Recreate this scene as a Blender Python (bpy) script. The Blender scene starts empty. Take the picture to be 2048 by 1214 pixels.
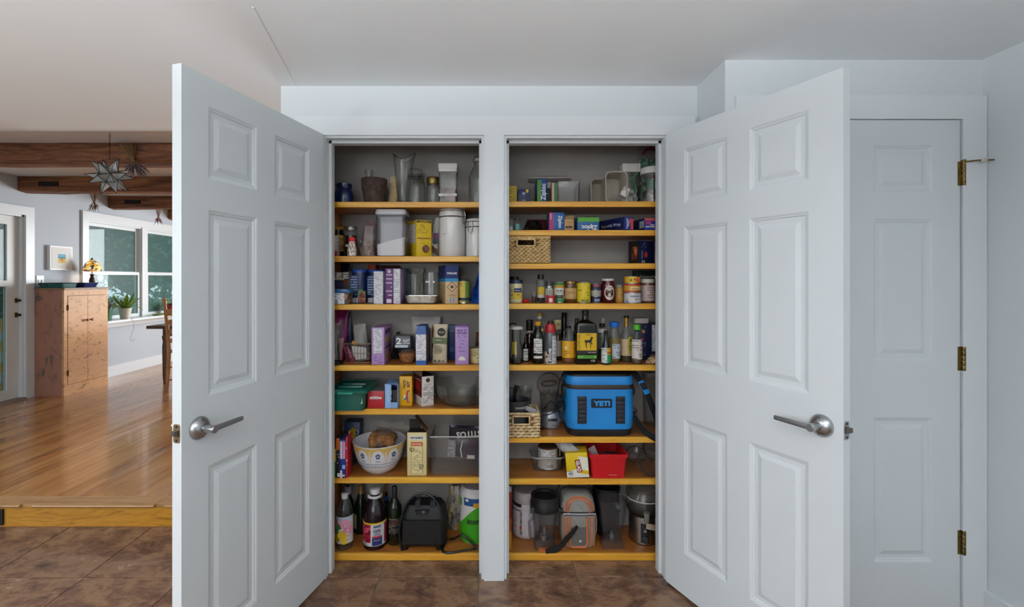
import bpy, math, random
from mathutils import Vector, Matrix
random.seed(7)
sc = bpy.context.scene
C = sc.collection
PI = math.pi
sin, cos = math.sin, math.cos

# ------------------------------------------------------------------ camera
F, CX, CY, H = 920.0, 982.0, 558.0, 1.376      # focal length in pixels, principal point, eye height
cam = bpy.data.cameras.new('camera')
cam.sensor_width = 36.0
cam.lens = F / 2048 * 36.0
cam.shift_x = (1024 - CX) / 2048
cam.shift_y = -(607 - CY) / 2048
cam.clip_start = 0.05
cam_o = bpy.data.objects.new('camera', cam)
C.objects.link(cam_o)
cam_o.location = (0, 0, H)
cam_o.rotation_euler = (PI / 2, 0, 0)
sc.camera = cam_o

# ------------------------------------------------------------------ world, lights, exposure
world = bpy.data.worlds.new('world')
sc.world = world
world.use_nodes = True
bg = world.node_tree.nodes['Background']
bg.inputs['Color'].default_value = (0.80, 0.90, 1.0, 1)
bg.inputs['Strength'].default_value = 2.0

def area(name, loc, rot, sx, sy, power, col=(1, 1, 1)):
    l = bpy.data.lights.new(name, 'AREA')
    l.shape = 'RECTANGLE'; l.size = sx; l.size_y = sy
    l.energy = power; l.color = col
    o = bpy.data.objects.new(name, l)
    C.objects.link(o)
    o.location = loc; o.rotation_euler = rot
    return o
# daylight through the windows of the place: kitchen rear window, kitchen side window, dining-room end window
area('kitchen_rear_window_daylight', (-1.35, -2.66, 1.55), (PI / 2, 0, 0), 2.6, 1.3, 25, (0.96, 0.98, 1.0))
area('kitchen_side_window_daylight', (-4.76, -0.3, 1.5), (PI / 2, 0, -PI / 2), 2.3, 1.4, 46, (0.93, 0.97, 1.0))
area('dining_end_window_daylight', (-1.55, 8.56, 1.45), (-PI / 2, 0, 0), 2.2, 1.7, 255, (0.93, 0.97, 1.0))
UPLIGHT = 186  # power of each added ceiling uplight
vs = sc.view_settings
sc.display_settings.display_device = 'sRGB'
vs.view_transform = 'Standard'
vs.look = 'None'
vs.gamma = 1.0
vs.use_curve_mapping = False
vs.exposure = -0.10
cy = sc.cycles
cy.max_bounces = 6; cy.diffuse_bounces = 3; cy.glossy_bounces = 3; cy.transmission_bounces = 3; cy.transparent_max_bounces = 12
cy.caustics_reflective = False; cy.caustics_refractive = False

# ------------------------------------------------------------------ materials
def lin(c):
    if isinstance(c, str):
        c = c.lstrip('#')
        c = tuple(int(c[i:i + 2], 16) / 255 for i in (0, 2, 4))
    return tuple(x / 12.92 if x <= 0.04045 else ((x + 0.055) / 1.055) ** 2.4 for x in c[:3])

MATS = {}
def _new(name):
    m = bpy.data.materials.new(name)
    m.use_nodes = True
    nt = m.node_tree
    b = nt.nodes['Principled BSDF']
    return m, nt, b

def mat(col, rough=0.5, metal=0.0, name=None, emit=0.0, coat=0.0):
    key = ('m', col, rough, metal, emit, coat)
    if key in MATS: return MATS[key]
    m, nt, b = _new(name or 'paint')
    b.inputs['Base Color'].default_value = (*lin(col), 1)
    b.inputs['Roughness'].default_value = rough
    b.inputs['Metallic'].default_value = metal
    b.inputs['Coat Weight'].default_value = coat
    if emit:
        b.inputs['Emission Color'].default_value = (*lin(col), 1)
        b.inputs['Emission Strength'].default_value = emit
    MATS[key] = m
    return m

def _mapping(nt, scale, rot=(0, 0, 0)):
    tc = nt.nodes.new('ShaderNodeTexCoord')
    mp = nt.nodes.new('ShaderNodeMapping')
    mp.inputs['Scale'].default_value = scale
    mp.inputs['Rotation'].default_value = rot
    nt.links.new(tc.outputs['Object'], mp.inputs['Vector'])
    return mp

def _ramp(nt, stops, interp='LINEAR'):
    r = nt.nodes.new('ShaderNodeValToRGB')
    r.color_ramp.interpolation = interp
    el = r.color_ramp.elements
    while len(el) < len(stops): el.new(0.5)
    for e, (p, c) in zip(el, stops):
        e.position = p; e.color = (*lin(c), 1)
    return r

def noisy(stops, scale=(5, 5, 5), detail=4, rough=0.5, dist=0.0, bump=0.0, metal=0.0, nrough=0.6, per_object=0.0, name='surface', interp='LINEAR', coat=0.0):
    key = ('n', tuple(stops), scale, detail, rough, dist, bump, metal, nrough, per_object, interp, coat)
    if key in MATS: return MATS[key]
    m, nt, b = _new(name)
    mp = _mapping(nt, scale)
    n = nt.nodes.new('ShaderNodeTexNoise')
    n.inputs['Scale'].default_value = 1.0
    n.inputs['Detail'].default_value = detail
    n.inputs['Roughness'].default_value = nrough
    n.inputs['Distortion'].default_value = dist
    src = mp.outputs[0]
    if per_object:
        oi = nt.nodes.new('ShaderNodeObjectInfo')
        mu = nt.nodes.new('ShaderNodeVectorMath'); mu.operation = 'MULTIPLY_ADD'
        nt.links.new(oi.outputs['Random'], mu.inputs[0])
        mu.inputs[1].default_value = (per_object * 31, per_object * 17, per_object * 23)
        nt.links.new(src, mu.inputs[2])
        src = mu.outputs[0]
    nt.links.new(src, n.inputs['Vector'])
    r = _ramp(nt, stops, interp)
    nt.links.new(n.outputs['Fac'], r.inputs['Fac'])
    nt.links.new(r.outputs['Color'], b.inputs['Base Color'])
    b.inputs['Roughness'].default_value = rough
    b.inputs['Metallic'].default_value = metal
    b.inputs['Coat Weight'].default_value = coat
    if bump:
        bp = nt.nodes.new('ShaderNodeBump')
        bp.inputs['Strength'].default_value = bump
        bp.inputs['Distance'].default_value = 0.002
        nt.links.new(n.outputs['Fac'], bp.inputs['Height'])
        nt.links.new(bp.outputs[0], b.inputs['Normal'])
    MATS[key] = m
    return m

def blobs(stops, scale=60, rough=0.5, name='mottled_food', rnd=1.0):
    """voronoi cells with a random colour out of the stops: sprinkles, snacks, painted fruit"""
    key = ('v', tuple(stops), scale, rough)
    if key in MATS: return MATS[key]
    m, nt, b = _new(name)
    mp = _mapping(nt, (scale,) * 3)
    v = nt.nodes.new('ShaderNodeTexVoronoi')
    v.inputs['Scale'].default_value = 1.0
    v.inputs['Randomness'].default_value = rnd
    nt.links.new(mp.outputs[0], v.inputs['Vector'])
    r = _ramp(nt, stops, 'CONSTANT')
    sp = nt.nodes.new('ShaderNodeSeparateColor')
    nt.links.new(v.outputs['Color'], sp.inputs[0])
    nt.links.new(sp.outputs[0], r.inputs['Fac'])
    nt.links.new(r.outputs['Color'], b.inputs['Base Color'])
    b.inputs['Roughness'].default_value = rough
    MATS[key] = m
    return m

def fineprint(bgc, fgc, pitch=0.006, dens=0.5, rough=0.5, thick=0.5):
    """paper with rows of illegibly small print (rows along local Z, words along local X)"""
    pitch = max(pitch, 0.009)
    key = ('p', bgc, fgc, pitch, dens, rough, thick)
    if key in MATS: return MATS[key]
    m, nt, b = _new('fine_print')
    tc = nt.nodes.new('ShaderNodeTexCoord')
    sp = nt.nodes.new('ShaderNodeSeparateXYZ')
    nt.links.new(tc.outputs['Object'], sp.inputs[0])
    def math_(op, a, bb=None):
        n = nt.nodes.new('ShaderNodeMath'); n.operation = op
        for i, x in enumerate((a, bb)):
            if x is None: continue
            if isinstance(x, (int, float)): n.inputs[i].default_value = x
            else: nt.links.new(x, n.inputs[i])
        return n.outputs[0]
    z = math_('MULTIPLY', sp.outputs['Z'], 1 / pitch)
    row = math_('FLOOR', z)
    fr = math_('FRACT', z)
    inrow = math_('LESS_THAN', fr, thick)
    xy = math_('ADD', sp.outputs['X'], sp.outputs['Y'])
    cv = nt.nodes.new('ShaderNodeCombineXYZ')
    nt.links.new(math_('MULTIPLY', xy, 0.4 / pitch), cv.inputs[0])
    nt.links.new(math_('MULTIPLY', row, 7.31), cv.inputs[1])
    n = nt.nodes.new('ShaderNodeTexNoise'); n.inputs['Scale'].default_value = 1.0; n.inputs['Detail'].default_value = 1.0
    nt.links.new(cv.outputs[0], n.inputs['Vector'])
    word = math_('GREATER_THAN', n.outputs['Fac'], 1 - dens - 0.0)
    ink = math_('MULTIPLY', inrow, word)
    mx = nt.nodes.new('ShaderNodeMix'); mx.data_type = 'RGBA'
    nt.links.new(ink, mx.inputs[0])
    mx.inputs[6].default_value = (*lin(bgc), 1); mx.inputs[7].default_value = (*[.7 * f + .3 * g for f, g in zip(lin(fgc), lin(bgc))], 1)
    nt.links.new(mx.outputs[2], b.inputs['Base Color'])
    b.inputs['Roughness'].default_value = rough
    MATS[key] = m
    return m

def stripes(bgc, fgc, pitch=0.003, axis=0, rough=0.5):
    """bar code bars / ribbed print"""
    key = ('s', bgc, fgc, pitch, axis)
    if key in MATS: return MATS[key]
    m, nt, b = _new('bar_print')
    sc3 = [0, 0, 0]; sc3[axis] = 1 / pitch
    mp = _mapping(nt, tuple(sc3))
    n = nt.nodes.new('ShaderNodeTexNoise'); n.inputs['Scale'].default_value = 1.0; n.inputs['Detail'].default_value = 2
    nt.links.new(mp.outputs[0], n.inputs['Vector'])
    r = _ramp(nt, [(0, fgc), (0.5, bgc)], 'CONSTANT')
    nt.links.new(n.outputs['Fac'], r.inputs['Fac'])
    nt.links.new(r.outputs['Color'], b.inputs['Base Color'])
    MATS[key] = m
    return m

def clear(tint='#ffffff', rough=0.03, alpha=0.1, name='clear_glass', fres=1.0, base=None):
    """thin clear glass or plastic: mostly lets light through, with fresnel gloss; alpha adds a milky body"""
    key = ('c', tint, rough, alpha, fres, base)
    if key in MATS: return MATS[key]
    m, nt, b = _new(name)
    out = nt.nodes['Material Output']
    tr = nt.nodes.new('ShaderNodeBsdfTransparent'); tr.inputs[0].default_value = (*[c ** 0.5 for c in lin(tint)], 1)
    if alpha < 0.3: alpha *= 0.35
    b.inputs['Base Color'].default_value = (*lin(base or tint), 1)
    b.inputs['Roughness'].default_value = 0.4
    gl = nt.nodes.new('ShaderNodeBsdfGlossy'); gl.inputs['Roughness'].default_value = rough
    gl.inputs[0].default_value = (0.9, 0.9, 0.9, 1)
    mx = nt.nodes.new('ShaderNodeMixShader'); mx.inputs[0].default_value = alpha
    nt.links.new(tr.outputs[0], mx.inputs[1]); nt.links.new(b.outputs[0], mx.inputs[2])
    lw = nt.nodes.new('ShaderNodeLayerWeight'); lw.inputs['Blend'].default_value = 0.5
    pw = nt.nodes.new('ShaderNodeMath'); pw.operation = 'POWER'; pw.inputs[1].default_value = 3.5
    nt.links.new(lw.outputs['Facing'], pw.inputs[0])
    mr = nt.nodes.new('ShaderNodeMath'); mr.operation = 'MULTIPLY_ADD'
    # edges of a thin vessel are looked through at a slant and read darker
    ed = nt.nodes.new('ShaderNodeMix'); ed.data_type = 'RGBA'
    tl = tr.inputs[0].default_value
    ed.inputs[6].default_value = tuple(tl); ed.inputs[7].default_value = (tl[0] * .45, tl[1] * .45, tl[2] * .45, 1)
    nt.links.new(pw.outputs[0], ed.inputs[0]); nt.links.new(ed.outputs[2], tr.inputs[0])
    nt.links.new(pw.outputs[0], mr.inputs[0]); mr.inputs[1].default_value = min(0.5 * fres, .8); mr.inputs[2].default_value = 0.028 * fres
    m2 = nt.nodes.new('ShaderNodeMixShader')
    nt.links.new(mr.outputs[0], m2.inputs[0])
    nt.links.new(mx.outputs[0], m2.inputs[1]); nt.links.new(gl.outputs[0], m2.inputs[2])
    nt.links.new(m2.outputs[0], out.inputs[0])
    MATS[key] = m
    return m

def film(tint='#f4f4f2', alpha=0.22, scale=45, rough=0.12):
    """crinkled clear plastic film"""
    key = ('f', tint, alpha, scale)
    if key in MATS: return MATS[key]
    m = clear(tint, rough, alpha + 1e-4, 'crinkled_film', 1.3)
    nt = m.node_tree
    mp = _mapping(nt, (scale,) * 3)
    n = nt.nodes.new('ShaderNodeTexNoise'); n.inputs['Scale'].default_value = 1; n.inputs['Detail'].default_value = 3; n.inputs['Distortion'].default_value = 1.5
    nt.links.new(mp.outputs[0], n.inputs['Vector'])
    bp = nt.nodes.new('ShaderNodeBump'); bp.inputs['Strength'].default_value = 0.9; bp.inputs['Distance'].default_value = 0.01
    nt.links.new(n.outputs['Fac'], bp.inputs['Height'])
    for nd in nt.nodes:
        if nd.type in ('BSDF_GLOSSY', 'BSDF_PRINCIPLED'): nt.links.new(bp.outputs[0], nd.inputs['Normal'])
    MATS[key] = m
    return m

WHITE = mat('#d6dcdf', 0.45, name='white_paint')
TRIM = mat('#dde2e5', 0.3, name='white_gloss_trim')
CEIL = noisy([(0.3, '#f0f3f5'), (0.7, '#f3f6f8')], (3, 3, 3), 3, 0.7, name='ceiling_paint')
WALLBLUE = mat('#b9c1c9', 0.6, name='pale_blue_wall_paint')
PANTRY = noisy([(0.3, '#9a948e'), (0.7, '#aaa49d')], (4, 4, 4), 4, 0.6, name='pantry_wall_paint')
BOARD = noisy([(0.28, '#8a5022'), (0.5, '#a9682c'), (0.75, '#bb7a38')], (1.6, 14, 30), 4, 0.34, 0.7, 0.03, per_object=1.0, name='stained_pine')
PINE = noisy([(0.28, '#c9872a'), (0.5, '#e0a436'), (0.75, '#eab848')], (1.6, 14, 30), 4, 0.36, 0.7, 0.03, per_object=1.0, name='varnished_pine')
CHROME = mat('#c9c9c9', 0.2, 1.0, 'chrome')
NICKEL = mat('#a8a9ab', 0.28, 1.0, 'brushed_nickel')
BRASS = noisy([(0.3, '#5c4a26'), (0.7, '#8d763e')], (60, 60, 60), 3, 0.4, metal=1.0, name='aged_brass')
STEEL = noisy([(0.3, '#9c9a97'), (0.7, '#c2c0bc')], (2, 2, 90), 3, 0.3, metal=1.0, name='brushed_steel')
BLACK = mat('#0d0d0e', 0.4, name='black_plastic')
BLACKSOFT = mat('#141414', 0.75, name='black_webbing')
DARKGREY = mat('#3a3b3d', 0.45, name='dark_grey_plastic')
PAPERW = mat('#dddcd8', 0.6, name='white_paper')
INK = mat('#151515', 0.6, name='black_ink')
GLASS = clear('#f6f8f7', 0.02, 0.012)
PLASTIC = clear('#f6f6f4', 0.06, 0.02, 'clear_plastic')

# ------------------------------------------------------------------ mesh building
class MB:
    def __init__(s): s.v = []; s.f = []
    def box(s, x0, x1, y0, y1, z0, z1):
        n = len(s.v)
        s.v += [(x0, y0, z0), (x1, y0, z0), (x1, y1, z0), (x0, y1, z0), (x0, y0, z1), (x1, y0, z1), (x1, y1, z1), (x0, y1, z1)]
        s.f += [tuple(n + i for i in q) for q in ((0, 3, 2, 1), (4, 5, 6, 7), (0, 1, 5, 4), (1, 2, 6, 5), (2, 3, 7, 6), (3, 0, 4, 7))]
        return s
    def loft(s, rings, cap0=True, cap1=True, closed=True):
        n0 = len(s.v); k = len(rings[0])
        for r in rings: s.v += [tuple(p) for p in r]
        for i in range(len(rings) - 1):
            a, b = n0 + i * k, n0 + (i + 1) * k
            for j in range(k if closed else k - 1):
                j2 = (j + 1) % k
                s.f.append((a + j, a + j2, b + j2, b + j))
        if cap0: s.f.append(tuple(n0 + j for j in reversed(range(k))))
        if cap1: s.f.append(tuple(n0 + (len(rings) - 1) * k + j for j in range(k)))
        return s
    def lathe(s, prof, n=20, cx=0, cy=0, cap0=True, cap1=True):
        return s.loft([[(cx + r * cos(2 * PI * j / n), cy + r * sin(2 * PI * j / n), z) for j in range(n)] for r, z in prof], cap0, cap1)
    def rr(s, layers, rad=0.01, n=4, cx=0, cy=0, cap0=True, cap1=True):
        """rounded-rectangle loft: layers of (w, d, z) or (w, d, z, rad)"""
        rings = []
        for L in layers:
            w, d, z = L[:3]; r = min(L[3] if len(L) > 3 else rad, w / 2 * .999, d / 2 * .999)
            ring = []
            for q, (sx, sy) in enumerate(((1, 1), (-1, 1), (-1, -1), (1, -1))):
                for j in range(n + 1):
                    a = q * PI / 2 + j / n * PI / 2
                    ring.append((cx + sx * (w / 2 - r) + r * cos(a), cy + sy * (d / 2 - r) + r * sin(a), z))
            rings.append(ring)
        return s.loft(rings, cap0, cap1)
    def tube(s, pts, r, n=8, caps=True):
        pts = [Vector(p) for p in pts]; rings = []
        up = None
        for i, p in enumerate(pts):
            t = (pts[min(i + 1, len(pts) - 1)] - pts[max(i - 1, 0)]).normalized()
            if up is None:
                up = Vector((0, 0, 1)) if abs(t.z) < 0.9 else Vector((1, 0, 0))
            a = t.cross(up).normalized(); up = a.cross(t).normalized()
            rr_ = r[i] if isinstance(r, (list, tuple)) else r
            rings.append([p + a * rr_ * cos(2 * PI * j / n) + up * rr_ * sin(2 * PI * j / n) for j in range(n)])
        return s.loft(rings, caps, caps)
    def strap(s, pts, w, t, side):
        """flat strap along pts; side = direction of its width"""
        pts = [Vector(p) for p in pts]; sd = Vector(side).normalized(); rings = []
        for i, p in enumerate(pts):
            tg = (pts[min(i + 1, len(pts) - 1)] - pts[max(i - 1, 0)]).normalized()
            sdd = (sd - tg * sd.dot(tg)).normalized(); nn = tg.cross(sdd)
            rings.append([p + sdd * w / 2 + nn * t / 2, p - sdd * w / 2 + nn * t / 2, p - sdd * w / 2 - nn * t / 2, p + sdd * w / 2 - nn * t / 2])
        return s.loft(rings)
    def prism(s, poly, y0, y1):
        """polygon in X,Z extruded along Y"""
        return s.loft([[(x, y0, z) for x, z in poly], [(x, y1, z) for x, z in poly]])
    def patch(s, r, a0, a1, z0, z1, n=10, t=0.0006, r2=None):
        """curved label on a cylinder of radius r around the local Z axis; angle 0 faces -Y, positive to +X"""
        r2 = r if r2 is None else r2
        A = [a0 + (a1 - a0) * i / n for i in range(n + 1)]
        out = [[(rr_ * sin(a), -rr_ * cos(a), z) for a in A] for rr_, z in ((r + t, z0), (r2 + t, z1), (r2 - t, z1), (r - t, z0))]
        k = n + 1; n0 = len(s.v)
        for q in out: s.v += q
        for i in range(4):
            a, b = n0 + i * k, n0 + ((i + 1) % 4) * k
            for j in range(n): s.f.append((a + j, a + j + 1, b + j + 1, b + j))
        s.f.append((n0, n0 + k, n0 + 2 * k, n0 + 3 * k)); s.f.append((n0 + 3 * k + n, n0 + 2 * k + n, n0 + k + n, n0 + n))
        return s
    def xf(s, M, start=0):
        s.v = s.v[:start] + [tuple(M @ Vector(p)) for p in s.v[start:]]
        return s
    def build(s, name, m, parent=None, smooth=35):
        me = bpy.data.meshes.new(name)
        me.from_pydata(s.v, [], s.f)
        if m: me.materials.append(m)
        if smooth:
            me.polygons.foreach_set('use_smooth', [True] * len(me.polygons))
            me.set_sharp_from_angle(angle=math.radians(smooth))
        me.validate()
        o = bpy.data.objects.new(name, me)
        C.objects.link(o)
        o.parent = parent
        return o

def recalc(o):
    import bmesh
    b = bmesh.new(); b.from_mesh(o.data); bmesh.ops.recalc_face_normals(b, faces=b.faces); b.to_mesh(o.data); b.free()
    return o

def tag(o, label, cat, group=None, kind=None):
    if label: o['label'] = label
    if cat: o['category'] = cat
    if group: o['group'] = group
    if kind: o['kind'] = kind
    return o

def thing(name, label, cat, loc=(0, 0, 0), rz=0, group=None, rx=0, ry=0):
    o = bpy.data.objects.new(name, None)
    o.empty_display_size = 0.02
    C.objects.link(o)
    o.location = loc; o.rotation_euler = (rx, ry, rz)
    return tag(o, label, cat, group)

def struct(o, label=None, cat=None):
    o['kind'] = 'structure'
    if label: o['label'] = label
    if cat: o['category'] = cat
    return o

TXT = {}
# words that cannot be made out in the photograph are drawn as rows of small unreadable strokes
UNREADABLE = {'juicer', 'CRACKERS', 'nurse', 'oatmeal', 'SAFE', 'salo', 'Sweetness', 'ONLY FOUR', 'natural', 'NO SUGAR', 'CELLINI', 'STONEWALL', 'THINS', 'GOOD', 'Rice Blend', 'CANNE', 'Sheery', 'u', 'APPLE', 'VINEGAR', 'sea salt', 'momof', 'Nob&c', 'TERRA', 'STARCH', 'CELL'}
def text(s, w, m, parent, x=0, y=0, z=0, h=None, rot=0, bend=0, t=0.0005, bold=0.0, name='lettering', align='C', rx=None):
    """lettering standing in the local XZ plane facing -Y, centred at (x, z), w wide; rot turns it in its plane;
    bend wraps it on a cylinder of radius bend around the local Z axis"""
    k = (s, bold)
    if k not in TXT and s in UNREADABLE:
        rr_ = random.Random(len(s) * 7 + ord(s[0])); V, P = [], []
        for i in range(len(s)):
            a, hh = i * .62, rr_.uniform(.42, .7); n = len(V)
            for x0, x1, y0, y1 in ((a, a + .14, 0, hh), (a + .14, a + .46, *((0, .13) if rr_.random() < .5 else (hh - .14, hh))), (a + .36, a + .48, .13, hh * .8)):
                n = len(V); V += [(x0, y0, 0), (x1, y0, 0), (x1, y1, 0), (x0, y1, 0)]; P.append((n, n + 1, n + 2, n + 3))
        TXT[k] = (V, P)
    if k not in TXT:
        cu = bpy.data.curves.new('t', 'FONT'); cu.body = s; cu.size = 1; cu.resolution_u = 2; cu.offset = bold
        cu.align_x = 'CENTER'; cu.align_y = 'CENTER'
        ob = bpy.data.objects.new('t', cu)
        C.objects.link(ob)
        me = bpy.data.meshes.new_from_object(ob.evaluated_get(bpy.context.evaluated_depsgraph_get()))
        V = [tuple(v.co) for v in me.vertices]; P = [tuple(p.vertices) for p in me.polygons]
        bpy.data.objects.remove(ob); bpy.data.curves.remove(cu); bpy.data.meshes.remove(me)
        TXT[k] = (V, P)
    V, P = TXT[k]
    xs = [v[0] for v in V]; ys = [v[1] for v in V]
    cx, cz = (min(xs) + max(xs)) / 2, (min(ys) + max(ys)) / 2
    sx = w / (max(xs) - min(xs)); sy = h / (max(ys) - min(ys)) if h else sx
    c_, s_ = cos(rot), sin(rot)
    out = []
    for vx, vy, _ in V:
        a, b_ = (vx - cx) * sx, (vy - cz) * sy
        a, b_ = a * c_ - b_ * s_, a * s_ + b_ * c_
        if bend:
            ang = (x + a) / bend
            out.append(((bend + t) * sin(ang), -(bend + t) * cos(ang), z + b_))
        else:
            out.append((x + a, y - t, z + b_))
    b = MB(); b.v = out; b.f = list(P)
    return b.build(name, m, parent, 0)

def plate(parent, name, m, x0, x1, z0, z1, y, t=0.0008):
    """thin printed panel lying on a front face at local y"""
    return MB().box(x0, x1, y - t, y + t, z0, z1).build(name, m, parent, 0)

def copy_tree(o, parent=None):
    c = o.copy(); C.objects.link(c); c.parent = parent
    for ch in o.children: copy_tree(ch, c)
    return c
# ------------------------------------------------------------------ the room
YW = 2.115            # wall plane above the pantry
ZC = 2.263            # kitchen ceiling
XL = -4.86            # left outside wall (kitchen and dining room)
XR = 1.99             # right kitchen wall
ZD = 0.13             # dining-room floor
ZDC = 2.43            # dining-room ceiling
YE = 2.757            # where the kitchen ceiling ends
YB = -2.75            # kitchen rear wall
YF = 8.6              # dining-room end wall

# kitchen floor: slate-look tiles with grout
fl = struct(MB().box(XL, XR, YB, 2.60, -0.10, -0.006).build('floor', mat('#94836f', 0.8, name='grout'), None, 0), 'brown slate-look tiled kitchen floor', 'floor')
SLATE = noisy([(0.26, '#30231d'), (0.38, '#5e4538'), (0.47, '#7a5a47'), (0.55, '#937257'), (0.62, '#8d6c56'), (0.68, '#c2aa96'), (0.82, '#b09e92')], (6.5, 9.5, 5), 12, 0.27, 0.4, 0.3, nrough=0.74, per_object=1.0, name='slate_look_tile')
tme = None
for j in range(-7, 1):
    for i in range(-11, 5):
        x0 = -0.058 + 0.455 * i; x1 = x0 + 0.455; y0 = 2.124 + 0.455 * j; y1 = y0 + 0.455
        if x1 < XL or x0 > XR: continue
        g = 0.0026
        b = MB()
        x0c, x1c = max(x0 + g, XL), min(x1 - g, XR)
        yt = min(y1 - g, 2.555)
        cxx, cyy = (x0c + x1c) / 2, (y0 + g + yt) / 2
        w, d = x1c - x0c, yt - y0 - g
        b.rr([(w, d, -0.008), (w, d, -0.0015), (w - 0.003, d - 0.003, 0)], 0.003, 1)
        o = b.build('tile', SLATE, fl)
        o.location = (cxx, cyy, 0)

# kitchen ceiling
struct(MB().box(XL, XR + .1, YB, YW + .02, ZC, ZC + .1).box(XL, -0.966, YW + .02, YE - .04, ZC, ZC + .1).build('ceiling', CEIL, None, 0), 'plain off-white kitchen ceiling', 'ceiling')
# faint drywall seam on the ceiling
struct(MB().loft([[(-0.90, 2.11, ZC), (-0.895, 2.11, ZC), (-0.895, 2.11, ZC - .0016), (-0.90, 2.11, ZC - .0016)], [(-0.78, 1.5, ZC), (-0.775, 1.5, ZC), (-0.775, 1.5, ZC - .0016), (-0.78, 1.5, ZC - .0016)]]).build('trim_9', CEIL, None, 0), 'faint seam in the kitchen ceiling', 'trim')

# walls around the pantry
b = MB()
b.box(-0.966, 0.956, YW, YW + .10, 2.03, ZC)                 # above
b.box(-0.966, -0.775, YW, YW + .10, 0, 2.03)
b.box(0.815, 0.956, YW, YW + .10, 0, 2.03)
b.box(-0.03, 0.055, YW + .0, YW + .10, 0, 2.03)
struct(b.build('wall_front', WHITE, None, 0), 'white wall around the double pantry opening', 'wall')
struct(MB().box(-0.966, -0.90, YW + .1, YE, 0, ZDC).build('wall_side', WHITE, None, 0), 'white side wall of the pantry toward the dining room', 'wall')
struct(MB().box(-0.90, XR, 2.62, 2.70, 0, ZDC).build('wall_partition', WALLBLUE, None, 0), 'wall between pantry and dining room', 'wall')
# inside of the pantry
b = MB()
b.box(-0.90, 0.99, 2.507, 2.55, 0, 2.26)
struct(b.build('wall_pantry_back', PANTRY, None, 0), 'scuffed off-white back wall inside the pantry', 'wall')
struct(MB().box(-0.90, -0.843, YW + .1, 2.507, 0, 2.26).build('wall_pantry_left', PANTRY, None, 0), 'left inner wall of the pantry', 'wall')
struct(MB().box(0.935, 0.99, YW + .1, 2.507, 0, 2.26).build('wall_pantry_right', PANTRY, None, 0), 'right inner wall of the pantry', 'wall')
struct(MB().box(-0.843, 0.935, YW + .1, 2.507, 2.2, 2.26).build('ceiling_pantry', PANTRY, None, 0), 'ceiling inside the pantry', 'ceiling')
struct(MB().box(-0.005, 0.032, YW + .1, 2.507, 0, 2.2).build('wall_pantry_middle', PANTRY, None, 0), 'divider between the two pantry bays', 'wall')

# casing of the pantry opening
def trim(n, label, *boxes, m=None):
    b = MB()
    for bx in boxes: b.box(*bx)
    return struct(b.build('trim_%d' % n, m or TRIM, None, 0), label, 'trim')
trim(1, 'wide white head casing over the pantry doors', (-0.893, 0.930, 2.096, YW, 2.032, 2.119))
trim(2, 'white post casing between the pantry openings', (-0.032, 0.059, 2.096, YW, 0.0, 2.032))
trim(3, 'white left casing of the pantry opening', (-0.86, -0.766, 2.096, YW, 0, 2.032))
trim(4, 'white right casing of the pantry opening', (0.802, 0.90, 2.096, YW, 0, 2.032))
# jambs and stops
YJ = 2.215
trim(5, 'white door jambs and stops inside the pantry opening',
     (-0.044, -0.03, 2.108, YJ, 0, 2.032), (0.055, 0.071, 2.108, YJ, 0, 2.032),
     (-0.056, -0.044, 2.15, 2.19, 0, 2.022), (0.071, 0.084, 2.15, 2.19, 0, 2.022),
     (-0.775, -0.757, 2.108, YJ, 0, 2.032), (0.795, 0.815, 2.108, YJ, 0, 2.032),
     (-0.757, -0.745, 2.15, 2.19, 0, 2.022), (0.783, 0.795, 2.15, 2.19, 0, 2.022),
     (-0.757, -0.044, 2.108, YJ, 2.022, 2.032), (0.071, 0.795, 2.108, YJ, 2.022, 2.032),
     (-0.757, -0.044, 2.15, 2.19, 2.010, 2.022), (0.071, 0.795, 2.15, 2.19, 2.010, 2.022))
# strike plates on the post
for x, s in ((-0.0441, -1), (0.0711, 1)):
    o = MB().box(x - .0012, x + .0012, 2.112, 2.145, 0.855, 0.92).build('strike_plate', NICKEL, None, 0)
    struct(o, 'small nickel strike plate on the %s side of the white post' % ('left' if s < 0 else 'right'), 'plate')

# right-hand part of the wall, further forward, with the closet door
YR = 1.863
b = MB()
b.box(0.948, 1.06, YR, YR + .1, 0, ZC); b.box(1.06, XR, YR, YR + .1, 2.025, ZC); b.box(1.90, XR, YR, YR + .1, 0, 2.025)
b.box(0.948, 1.04, YR + .1, YW + .1, 0, ZC)
struct(b.build('wall_front_right', WHITE, None, 0), 'white wall holding the closed closet door', 'wall')
struct(MB().box(XR, XR + .1, YB, YR + .1, 0, ZC).build('wall_right', WHITE, None, 0), 'white wall on the right', 'wall')
b = MB(); b.box(XR - .016, XR, YB, YR - .02, 0, 0.128)
struct(b.build('baseboard_right', TRIM, None, 0), 'white baseboard along the right wall', 'baseboard')
trim(6, 'white casing around the closet door', (0.984, 1.988, YR - .02, YR, 2.018, 2.112), (1.892, 1.988, YR - .02, YR, 0, 2.018), (0.984, 1.072, YR - .02, YR, 0, 2.018))
struct(MB().box(1.04, XR, YR + .101, YR + .11, 0, 2.05).build('wall_closet', mat('#444444', 0.8, name='dark_closet'), None, 0), 'dark closet behind the closed door', 'wall')

# rear kitchen wall and left kitchen wall with their windows (behind the camera)
b = MB()
b.box(XL, -2.7, YB - .1, YB, 0, ZC); b.box(0.0, XR + .1, YB - .1, YB, 0, ZC); b.box(-2.7, 0.0, YB - .1, YB, 0, .88); b.box(-2.7, 0.0, YB - .1, YB, 2.21, ZC)
struct(b.build('wall_rear', WHITE, None, 0), 'kitchen wall behind the camera with a wide window', 'wall')

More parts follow.
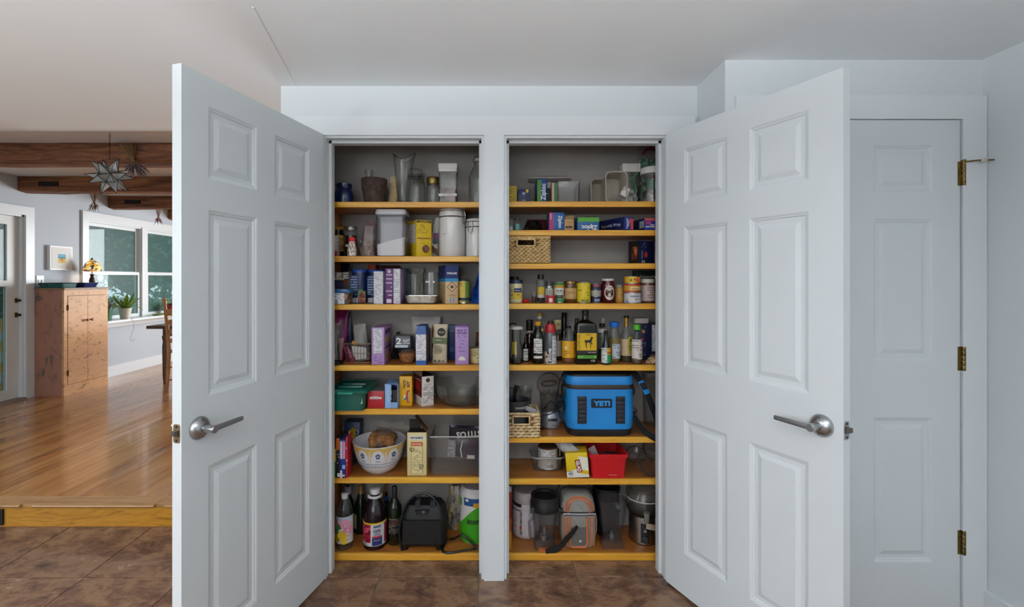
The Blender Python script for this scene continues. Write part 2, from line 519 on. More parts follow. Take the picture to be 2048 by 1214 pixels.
# left outside wall: kitchen window, glazed door, dining window
D0, D1 = 3.86, 4.787            # glazed door opening
W0, W1 = 5.534, 7.36            # dining window opening
WZ0, WZ1 = 0.86, 2.09
b = MB()
x0, x1 = XL - .14, XL
b.box(x0, x1, YB, -1.5, 0, ZDC); b.box(x0, x1, -1.5, 0.9, 0, .78); b.box(x0, x1, -1.5, 0.9, 2.22, ZDC); b.box(x0, x1, 0.9, D0, 0, ZDC)
b.box(x0, x1, D0, D1, 2.04, ZDC); b.box(x0, x1, D0, D1, 0, ZD); b.box(x0, x1, D1, W0, 0, ZDC)
b.box(x0, x1, W0, W1, 0, WZ0); b.box(x0, x1, W0, W1, WZ1, ZDC); b.box(x0, x1, W1, YF, 0, ZDC)
struct(b.build('wall_left', WALLBLUE, None, 0), 'pale grey-blue outside wall of the dining room', 'wall')
b = MB()
b.box(XL, -2.7, YF, YF + .1, 0, ZDC); b.box(-0.4, XR, YF, YF + .1, 0, ZDC); b.box(-2.7, -0.4, YF, YF + .1, 0, .55); b.box(-2.7, -0.4, YF, YF + .1, 2.33, ZDC)
struct(b.build('wall_far', WALLBLUE, None, 0), 'pale end wall of the dining room', 'wall')
struct(MB().box(XR, XR + .1, 2.70, YF, 0, ZDC).build('wall_dining_right', WALLBLUE, None, 0), 'right wall of the dining room', 'wall')
struct(MB().box(XL - .14, XR + .1, YE, YF + .1, ZDC, ZDC + .1).box(XL, -0.966, YE - .04, YE, ZC, ZDC + .1).build('ceiling_dining', mat('#e4e6e8', 0.7, name='dining_ceiling_paint'), None, 0), 'white dining-room ceiling between the beams', 'ceiling')
b = MB(); b.box(XL, XL + .016, D1 + .09, YF, ZD, ZD + .135)
struct(b.build('baseboard_left', TRIM, None, 0), 'tall white baseboard below the dining window', 'baseboard')

# step up to the dining room: riser, threshold, oak strip floor
OAKR = noisy([(0.25, '#8a5a17'), (0.45, '#b57e25'), (0.55, '#c28b30'), (0.75, '#9a691c')], (3, 40, 22), 4, 0.32, 2.2, 0.04, name='oak_riser')
OAKT = noisy([(0.3, '#8d6a44'), (0.55, '#b98f5f'), (0.75, '#a67c4e')], (2.4, 30, 20), 5, 0.35, 1.0, 0.05, per_object=1.0, name='worn_oak')
step = thing('floor_step', None, None); struct(step, 'oak step up into the dining room with a worn nosing', 'step')
MB().box(XL, -0.966, 2.556, 2.60, 0, 0.112).build('riser', OAKR, step, 0)
b = MB()
for xa, xb in ((XL, -2.60), (-2.53, -1.86), (-1.80, -0.966)):
    b.loft([[(x, 2.60, .112), (x, 2.55, .112), (x, 2.535, .116), (x, 2.531, .122), (x, 2.535, .128), (x, 2.545, ZD), (x, 2.60, ZD)] for x in (xa, xb)])
b.box(-2.60, -2.53, 2.552, 2.60, .112, ZD - .002); b.box(-1.86, -1.80, 2.552, 2.60, .112, ZD - .002)
recalc(b.build('nosing', OAKT, step, 30))
MB().box(XL, -0.966, 2.60, 2.642, .09, ZD).build('threshold', OAKT, step, 0)
vent = MB().box(-2.92, -2.704, 2.546, 2.556, 0.012, 0.098)
for k in range(8): vent.box(-2.91 + k * .025, -2.897 + k * .025, 2.542, 2.546, 0.02, 0.09)
tag(vent.build('floor_register', BLACK, None, 0), 'black heating register set into the oak step', 'vent')

df = struct(MB().box(XL, XR, 2.642, YF, 0, ZD - .012).build('floor_dining', mat('#5e3c20', 0.8, name='subfloor'), None, 0), 'honey-coloured oak strip floor of the dining room', 'floor')
STRIPS = [noisy([(0.28, a), (0.5, b_), (0.72, c)], (14, 1.6, 10), 4, 0.2, 0.8, 0.015, per_object=1.0, name='oak_strip', coat=0.3) for a, b_, c in
          (('#93602f', '#b27b42', '#bf8a50'), ('#8a5526', '#a66c35', '#b67c42'), ('#a06a36', '#bd864c', '#c9965c'), ('#87562b', '#a5713d', '#b88650'))]
rs = random.Random(3)
PW = 0.0635
x = XL + .016; nb = 0
while x < -0.97:
    y = 2.642 - rs.uniform(0, 1.1)
    while y < YF:
        L = rs.uniform(1.0, 2.6); a, e = max(y, 2.642), min(y + L, YF)
        # boards of the part the camera can look at, one by one
        if e - a > .05 and (x + PW) / e < -0.62 and nb < 296:
            b = MB().rr([(PW - .0012, e - a - .001, ZD - .012), (PW - .0012, e - a - .001, ZD - .0006), (PW - .0026, e - a - .0024, ZD)], 0.001, 1)
            o = b.build('floor_board', rs.choice(STRIPS), df, 0); o.location = ((x + PW / 2), (a + e) / 2, 0); nb += 1
        elif e - a > .05:
            rest_v = globals().setdefault('REST', MB())
            rest_v.box(x + .0006, x + PW - .0006, a, e - .001, ZD - .012, ZD)
        y += L
    x += PW
if 'REST' in globals():
    REST.box(-0.97, XR, 2.70, YF, ZD - .012, ZD)
    o = REST.build('floor_boards_beyond', STRIPS[0], df, 0); o['kind'] = 'stuff'

# glazed door in the left wall
struct(MB().box(XL, XL + .022, D1, D1 + .09, ZD, 2.04).box(XL, XL + .022, D0 - .09, D0, ZD, 2.04).box(XL, XL + .022, D0 - .09, D1 + .09, 2.04, 2.13)
       .box(XL - .14, XL, D1 - .018, D1, ZD, 2.04).box(XL - .14, XL, D0, D0 + .018, ZD, 2.04).box(XL - .14, XL, D0, D1, 2.022, 2.04).build('trim_7', TRIM, None, 0), 'white casing around the glazed porch door', 'trim')
d4 = thing('door_4', None, None, (XL - .06, 0, 0)); struct(d4, 'white glazed storm door to the porch with brass latches', 'door')
a, e = D0 + .02, D1 - .02
OFFW = mat('#d8dad6', 0.4, name='aged_white_door')
for n_, bx in (('stile', (-.02, .02, e - .11, e, ZD + .02, 2.02)), ('stile', (-.02, .02, a, a + .11, ZD + .02, 2.02)), ('rail', (-.02, .02, a + .11, e - .11, 1.93, 2.02)),
               ('rail', (-.02, .02, a + .11, e - .11, 1.30, 1.36)), ('rail', (-.02, .02, a + .11, e - .11, ZD + .02, ZD + .12))):
    MB().box(*bx).build(n_, OFFW, d4, 0)
WINGLASS = clear('#c9dcdc', 0.02, 0.30, 'window_glass', 0.5, '#5f8c86')
MB().box(-.003, .003, a + .11, e - .11, 1.36, 1.93).build('pane', WINGLASS, d4, 0)
MB().box(-.003, .003, a + .11, e - .11, ZD + .12, 1.30).build('pane', WINGLASS, d4, 0)
for z in (1.155, 1.005):
    k = MB().box(.02, .024, e - .035, e - .005, z - .025, z + .025).build('latch_plate', BRASS, d4, 0)
    MB().lathe([(.006, 0), (.006, .02), (.013, .028), (.013, .036), (.004, .042)], 12).xf(Matrix.Translation((.022, e - .02, z)) @ Matrix.Rotation(PI / 2, 4, 'Y')).build('knob', mat('#2a2318', .4, .6, 'dark_bronze'), k)
struct(MB().box(XL - .14, XL + .03, D0, D1, ZD, ZD + .018).build('trim_8', mat('#8b8078', .5, name='door_sill'), None, 0), 'worn sill under the glazed porch door', 'trim')

# dining window: twin double-hung
win = thing('window_1', None, None, (XL, 0, 0)); struct(win, 'white twin double-hung dining-room window looking onto greenery', 'window')
cs = 0.082
for n_, bx in (('window_casing', (0, .024, W0 - cs, W0, WZ0, WZ1 + .098)), ('window_casing', (0, .024, W1, W1 + cs, WZ0, WZ1 + .098)), ('window_casing', (0, .024, W0, W1, WZ1, WZ1 + .098)),
               ('window_sill', (-.02, .20, W0 - .12, W1 + .12, WZ0 - .026, WZ0)), ('apron', (0, .02, W0 - .09, W1 + .09, WZ0 - .10, WZ0 - .026))):
    MB().box(*bx).build(n_, TRIM, win, 0)
wm = (W0 + W1) / 2
MB().box(-.10, .012, wm - .05, wm + .05, WZ0, WZ1).box(-.12, 0, W0, W0 + .02, WZ0, WZ1).box(-.12, 0, W1 - .02, W1, WZ0, WZ1).box(-.12, 0, W0, W1, WZ1 - .02, WZ1).build('window_frame', TRIM, win, 0)
for a, e in ((W0 + .02, wm - .05), (wm + .05, W1 - .02)):
    for z0, z1, xo in ((WZ0, 1.47, -.03), (1.43, WZ1 - .02, -.065)):
        s = MB().box(xo - .015, xo + .015, a, a + .045, z0, z1).box(xo - .015, xo + .015, e - .045, e, z0, z1).box(xo - .015, xo + .015, a + .045, e - .045, z0, z0 + .045).box(xo - .015, xo + .015, a + .045, e - .045, z1 - .04, z1).build('sash', TRIM, win, 0)
        MB().box(xo - .002, xo + .002, a + .045, e - .045, z0 + .045, z1 - .04).build('pane', WINGLASS, s, 0)
        if z0 > 1:
            for q in (.28, .72):
                yq = a + (e - a) * q
                MB().box(xo + .015, xo + .03, yq - .025, yq + .025, z0 + .03, z0 + .042).build('sash_lock', DARKGREY, s, 0)

# end window of the dining room
w2 = thing('window_2', None, None, (0, YF, 0)); struct(w2, 'white end window of the dining room', 'window')
for n_, bx in (('window_casing', (-2.79, -2.7, -.024, 0, .46, 2.40)), ('window_casing', (-.4, -.31, -.024, 0, .46, 2.40)), ('window_casing', (-2.7, -.4, -.024, 0, 2.33, 2.40)), ('window_sill', (-2.82, -.28, -.06, 0, .52, .55)),
               ('window_frame', (-2.7, -2.64, .03, .08, .55, 2.33)), ('window_frame', (-.46, -.4, .03, .08, .55, 2.33)), ('window_frame', (-1.59, -1.51, .03, .08, .55, 2.33)), ('window_frame', (-2.64, -.46, .03, .08, .55, .61)), ('window_frame', (-2.64, -.46, .03, .08, 2.27, 2.33))):
    MB().box(*bx).build(n_, TRIM, w2, 0)
for a, e in ((-2.64, -1.59), (-1.51, -.46)): MB().box(a, e, .052, .057, .61, 2.27).build('pane', WINGLASS, w2, 0)

# ceiling beams
BEAM = noisy([(0.25, '#2a170c'), (0.40, '#54301a'), (0.52, '#7a4a2a'), (0.64, '#9a683e'), (0.8, '#c09468')], (1.6, 14, 16), 7, 0.7, 1.0, 0.9, nrough=0.7, per_object=1.0, name='hand_hewn_beam')
rb = random.Random(11)
for k, (y0, xe) in enumerate(((3.56, XL), (4.72, XL), (5.83, XL), (6.92, XL))):
    rings = []
    n = 34
    for i in range(n + 1):
        xx = xe + (1.2 - xe) * i / n
        j = lambda s=.007: rb.uniform(-s, s)
        rings.append([(xx, y0 + j(), ZDC), (xx, y0 + j(), ZDC - .06), (xx, y0 + j(), ZDC - .132), (xx, y0 + .014 + j(), ZDC - .152 + j(.005)), (xx, y0 + .09, ZDC - .158 + j(.006)),
                      (xx, y0 + .165 + j(), ZDC - .152 + j(.005)), (xx, y0 + .178 + j(), ZDC - .132), (xx, y0 + .178 + j(), ZDC)])
    o = recalc(MB().loft(rings).build('ceiling_beam', BEAM, None, 30))
    struct(o, ('rough dark ceiling beam nearest the kitchen', 'second rough ceiling beam with a mortise by the wall', 'third rough ceiling beam over the window start', 'farthest short-looking rough ceiling beam')[k], 'beam')
    if k in (1, 2):
        MB().box(xe + .22, xe + .42, y0 - .008, y0 + .004, ZDC - .10, ZDC - .055).build('mortise', mat('#120a06', .9, name='dark_hole'), o, 0)

# six-panel doors
def panel_door(name, label, w, h, cols, rows, loc, rz, t=.035, m=None):
    """hinge edge at local x=0, leaf along +x, thickness centred on y"""
    m = m or WHITE
    d = thing(name, None, None, loc, rz); struct(d, label, 'door')
    b = MB(); xs = [0] + [c for p in cols for c in p] + [w]
    for i in range(0, len(xs), 2): b.box(xs[i], xs[i + 1], -t / 2, t / 2, 0, h)
    zs = [0] + [c for p in rows for c in p] + [h]
    for c0, c1 in cols:
        for i in range(0, len(zs), 2): b.box(c0, c1, -t / 2, t / 2, zs[i], zs[i + 1])
    b.build('door_frame', m, d, 0)
    for c0, c1 in cols:
        for r0, r1 in rows:
            p = MB(); cx_, cz_ = (c0 + c1) / 2, (r0 + r1) / 2; W_, H_ = c1 - c0, r1 - r0
            for s in (-1, 1):
                prof = ((0, 0), (.004, .0008), (.007, .003), (.013, .0045), (.016, .0078), (.030, .0078), (.034, .0064), (.046, .003))
                rings = []
                for ins, dep in prof:
                    q = [(-W_ / 2 + ins, -H_ / 2 + ins), (W_ / 2 - ins, -H_ / 2 + ins), (W_ / 2 - ins, H_ / 2 - ins), (-W_ / 2 + ins, H_ / 2 - ins)]
                    if s > 0: q = q[::-1]
                    rings.append([(cx_ + x, s * (t / 2 - dep), cz_ + z) for x, z in q])
                p.loft(rings, cap0=False)
            p.build('panel', m, d, 12)
    return d

COLS = ((.099, .312), (.403, .616)); ROWS = ((.178, .762), (.986, 1.590), (1.688, 1.925))
la = math.atan2(1.42 - 2.096, -.937 + .761)
ld = panel_door('door_1', 'white six-panel pantry door swung open on the left', .711, 2.018, COLS, ROWS, (-.775, 2.085, .012), la)
ra = math.atan2(1.434 - 2.096, 1.092 - .793)
rd = panel_door('door_2', 'white six-panel pantry door swung open on the right', .722, 2.018, ((.102, .316), (.407, .62)), ROWS, (.806, 2.085, .012), ra)
def door_fittings(d, w, s, bronze):
    """s: side of the leaf that faces the opening (+1 / -1 in local y)"""
    z = .894; x = w - .062
    for sd in (s, -s):
        ro = MB().lathe([(.036, 0), (.036, .004), (.031, .012), (.019, .022), (.014, .023)], 28)
        M = Matrix.Translation((x, sd * .0175, z)) @ Matrix.Rotation(-sd * PI / 2, 4, 'X')
        h = ro.xf(M).build('door_handle', NICKEL, d)
        MB().lathe([(.0125, .02), (.0125, .062), (.011, .064)], 20).xf(M).build('neck', NICKEL, h)
        y = sd * (.0175 + .052)
        MB().rr([(.016, .012, 0), (.0175, .013, .02), (.0155, .010, .118), (.014, .009, .125)], .004, 3).xf(Matrix.Translation((x + .004, y, z)) @ Matrix.Rotation(-PI / 2, 4, 'Y')).build('lever', NICKEL, h)
        for q in (-1, 1):
            MB().lathe([(.0045, 0), (.0045, .003), (.002, .003)], 10).xf(Matrix.Translation((x, sd * (.0175 + .0135), z + q * .0235)) @ Matrix.Rotation(-sd * PI / 2, 4, 'X')).build('screw', mat('#50504e', .4, 1), h)
    lm = mat('#8a7355', .4, .8, 'bronze_latch') if bronze else NICKEL
    lp = MB().rr([(.025, .057, 0), (.025, .057, .0015)], .006, 3).xf(Matrix.Translation((w - .0005, 0, z)) @ Matrix.Rotation(PI / 2, 4, 'Y') @ Matrix.Rotation(PI / 2, 4, 'Z')).build('latch_plate', lm, d)
    MB().prism([(-.006, -.010), (.0, -.010), (.013, -.004), (.013, .010), (-.006, .010)], -.007, .007).xf(Matrix.Translation((w + .001, 0, z))).build('latch_bolt', mat('#77706a', .35, 1), lp, 0)
    for q in (-1, 1):
        MB().lathe([(.004, 0), (.004, .001)], 8).xf(Matrix.Translation((w + .001, 0, z + q * .021)) @ Matrix.Rotation(PI / 2, 4, 'Y')).build('screw', mat('#3d3833', .5, .8), lp)
    for hz in (.25, 1.05, 1.80):
        MB().lathe([(.006, hz - .044), (.006, hz + .044)], 10, -.004, -s * .0).build('hinge', NICKEL, d)
door_fittings(ld, .711, 1, True)
door_fittings(rd, .722, -1, False)

# closed closet door on the right
cd = panel_door('door_3', 'closed white six-panel closet door with brass hinges', .815, 2.006, ((.115, .356), (.466, .707)), ((.225, .81), (1.036, 1.61), (1.713, 1.908)), (1.072, YR + .006, .010), 0)
for hz in (1.79, 1.046, .307):
    hg = MB()
    for k in range(5):
        hg.lathe([(.0065, hz - .048 + k * .0195), (.0072, hz - .047 + k * .0195), (.0072, hz - .0305 + k * .0195), (.0065, hz - .0295 + k * .0195)], 12, .826, -.022)
    hg.box(.806, .824, -.020, -.0165, hz - .048, hz + .048)
    h = hg.build('hinge', BRASS, cd)
    if hz > 1.5:
        MB().lathe([(.008, hz + .049), (.008, hz + .054), (.003, hz + .057)], 12, .826, -.022).build('hinge_pin', BRASS, h)
        MB().tube([(.826, -.024, hz + .046), (.86, -.045, hz + .047), (.925, -.05, hz + .048)], .003, 8).build('door_stop_rod', BRASS, h)
        MB().lathe([(.002, 0), (.008, .004), (.0085, .016), (.006, .022)], 12).xf(Matrix.Translation((.868, -.047, hz + .047)) @ Matrix.Rotation(PI / 2, 4, 'Y')).build('rubber_tip', mat('#c9c5b8', .6), h)

# ------------------------------------------------------------------ pantry shelving
YS, YK = 2.245, 2.506
def zpx(y, Y=YS): return H - (y - CY) * Y / F
LS = [403.4, 512.3, 608.6, 730.8, 818.3, 955.8, 1108.0]      # front top edges of the left shelves (rows of the photograph)
RS = [402.5, 460.0, 526.5, 607.2, 730.2, 874.7, 958.3, 1107.9]
LZ = [zpx(y) for y in LS]; RZ = [zpx(y) for y in RS]
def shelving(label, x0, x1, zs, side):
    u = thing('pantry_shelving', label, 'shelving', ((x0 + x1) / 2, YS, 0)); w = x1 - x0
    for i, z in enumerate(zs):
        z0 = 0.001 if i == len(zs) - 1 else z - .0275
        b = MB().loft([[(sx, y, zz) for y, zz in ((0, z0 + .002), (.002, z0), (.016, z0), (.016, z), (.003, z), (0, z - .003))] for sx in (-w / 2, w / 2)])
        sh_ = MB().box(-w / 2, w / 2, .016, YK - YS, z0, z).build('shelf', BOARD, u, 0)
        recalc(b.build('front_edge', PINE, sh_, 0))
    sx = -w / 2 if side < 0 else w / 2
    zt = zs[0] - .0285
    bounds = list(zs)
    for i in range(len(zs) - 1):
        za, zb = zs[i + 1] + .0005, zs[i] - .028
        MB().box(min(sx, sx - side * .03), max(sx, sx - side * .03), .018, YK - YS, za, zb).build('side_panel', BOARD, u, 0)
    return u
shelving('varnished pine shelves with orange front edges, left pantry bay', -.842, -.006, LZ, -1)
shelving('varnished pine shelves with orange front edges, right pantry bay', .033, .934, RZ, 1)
# ------------------------------------------------------------------ added uplights, out of view, put in to brighten the kitchen ceiling
for k, (lx, ly) in enumerate(((-2.0, -0.6), (0.25, -0.75))):
    p = thing('added_uplight', ('added unseen bowl uplight on the left side of the kitchen', 'added unseen bowl uplight hanging right behind the camera')[k], 'lamp', (lx, ly, 1.55))
    MB().lathe([(.05, ZC - 1.55), (.06, ZC - 1.535), (.06, ZC - 1.545)], 20).build('canopy', NICKEL, p)
    MB().tube([(0, 0, .16), (0, 0, ZC - 1.53)], .003, 6).build('cord', BLACK, p)
    MB().lathe([(.02, .10), (.022, .16), (.008, .17)], 16).build('socket', NICKEL, p)
    MB().lathe([(.03, -.05), (.10, -.03), (.16, .02), (.185, .07), (.18, .07), (.155, .025), (.095, -.022), (.02, -.04)], 30).build('bowl_shade', mat('#b9b4aa', .5, name='bowl_shade_enamel'), p)
    l = bpy.data.lights.new('uplight_spot', 'SPOT'); l.energy = UPLIGHT; l.spot_size = 3.0; l.spot_blend = .25; l.shadow_soft_size = .10; l.color = (.95, .98, 1)
    o = bpy.data.objects.new('uplight_spot', l); C.objects.link(o); o.parent = p; o.location = (0, 0, .075); o.rotation_euler = (PI, 0, 0)

# ------------------------------------------------------------------ garden and porch outside
struct(MB().box(-40, XL - .14, -6, 40, -.5, -.35).build('ground', noisy([(.3, '#26331a'), (.7, '#4a5c30')], (2, 2, 2), 5, .9, name='grass'), None, 0), 'lawn outside the dining room', 'lawn')
def shrub(name, label, loc, rx, rz_, cols, seed, n=1500, size=.17, trunk=True):
    r = random.Random(seed)
    t = thing(name, label, 'tree' if trunk else 'shrub', loc, 0, 'garden greenery')
    zc = rz_ * .98 + (.5 if trunk else -.05)
    b = MB()
    for i in range(n):
        a, u = r.uniform(0, 2 * PI), r.uniform(-1, 1); q = r.uniform(.86, 1.06) + .12 * sin(3 * a + 5 * u) * cos(4 * u)
        s = math.sqrt(1 - u * u); p = Vector((rx * s * cos(a) * q, rx * s * sin(a) * q, zc + rz_ * u * q))
        d1 = Vector((r.uniform(-1, 1), r.uniform(-1, 1), r.uniform(-1, 1))).normalized(); d2 = d1.orthogonal().normalized()
        z1 = size * r.uniform(.6, 1.2)
        k = len(b.v); b.v += [tuple(p + d1 * z1 * .5), tuple(p + d2 * z1 * .25), tuple(p - d1 * z1 * .5), tuple(p - d2 * z1 * .25)]; b.f.append((k, k + 1, k + 2, k + 3))
    o = b.build('foliage', noisy([(.3, cols[0]), (.5, cols[1]), (.7, cols[2])], (1.4, 1.4, 1.4), 3, .6, name='leaf_green'), t, 0); o['kind'] = 'stuff'
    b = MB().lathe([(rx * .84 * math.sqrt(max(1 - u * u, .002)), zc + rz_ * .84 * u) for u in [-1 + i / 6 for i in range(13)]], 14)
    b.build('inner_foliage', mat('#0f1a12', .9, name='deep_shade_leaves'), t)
    MB().tube([(0, 0, -.36), (.02, 0, zc * .5), (0, .02, zc)], [.12, .09, .07], 8).build('trunk', mat('#3c2f24', .9, name='bark'), t)
G1 = ('#2a4c34', '#427050', '#68945c'); G2 = ('#2e5440', '#4a7a62', '#74a070'); G3 = ('#34561f', '#5c8a34', '#8fb44a')
for k, (lab, x, y, rx, rz_, cols) in enumerate((
        ('green tree seen through the porch door glass', -10.0, 6.6, 1.2, 2.4, G2), ('dark green tree seen through the near half of the dining window', -10.0, 9.7, 1.25, 2.6, G1),
        ('blue-green tree seen through the middle of the dining window', -10.0, 12.9, 1.25, 2.7, G2), ('tall green tree seen at the far end of the dining window', -10.0, 16.1, 1.25, 2.8, G1),
        ('big dark tree behind the porch-side trees', -15.2, 7.2, 2.9, 4.0, G1), ('big dark tree behind the middle garden trees', -15.2, 14.3, 2.9, 4.2, G1), ('big dark tree at the far end of the garden', -15.2, 21.4, 2.9, 4.2, G1))):
    shrub('garden_tree', lab, (x, y, 0), rx, rz_, cols, k + 1, 1500 if k < 4 else 2200, .17 if k < 4 else .3)
shrub('garden_shrub', 'bright yellow-green shrub low outside the window', (-8.2, 11.2, -.2), .8, .55, G3, 8, 700, .14, False)
shrub('garden_shrub', 'light green shrub low outside the far window', (-8.4, 9.4, -.2), .7, .5, G3, 9, 600, .14, False)
shrub('garden_shrub', 'rose-flecked shrub beyond the porch', (-7.6, 6.95, -.2), .55, .55, ('#3a3a34', '#5b4a44', '#8a4a55'), 10, 600, .1, False)
# porch outside the glazed door
struct(MB().box(-7.2, XL - .14, 2.6, 6.6, -.05, .05).build('floor_porch', mat('#7d746a', .8, name='porch_boards'), None, 0), 'porch floor outside the glazed door', 'floor')
struct(MB().box(-7.2, XL - .14, 2.6, 6.6, 2.13, 2.22).box(-7.25, -7.1, 2.6, 6.6, 1.95, 2.13).build('ceiling_porch', mat('#d8dbdb', .7, name='porch_ceiling_paint'), None, 0), 'white porch ceiling outside the glazed door', 'ceiling')
ch = thing('porch_chair', 'yellow porch chair with white cushioned slats seen through the glazed door', 'chair', (-6.0, 5.64, .05))
YEL = mat('#d9a614', .5, name='yellow_paint')
for z in (.12, .36, .60):
    MB().box(-.30, .34, -.33, -.29, z, z + .11).build('slat', mat('#e4e2dc', .5), ch, 0)
MB().box(-.3, .3, -.28, -.25, 0, .86).build('backrest', YEL, ch, 0)
MB().box(-.3, .3, -.25, .25, .36, .40).build('seat', YEL, ch, 0)
for sx in (-.28, .28):
    for sy in (-.24, .22):
        MB().box(sx - .025, sx + .025, sy - .025, sy + .025, 0, .36).build('leg', YEL, ch, 0)

# ------------------------------------------------------------------ dining room
# distressed corner cupboard
PEACH = noisy([(0.30, '#4e4a44'), (0.365, '#8d6a4d'), (0.40, '#d09a66'), (0.62, '#dca974'), (0.8, '#cc935e')], (9, 9, 20), 6, .5, 1.6, .1, nrough=.62, name='distressed_peach_paint')
ROSE = noisy([(0.30, '#44464a'), (0.37, '#7d6258'), (0.42, '#a2705c'), (0.62, '#ad7a66'), (0.8, '#94665a')], (12, 12, 5), 6, .5, 1.0, .1, nrough=.6, name='distressed_rose_paint')
cab = thing('cupboard', 'distressed peach-painted wooden cupboard with two doors', 'cupboard', (XL, 4.878, ZD))
cw, cdp, chh = .33, .56, 1.15
MB().box(.005, cw - .02, .002, .02, 0, chh - .02).build('side_panel', ROSE, cab, 0)
MB().box(.005, cw - .02, cdp - .02, cdp, 0, chh - .02).build('side_panel', ROSE, cab, 0)
MB().box(.005, .02, .02, cdp - .02, 0, chh - .02).build('back_panel', ROSE, cab, 0)
MB().box(cw - .02, cw, .002, .042, 0, chh - .02).box(cw - .02, cw, cdp - .03, cdp, 0, chh - .02).box(cw - .02, cw, .042, cdp - .03, chh - .085, chh - .02).box(cw - .02, cw, .042, cdp - .03, 0, .11).build('face_frame', PEACH, cab, 0)
MB().box(0, cw + .015, -.008, cdp + .012, chh - .02, chh).build('top', mat('#8a6a4a', .5, name='worn_wood_top'), cab, 0)
mid = (.042 + cdp - .03) / 2
for a, e, kn in ((.046, mid - .002, mid - .03), (mid + .002, cdp - .034, mid + .03)):
    dr = MB().box(cw - .016, cw + .004, a, e, .114, chh - .089).build('door', PEACH, cab, 0)
    MB().lathe([(.007, 0), (.006, .014), (.014, .022), (.015, .030), (.008, .036)], 14).xf(Matrix.Translation((cw + .004, kn, .79)) @ Matrix.Rotation(PI / 2, 4, 'Y')).build('knob', mat('#8a5a34', .4), dr)
for z in (.24, .94):
    MB().lathe([(.005, z - .03), (.005, z + .03)], 8, cw + .006, .043).build('hinge', mat('#3a2a1c', .5, .7), cab)
Zc = ZD + chh
# trays, lamp
tr = thing('woven_tray', 'dark teal woven tray on top of the peach cupboard', 'tray', (XL + .165, 4.99, Zc))
b = MB().rr([(.24, .20, 0), (.26, .22, .05), (.25, .21, .05), (.23, .19, .006)], .04, 5, cap1=True); b.build('tray_body', noisy([(.4, '#0e3b3a'), (.6, '#1d6a64')], (90, 90, 90), 2, .5, bump=.6), tr)
MB().rr([(.262, .222, .046), (.268, .228, .05), (.262, .222, .056), (.25, .21, .05)], .04, 5, cap0=False, cap1=False).build('rim', mat('#123f3d', .5), tr)
ds = thing('blue_dish', 'cobalt blue baking dish beside the stained-glass lamp', 'dish', (XL + .20, 5.26, Zc))
MB().rr([(.15, .17, 0), (.19, .215, .055), (.182, .205, .055), (.145, .165, .006)], .02, 4).build('dish_body', mat('#1c2a66', .15, coat=.5), ds)
MB().box(-.03, .03, -.122, -.104, .046, .054).build('handle', mat('#1c2a66', .15), ds, 0)
lp = thing('table_lamp', 'small stained-glass table lamp with dark bronze base', 'lamp', (XL + .15, 5.43, Zc))
BRZ = mat('#2c241d', .4, .5, 'dark_bronze_base')
MB().lathe([(.05, 0), (.05, .006), (.02, .02), (.016, .03), (.026, .05), (.03, .075), (.02, .11), (.013, .13), (.02, .14), (.02, .15), (.01, .16)], 20).build('base', BRZ, lp)
MB().tube([(0, 0, .15), (0, 0, .335)], .005, 8).build('stem', BRASS, lp)
STG = blobs([(0, '#e8c98a'), (.18, '#c8781e'), (.32, '#2b3a3a'), (.45, '#e8b84a'), (.58, '#7b3020'), (.68, '#f0e2b8'), (.8, '#3b4a58'), (.9, '#d69a3c')], 46, .3, 'stained_glass')
for nd in STG.node_tree.nodes:
    if nd.type == 'BSDF_PRINCIPLED':
        STG.node_tree.links.new([q for q in STG.node_tree.nodes if q.type == 'VALTORGB'][0].outputs[0], nd.inputs['Emission Color']); nd.inputs['Emission Strength'].default_value = .7
sh = MB().lathe([(.092, .185), (.088, .215), (.078, .25), (.06, .285), (.035, .31), (.012, .322)], 28, cap0=False, cap1=False); sh.build('shade', STG, lp)
MB().lathe([(.012, .320), (.014, .327), (.006, .335), (.008, .342), (.002, .348)], 12).build('finial', BRZ, lp)
bl = bpy.data.lights.new('lamp_bulb', 'POINT'); bl.energy = 1.2; bl.shadow_soft_size = .02; bl.color = (1, .78, .5)
o = bpy.data.objects.new('lamp_bulb', bl); C.objects.link(o); o.parent = lp; o.location = (0, 0, .25)

# picture, switch
pic = thing('framed_picture', 'small beach painting in a white frame on the blue-grey wall', 'picture', (XL, 5.17, 1.61))
MB().box(0, .035, -.135, .135, -.135, .135).build('frame', mat('#e6e6e2', .4), pic, 0)
MB().box(.035, .037, -.118, .118, -.118, .118).build('mat_board', mat('#efefec', .7), pic, 0)
MB().box(.037, .0375, -.046, .046, -.055, .045).build('painting', mat('#e8c64a', .6), pic, 0)
MB().box(.0375, .038, -.046, .046, .012, .045).build('painted_sky', mat('#6fb0c9', .6), pic, 0)
MB().box(.0375, .038, -.046, .046, -.004, .012).build('painted_sea', mat('#2f8aa0', .6), pic, 0)
MB().loft([[(.0375, -.02, -.03), (.0375, .02, -.035), (.0375, .014, -.005), (.0375, -.016, -.002)], [(.0383, -.02, -.03), (.0383, .02, -.035), (.0383, .014, -.005), (.0383, -.016, -.002)]]).build('painted_dune', mat('#c98a3c', .6), pic, 0)
sw = thing('light_switch', 'white double light switch beside the porch door casing', 'switch', (XL, 4.955, 1.352))
MB().box(0, .006, -.04, .04, -.06, .06).build('plate', TRIM, sw, 0)
for q in (-.018, .018): MB().box(.006, .012, q - .008, q + .008, -.016, .016).build('toggle', mat('#d2d2cf', .4), sw, 0)

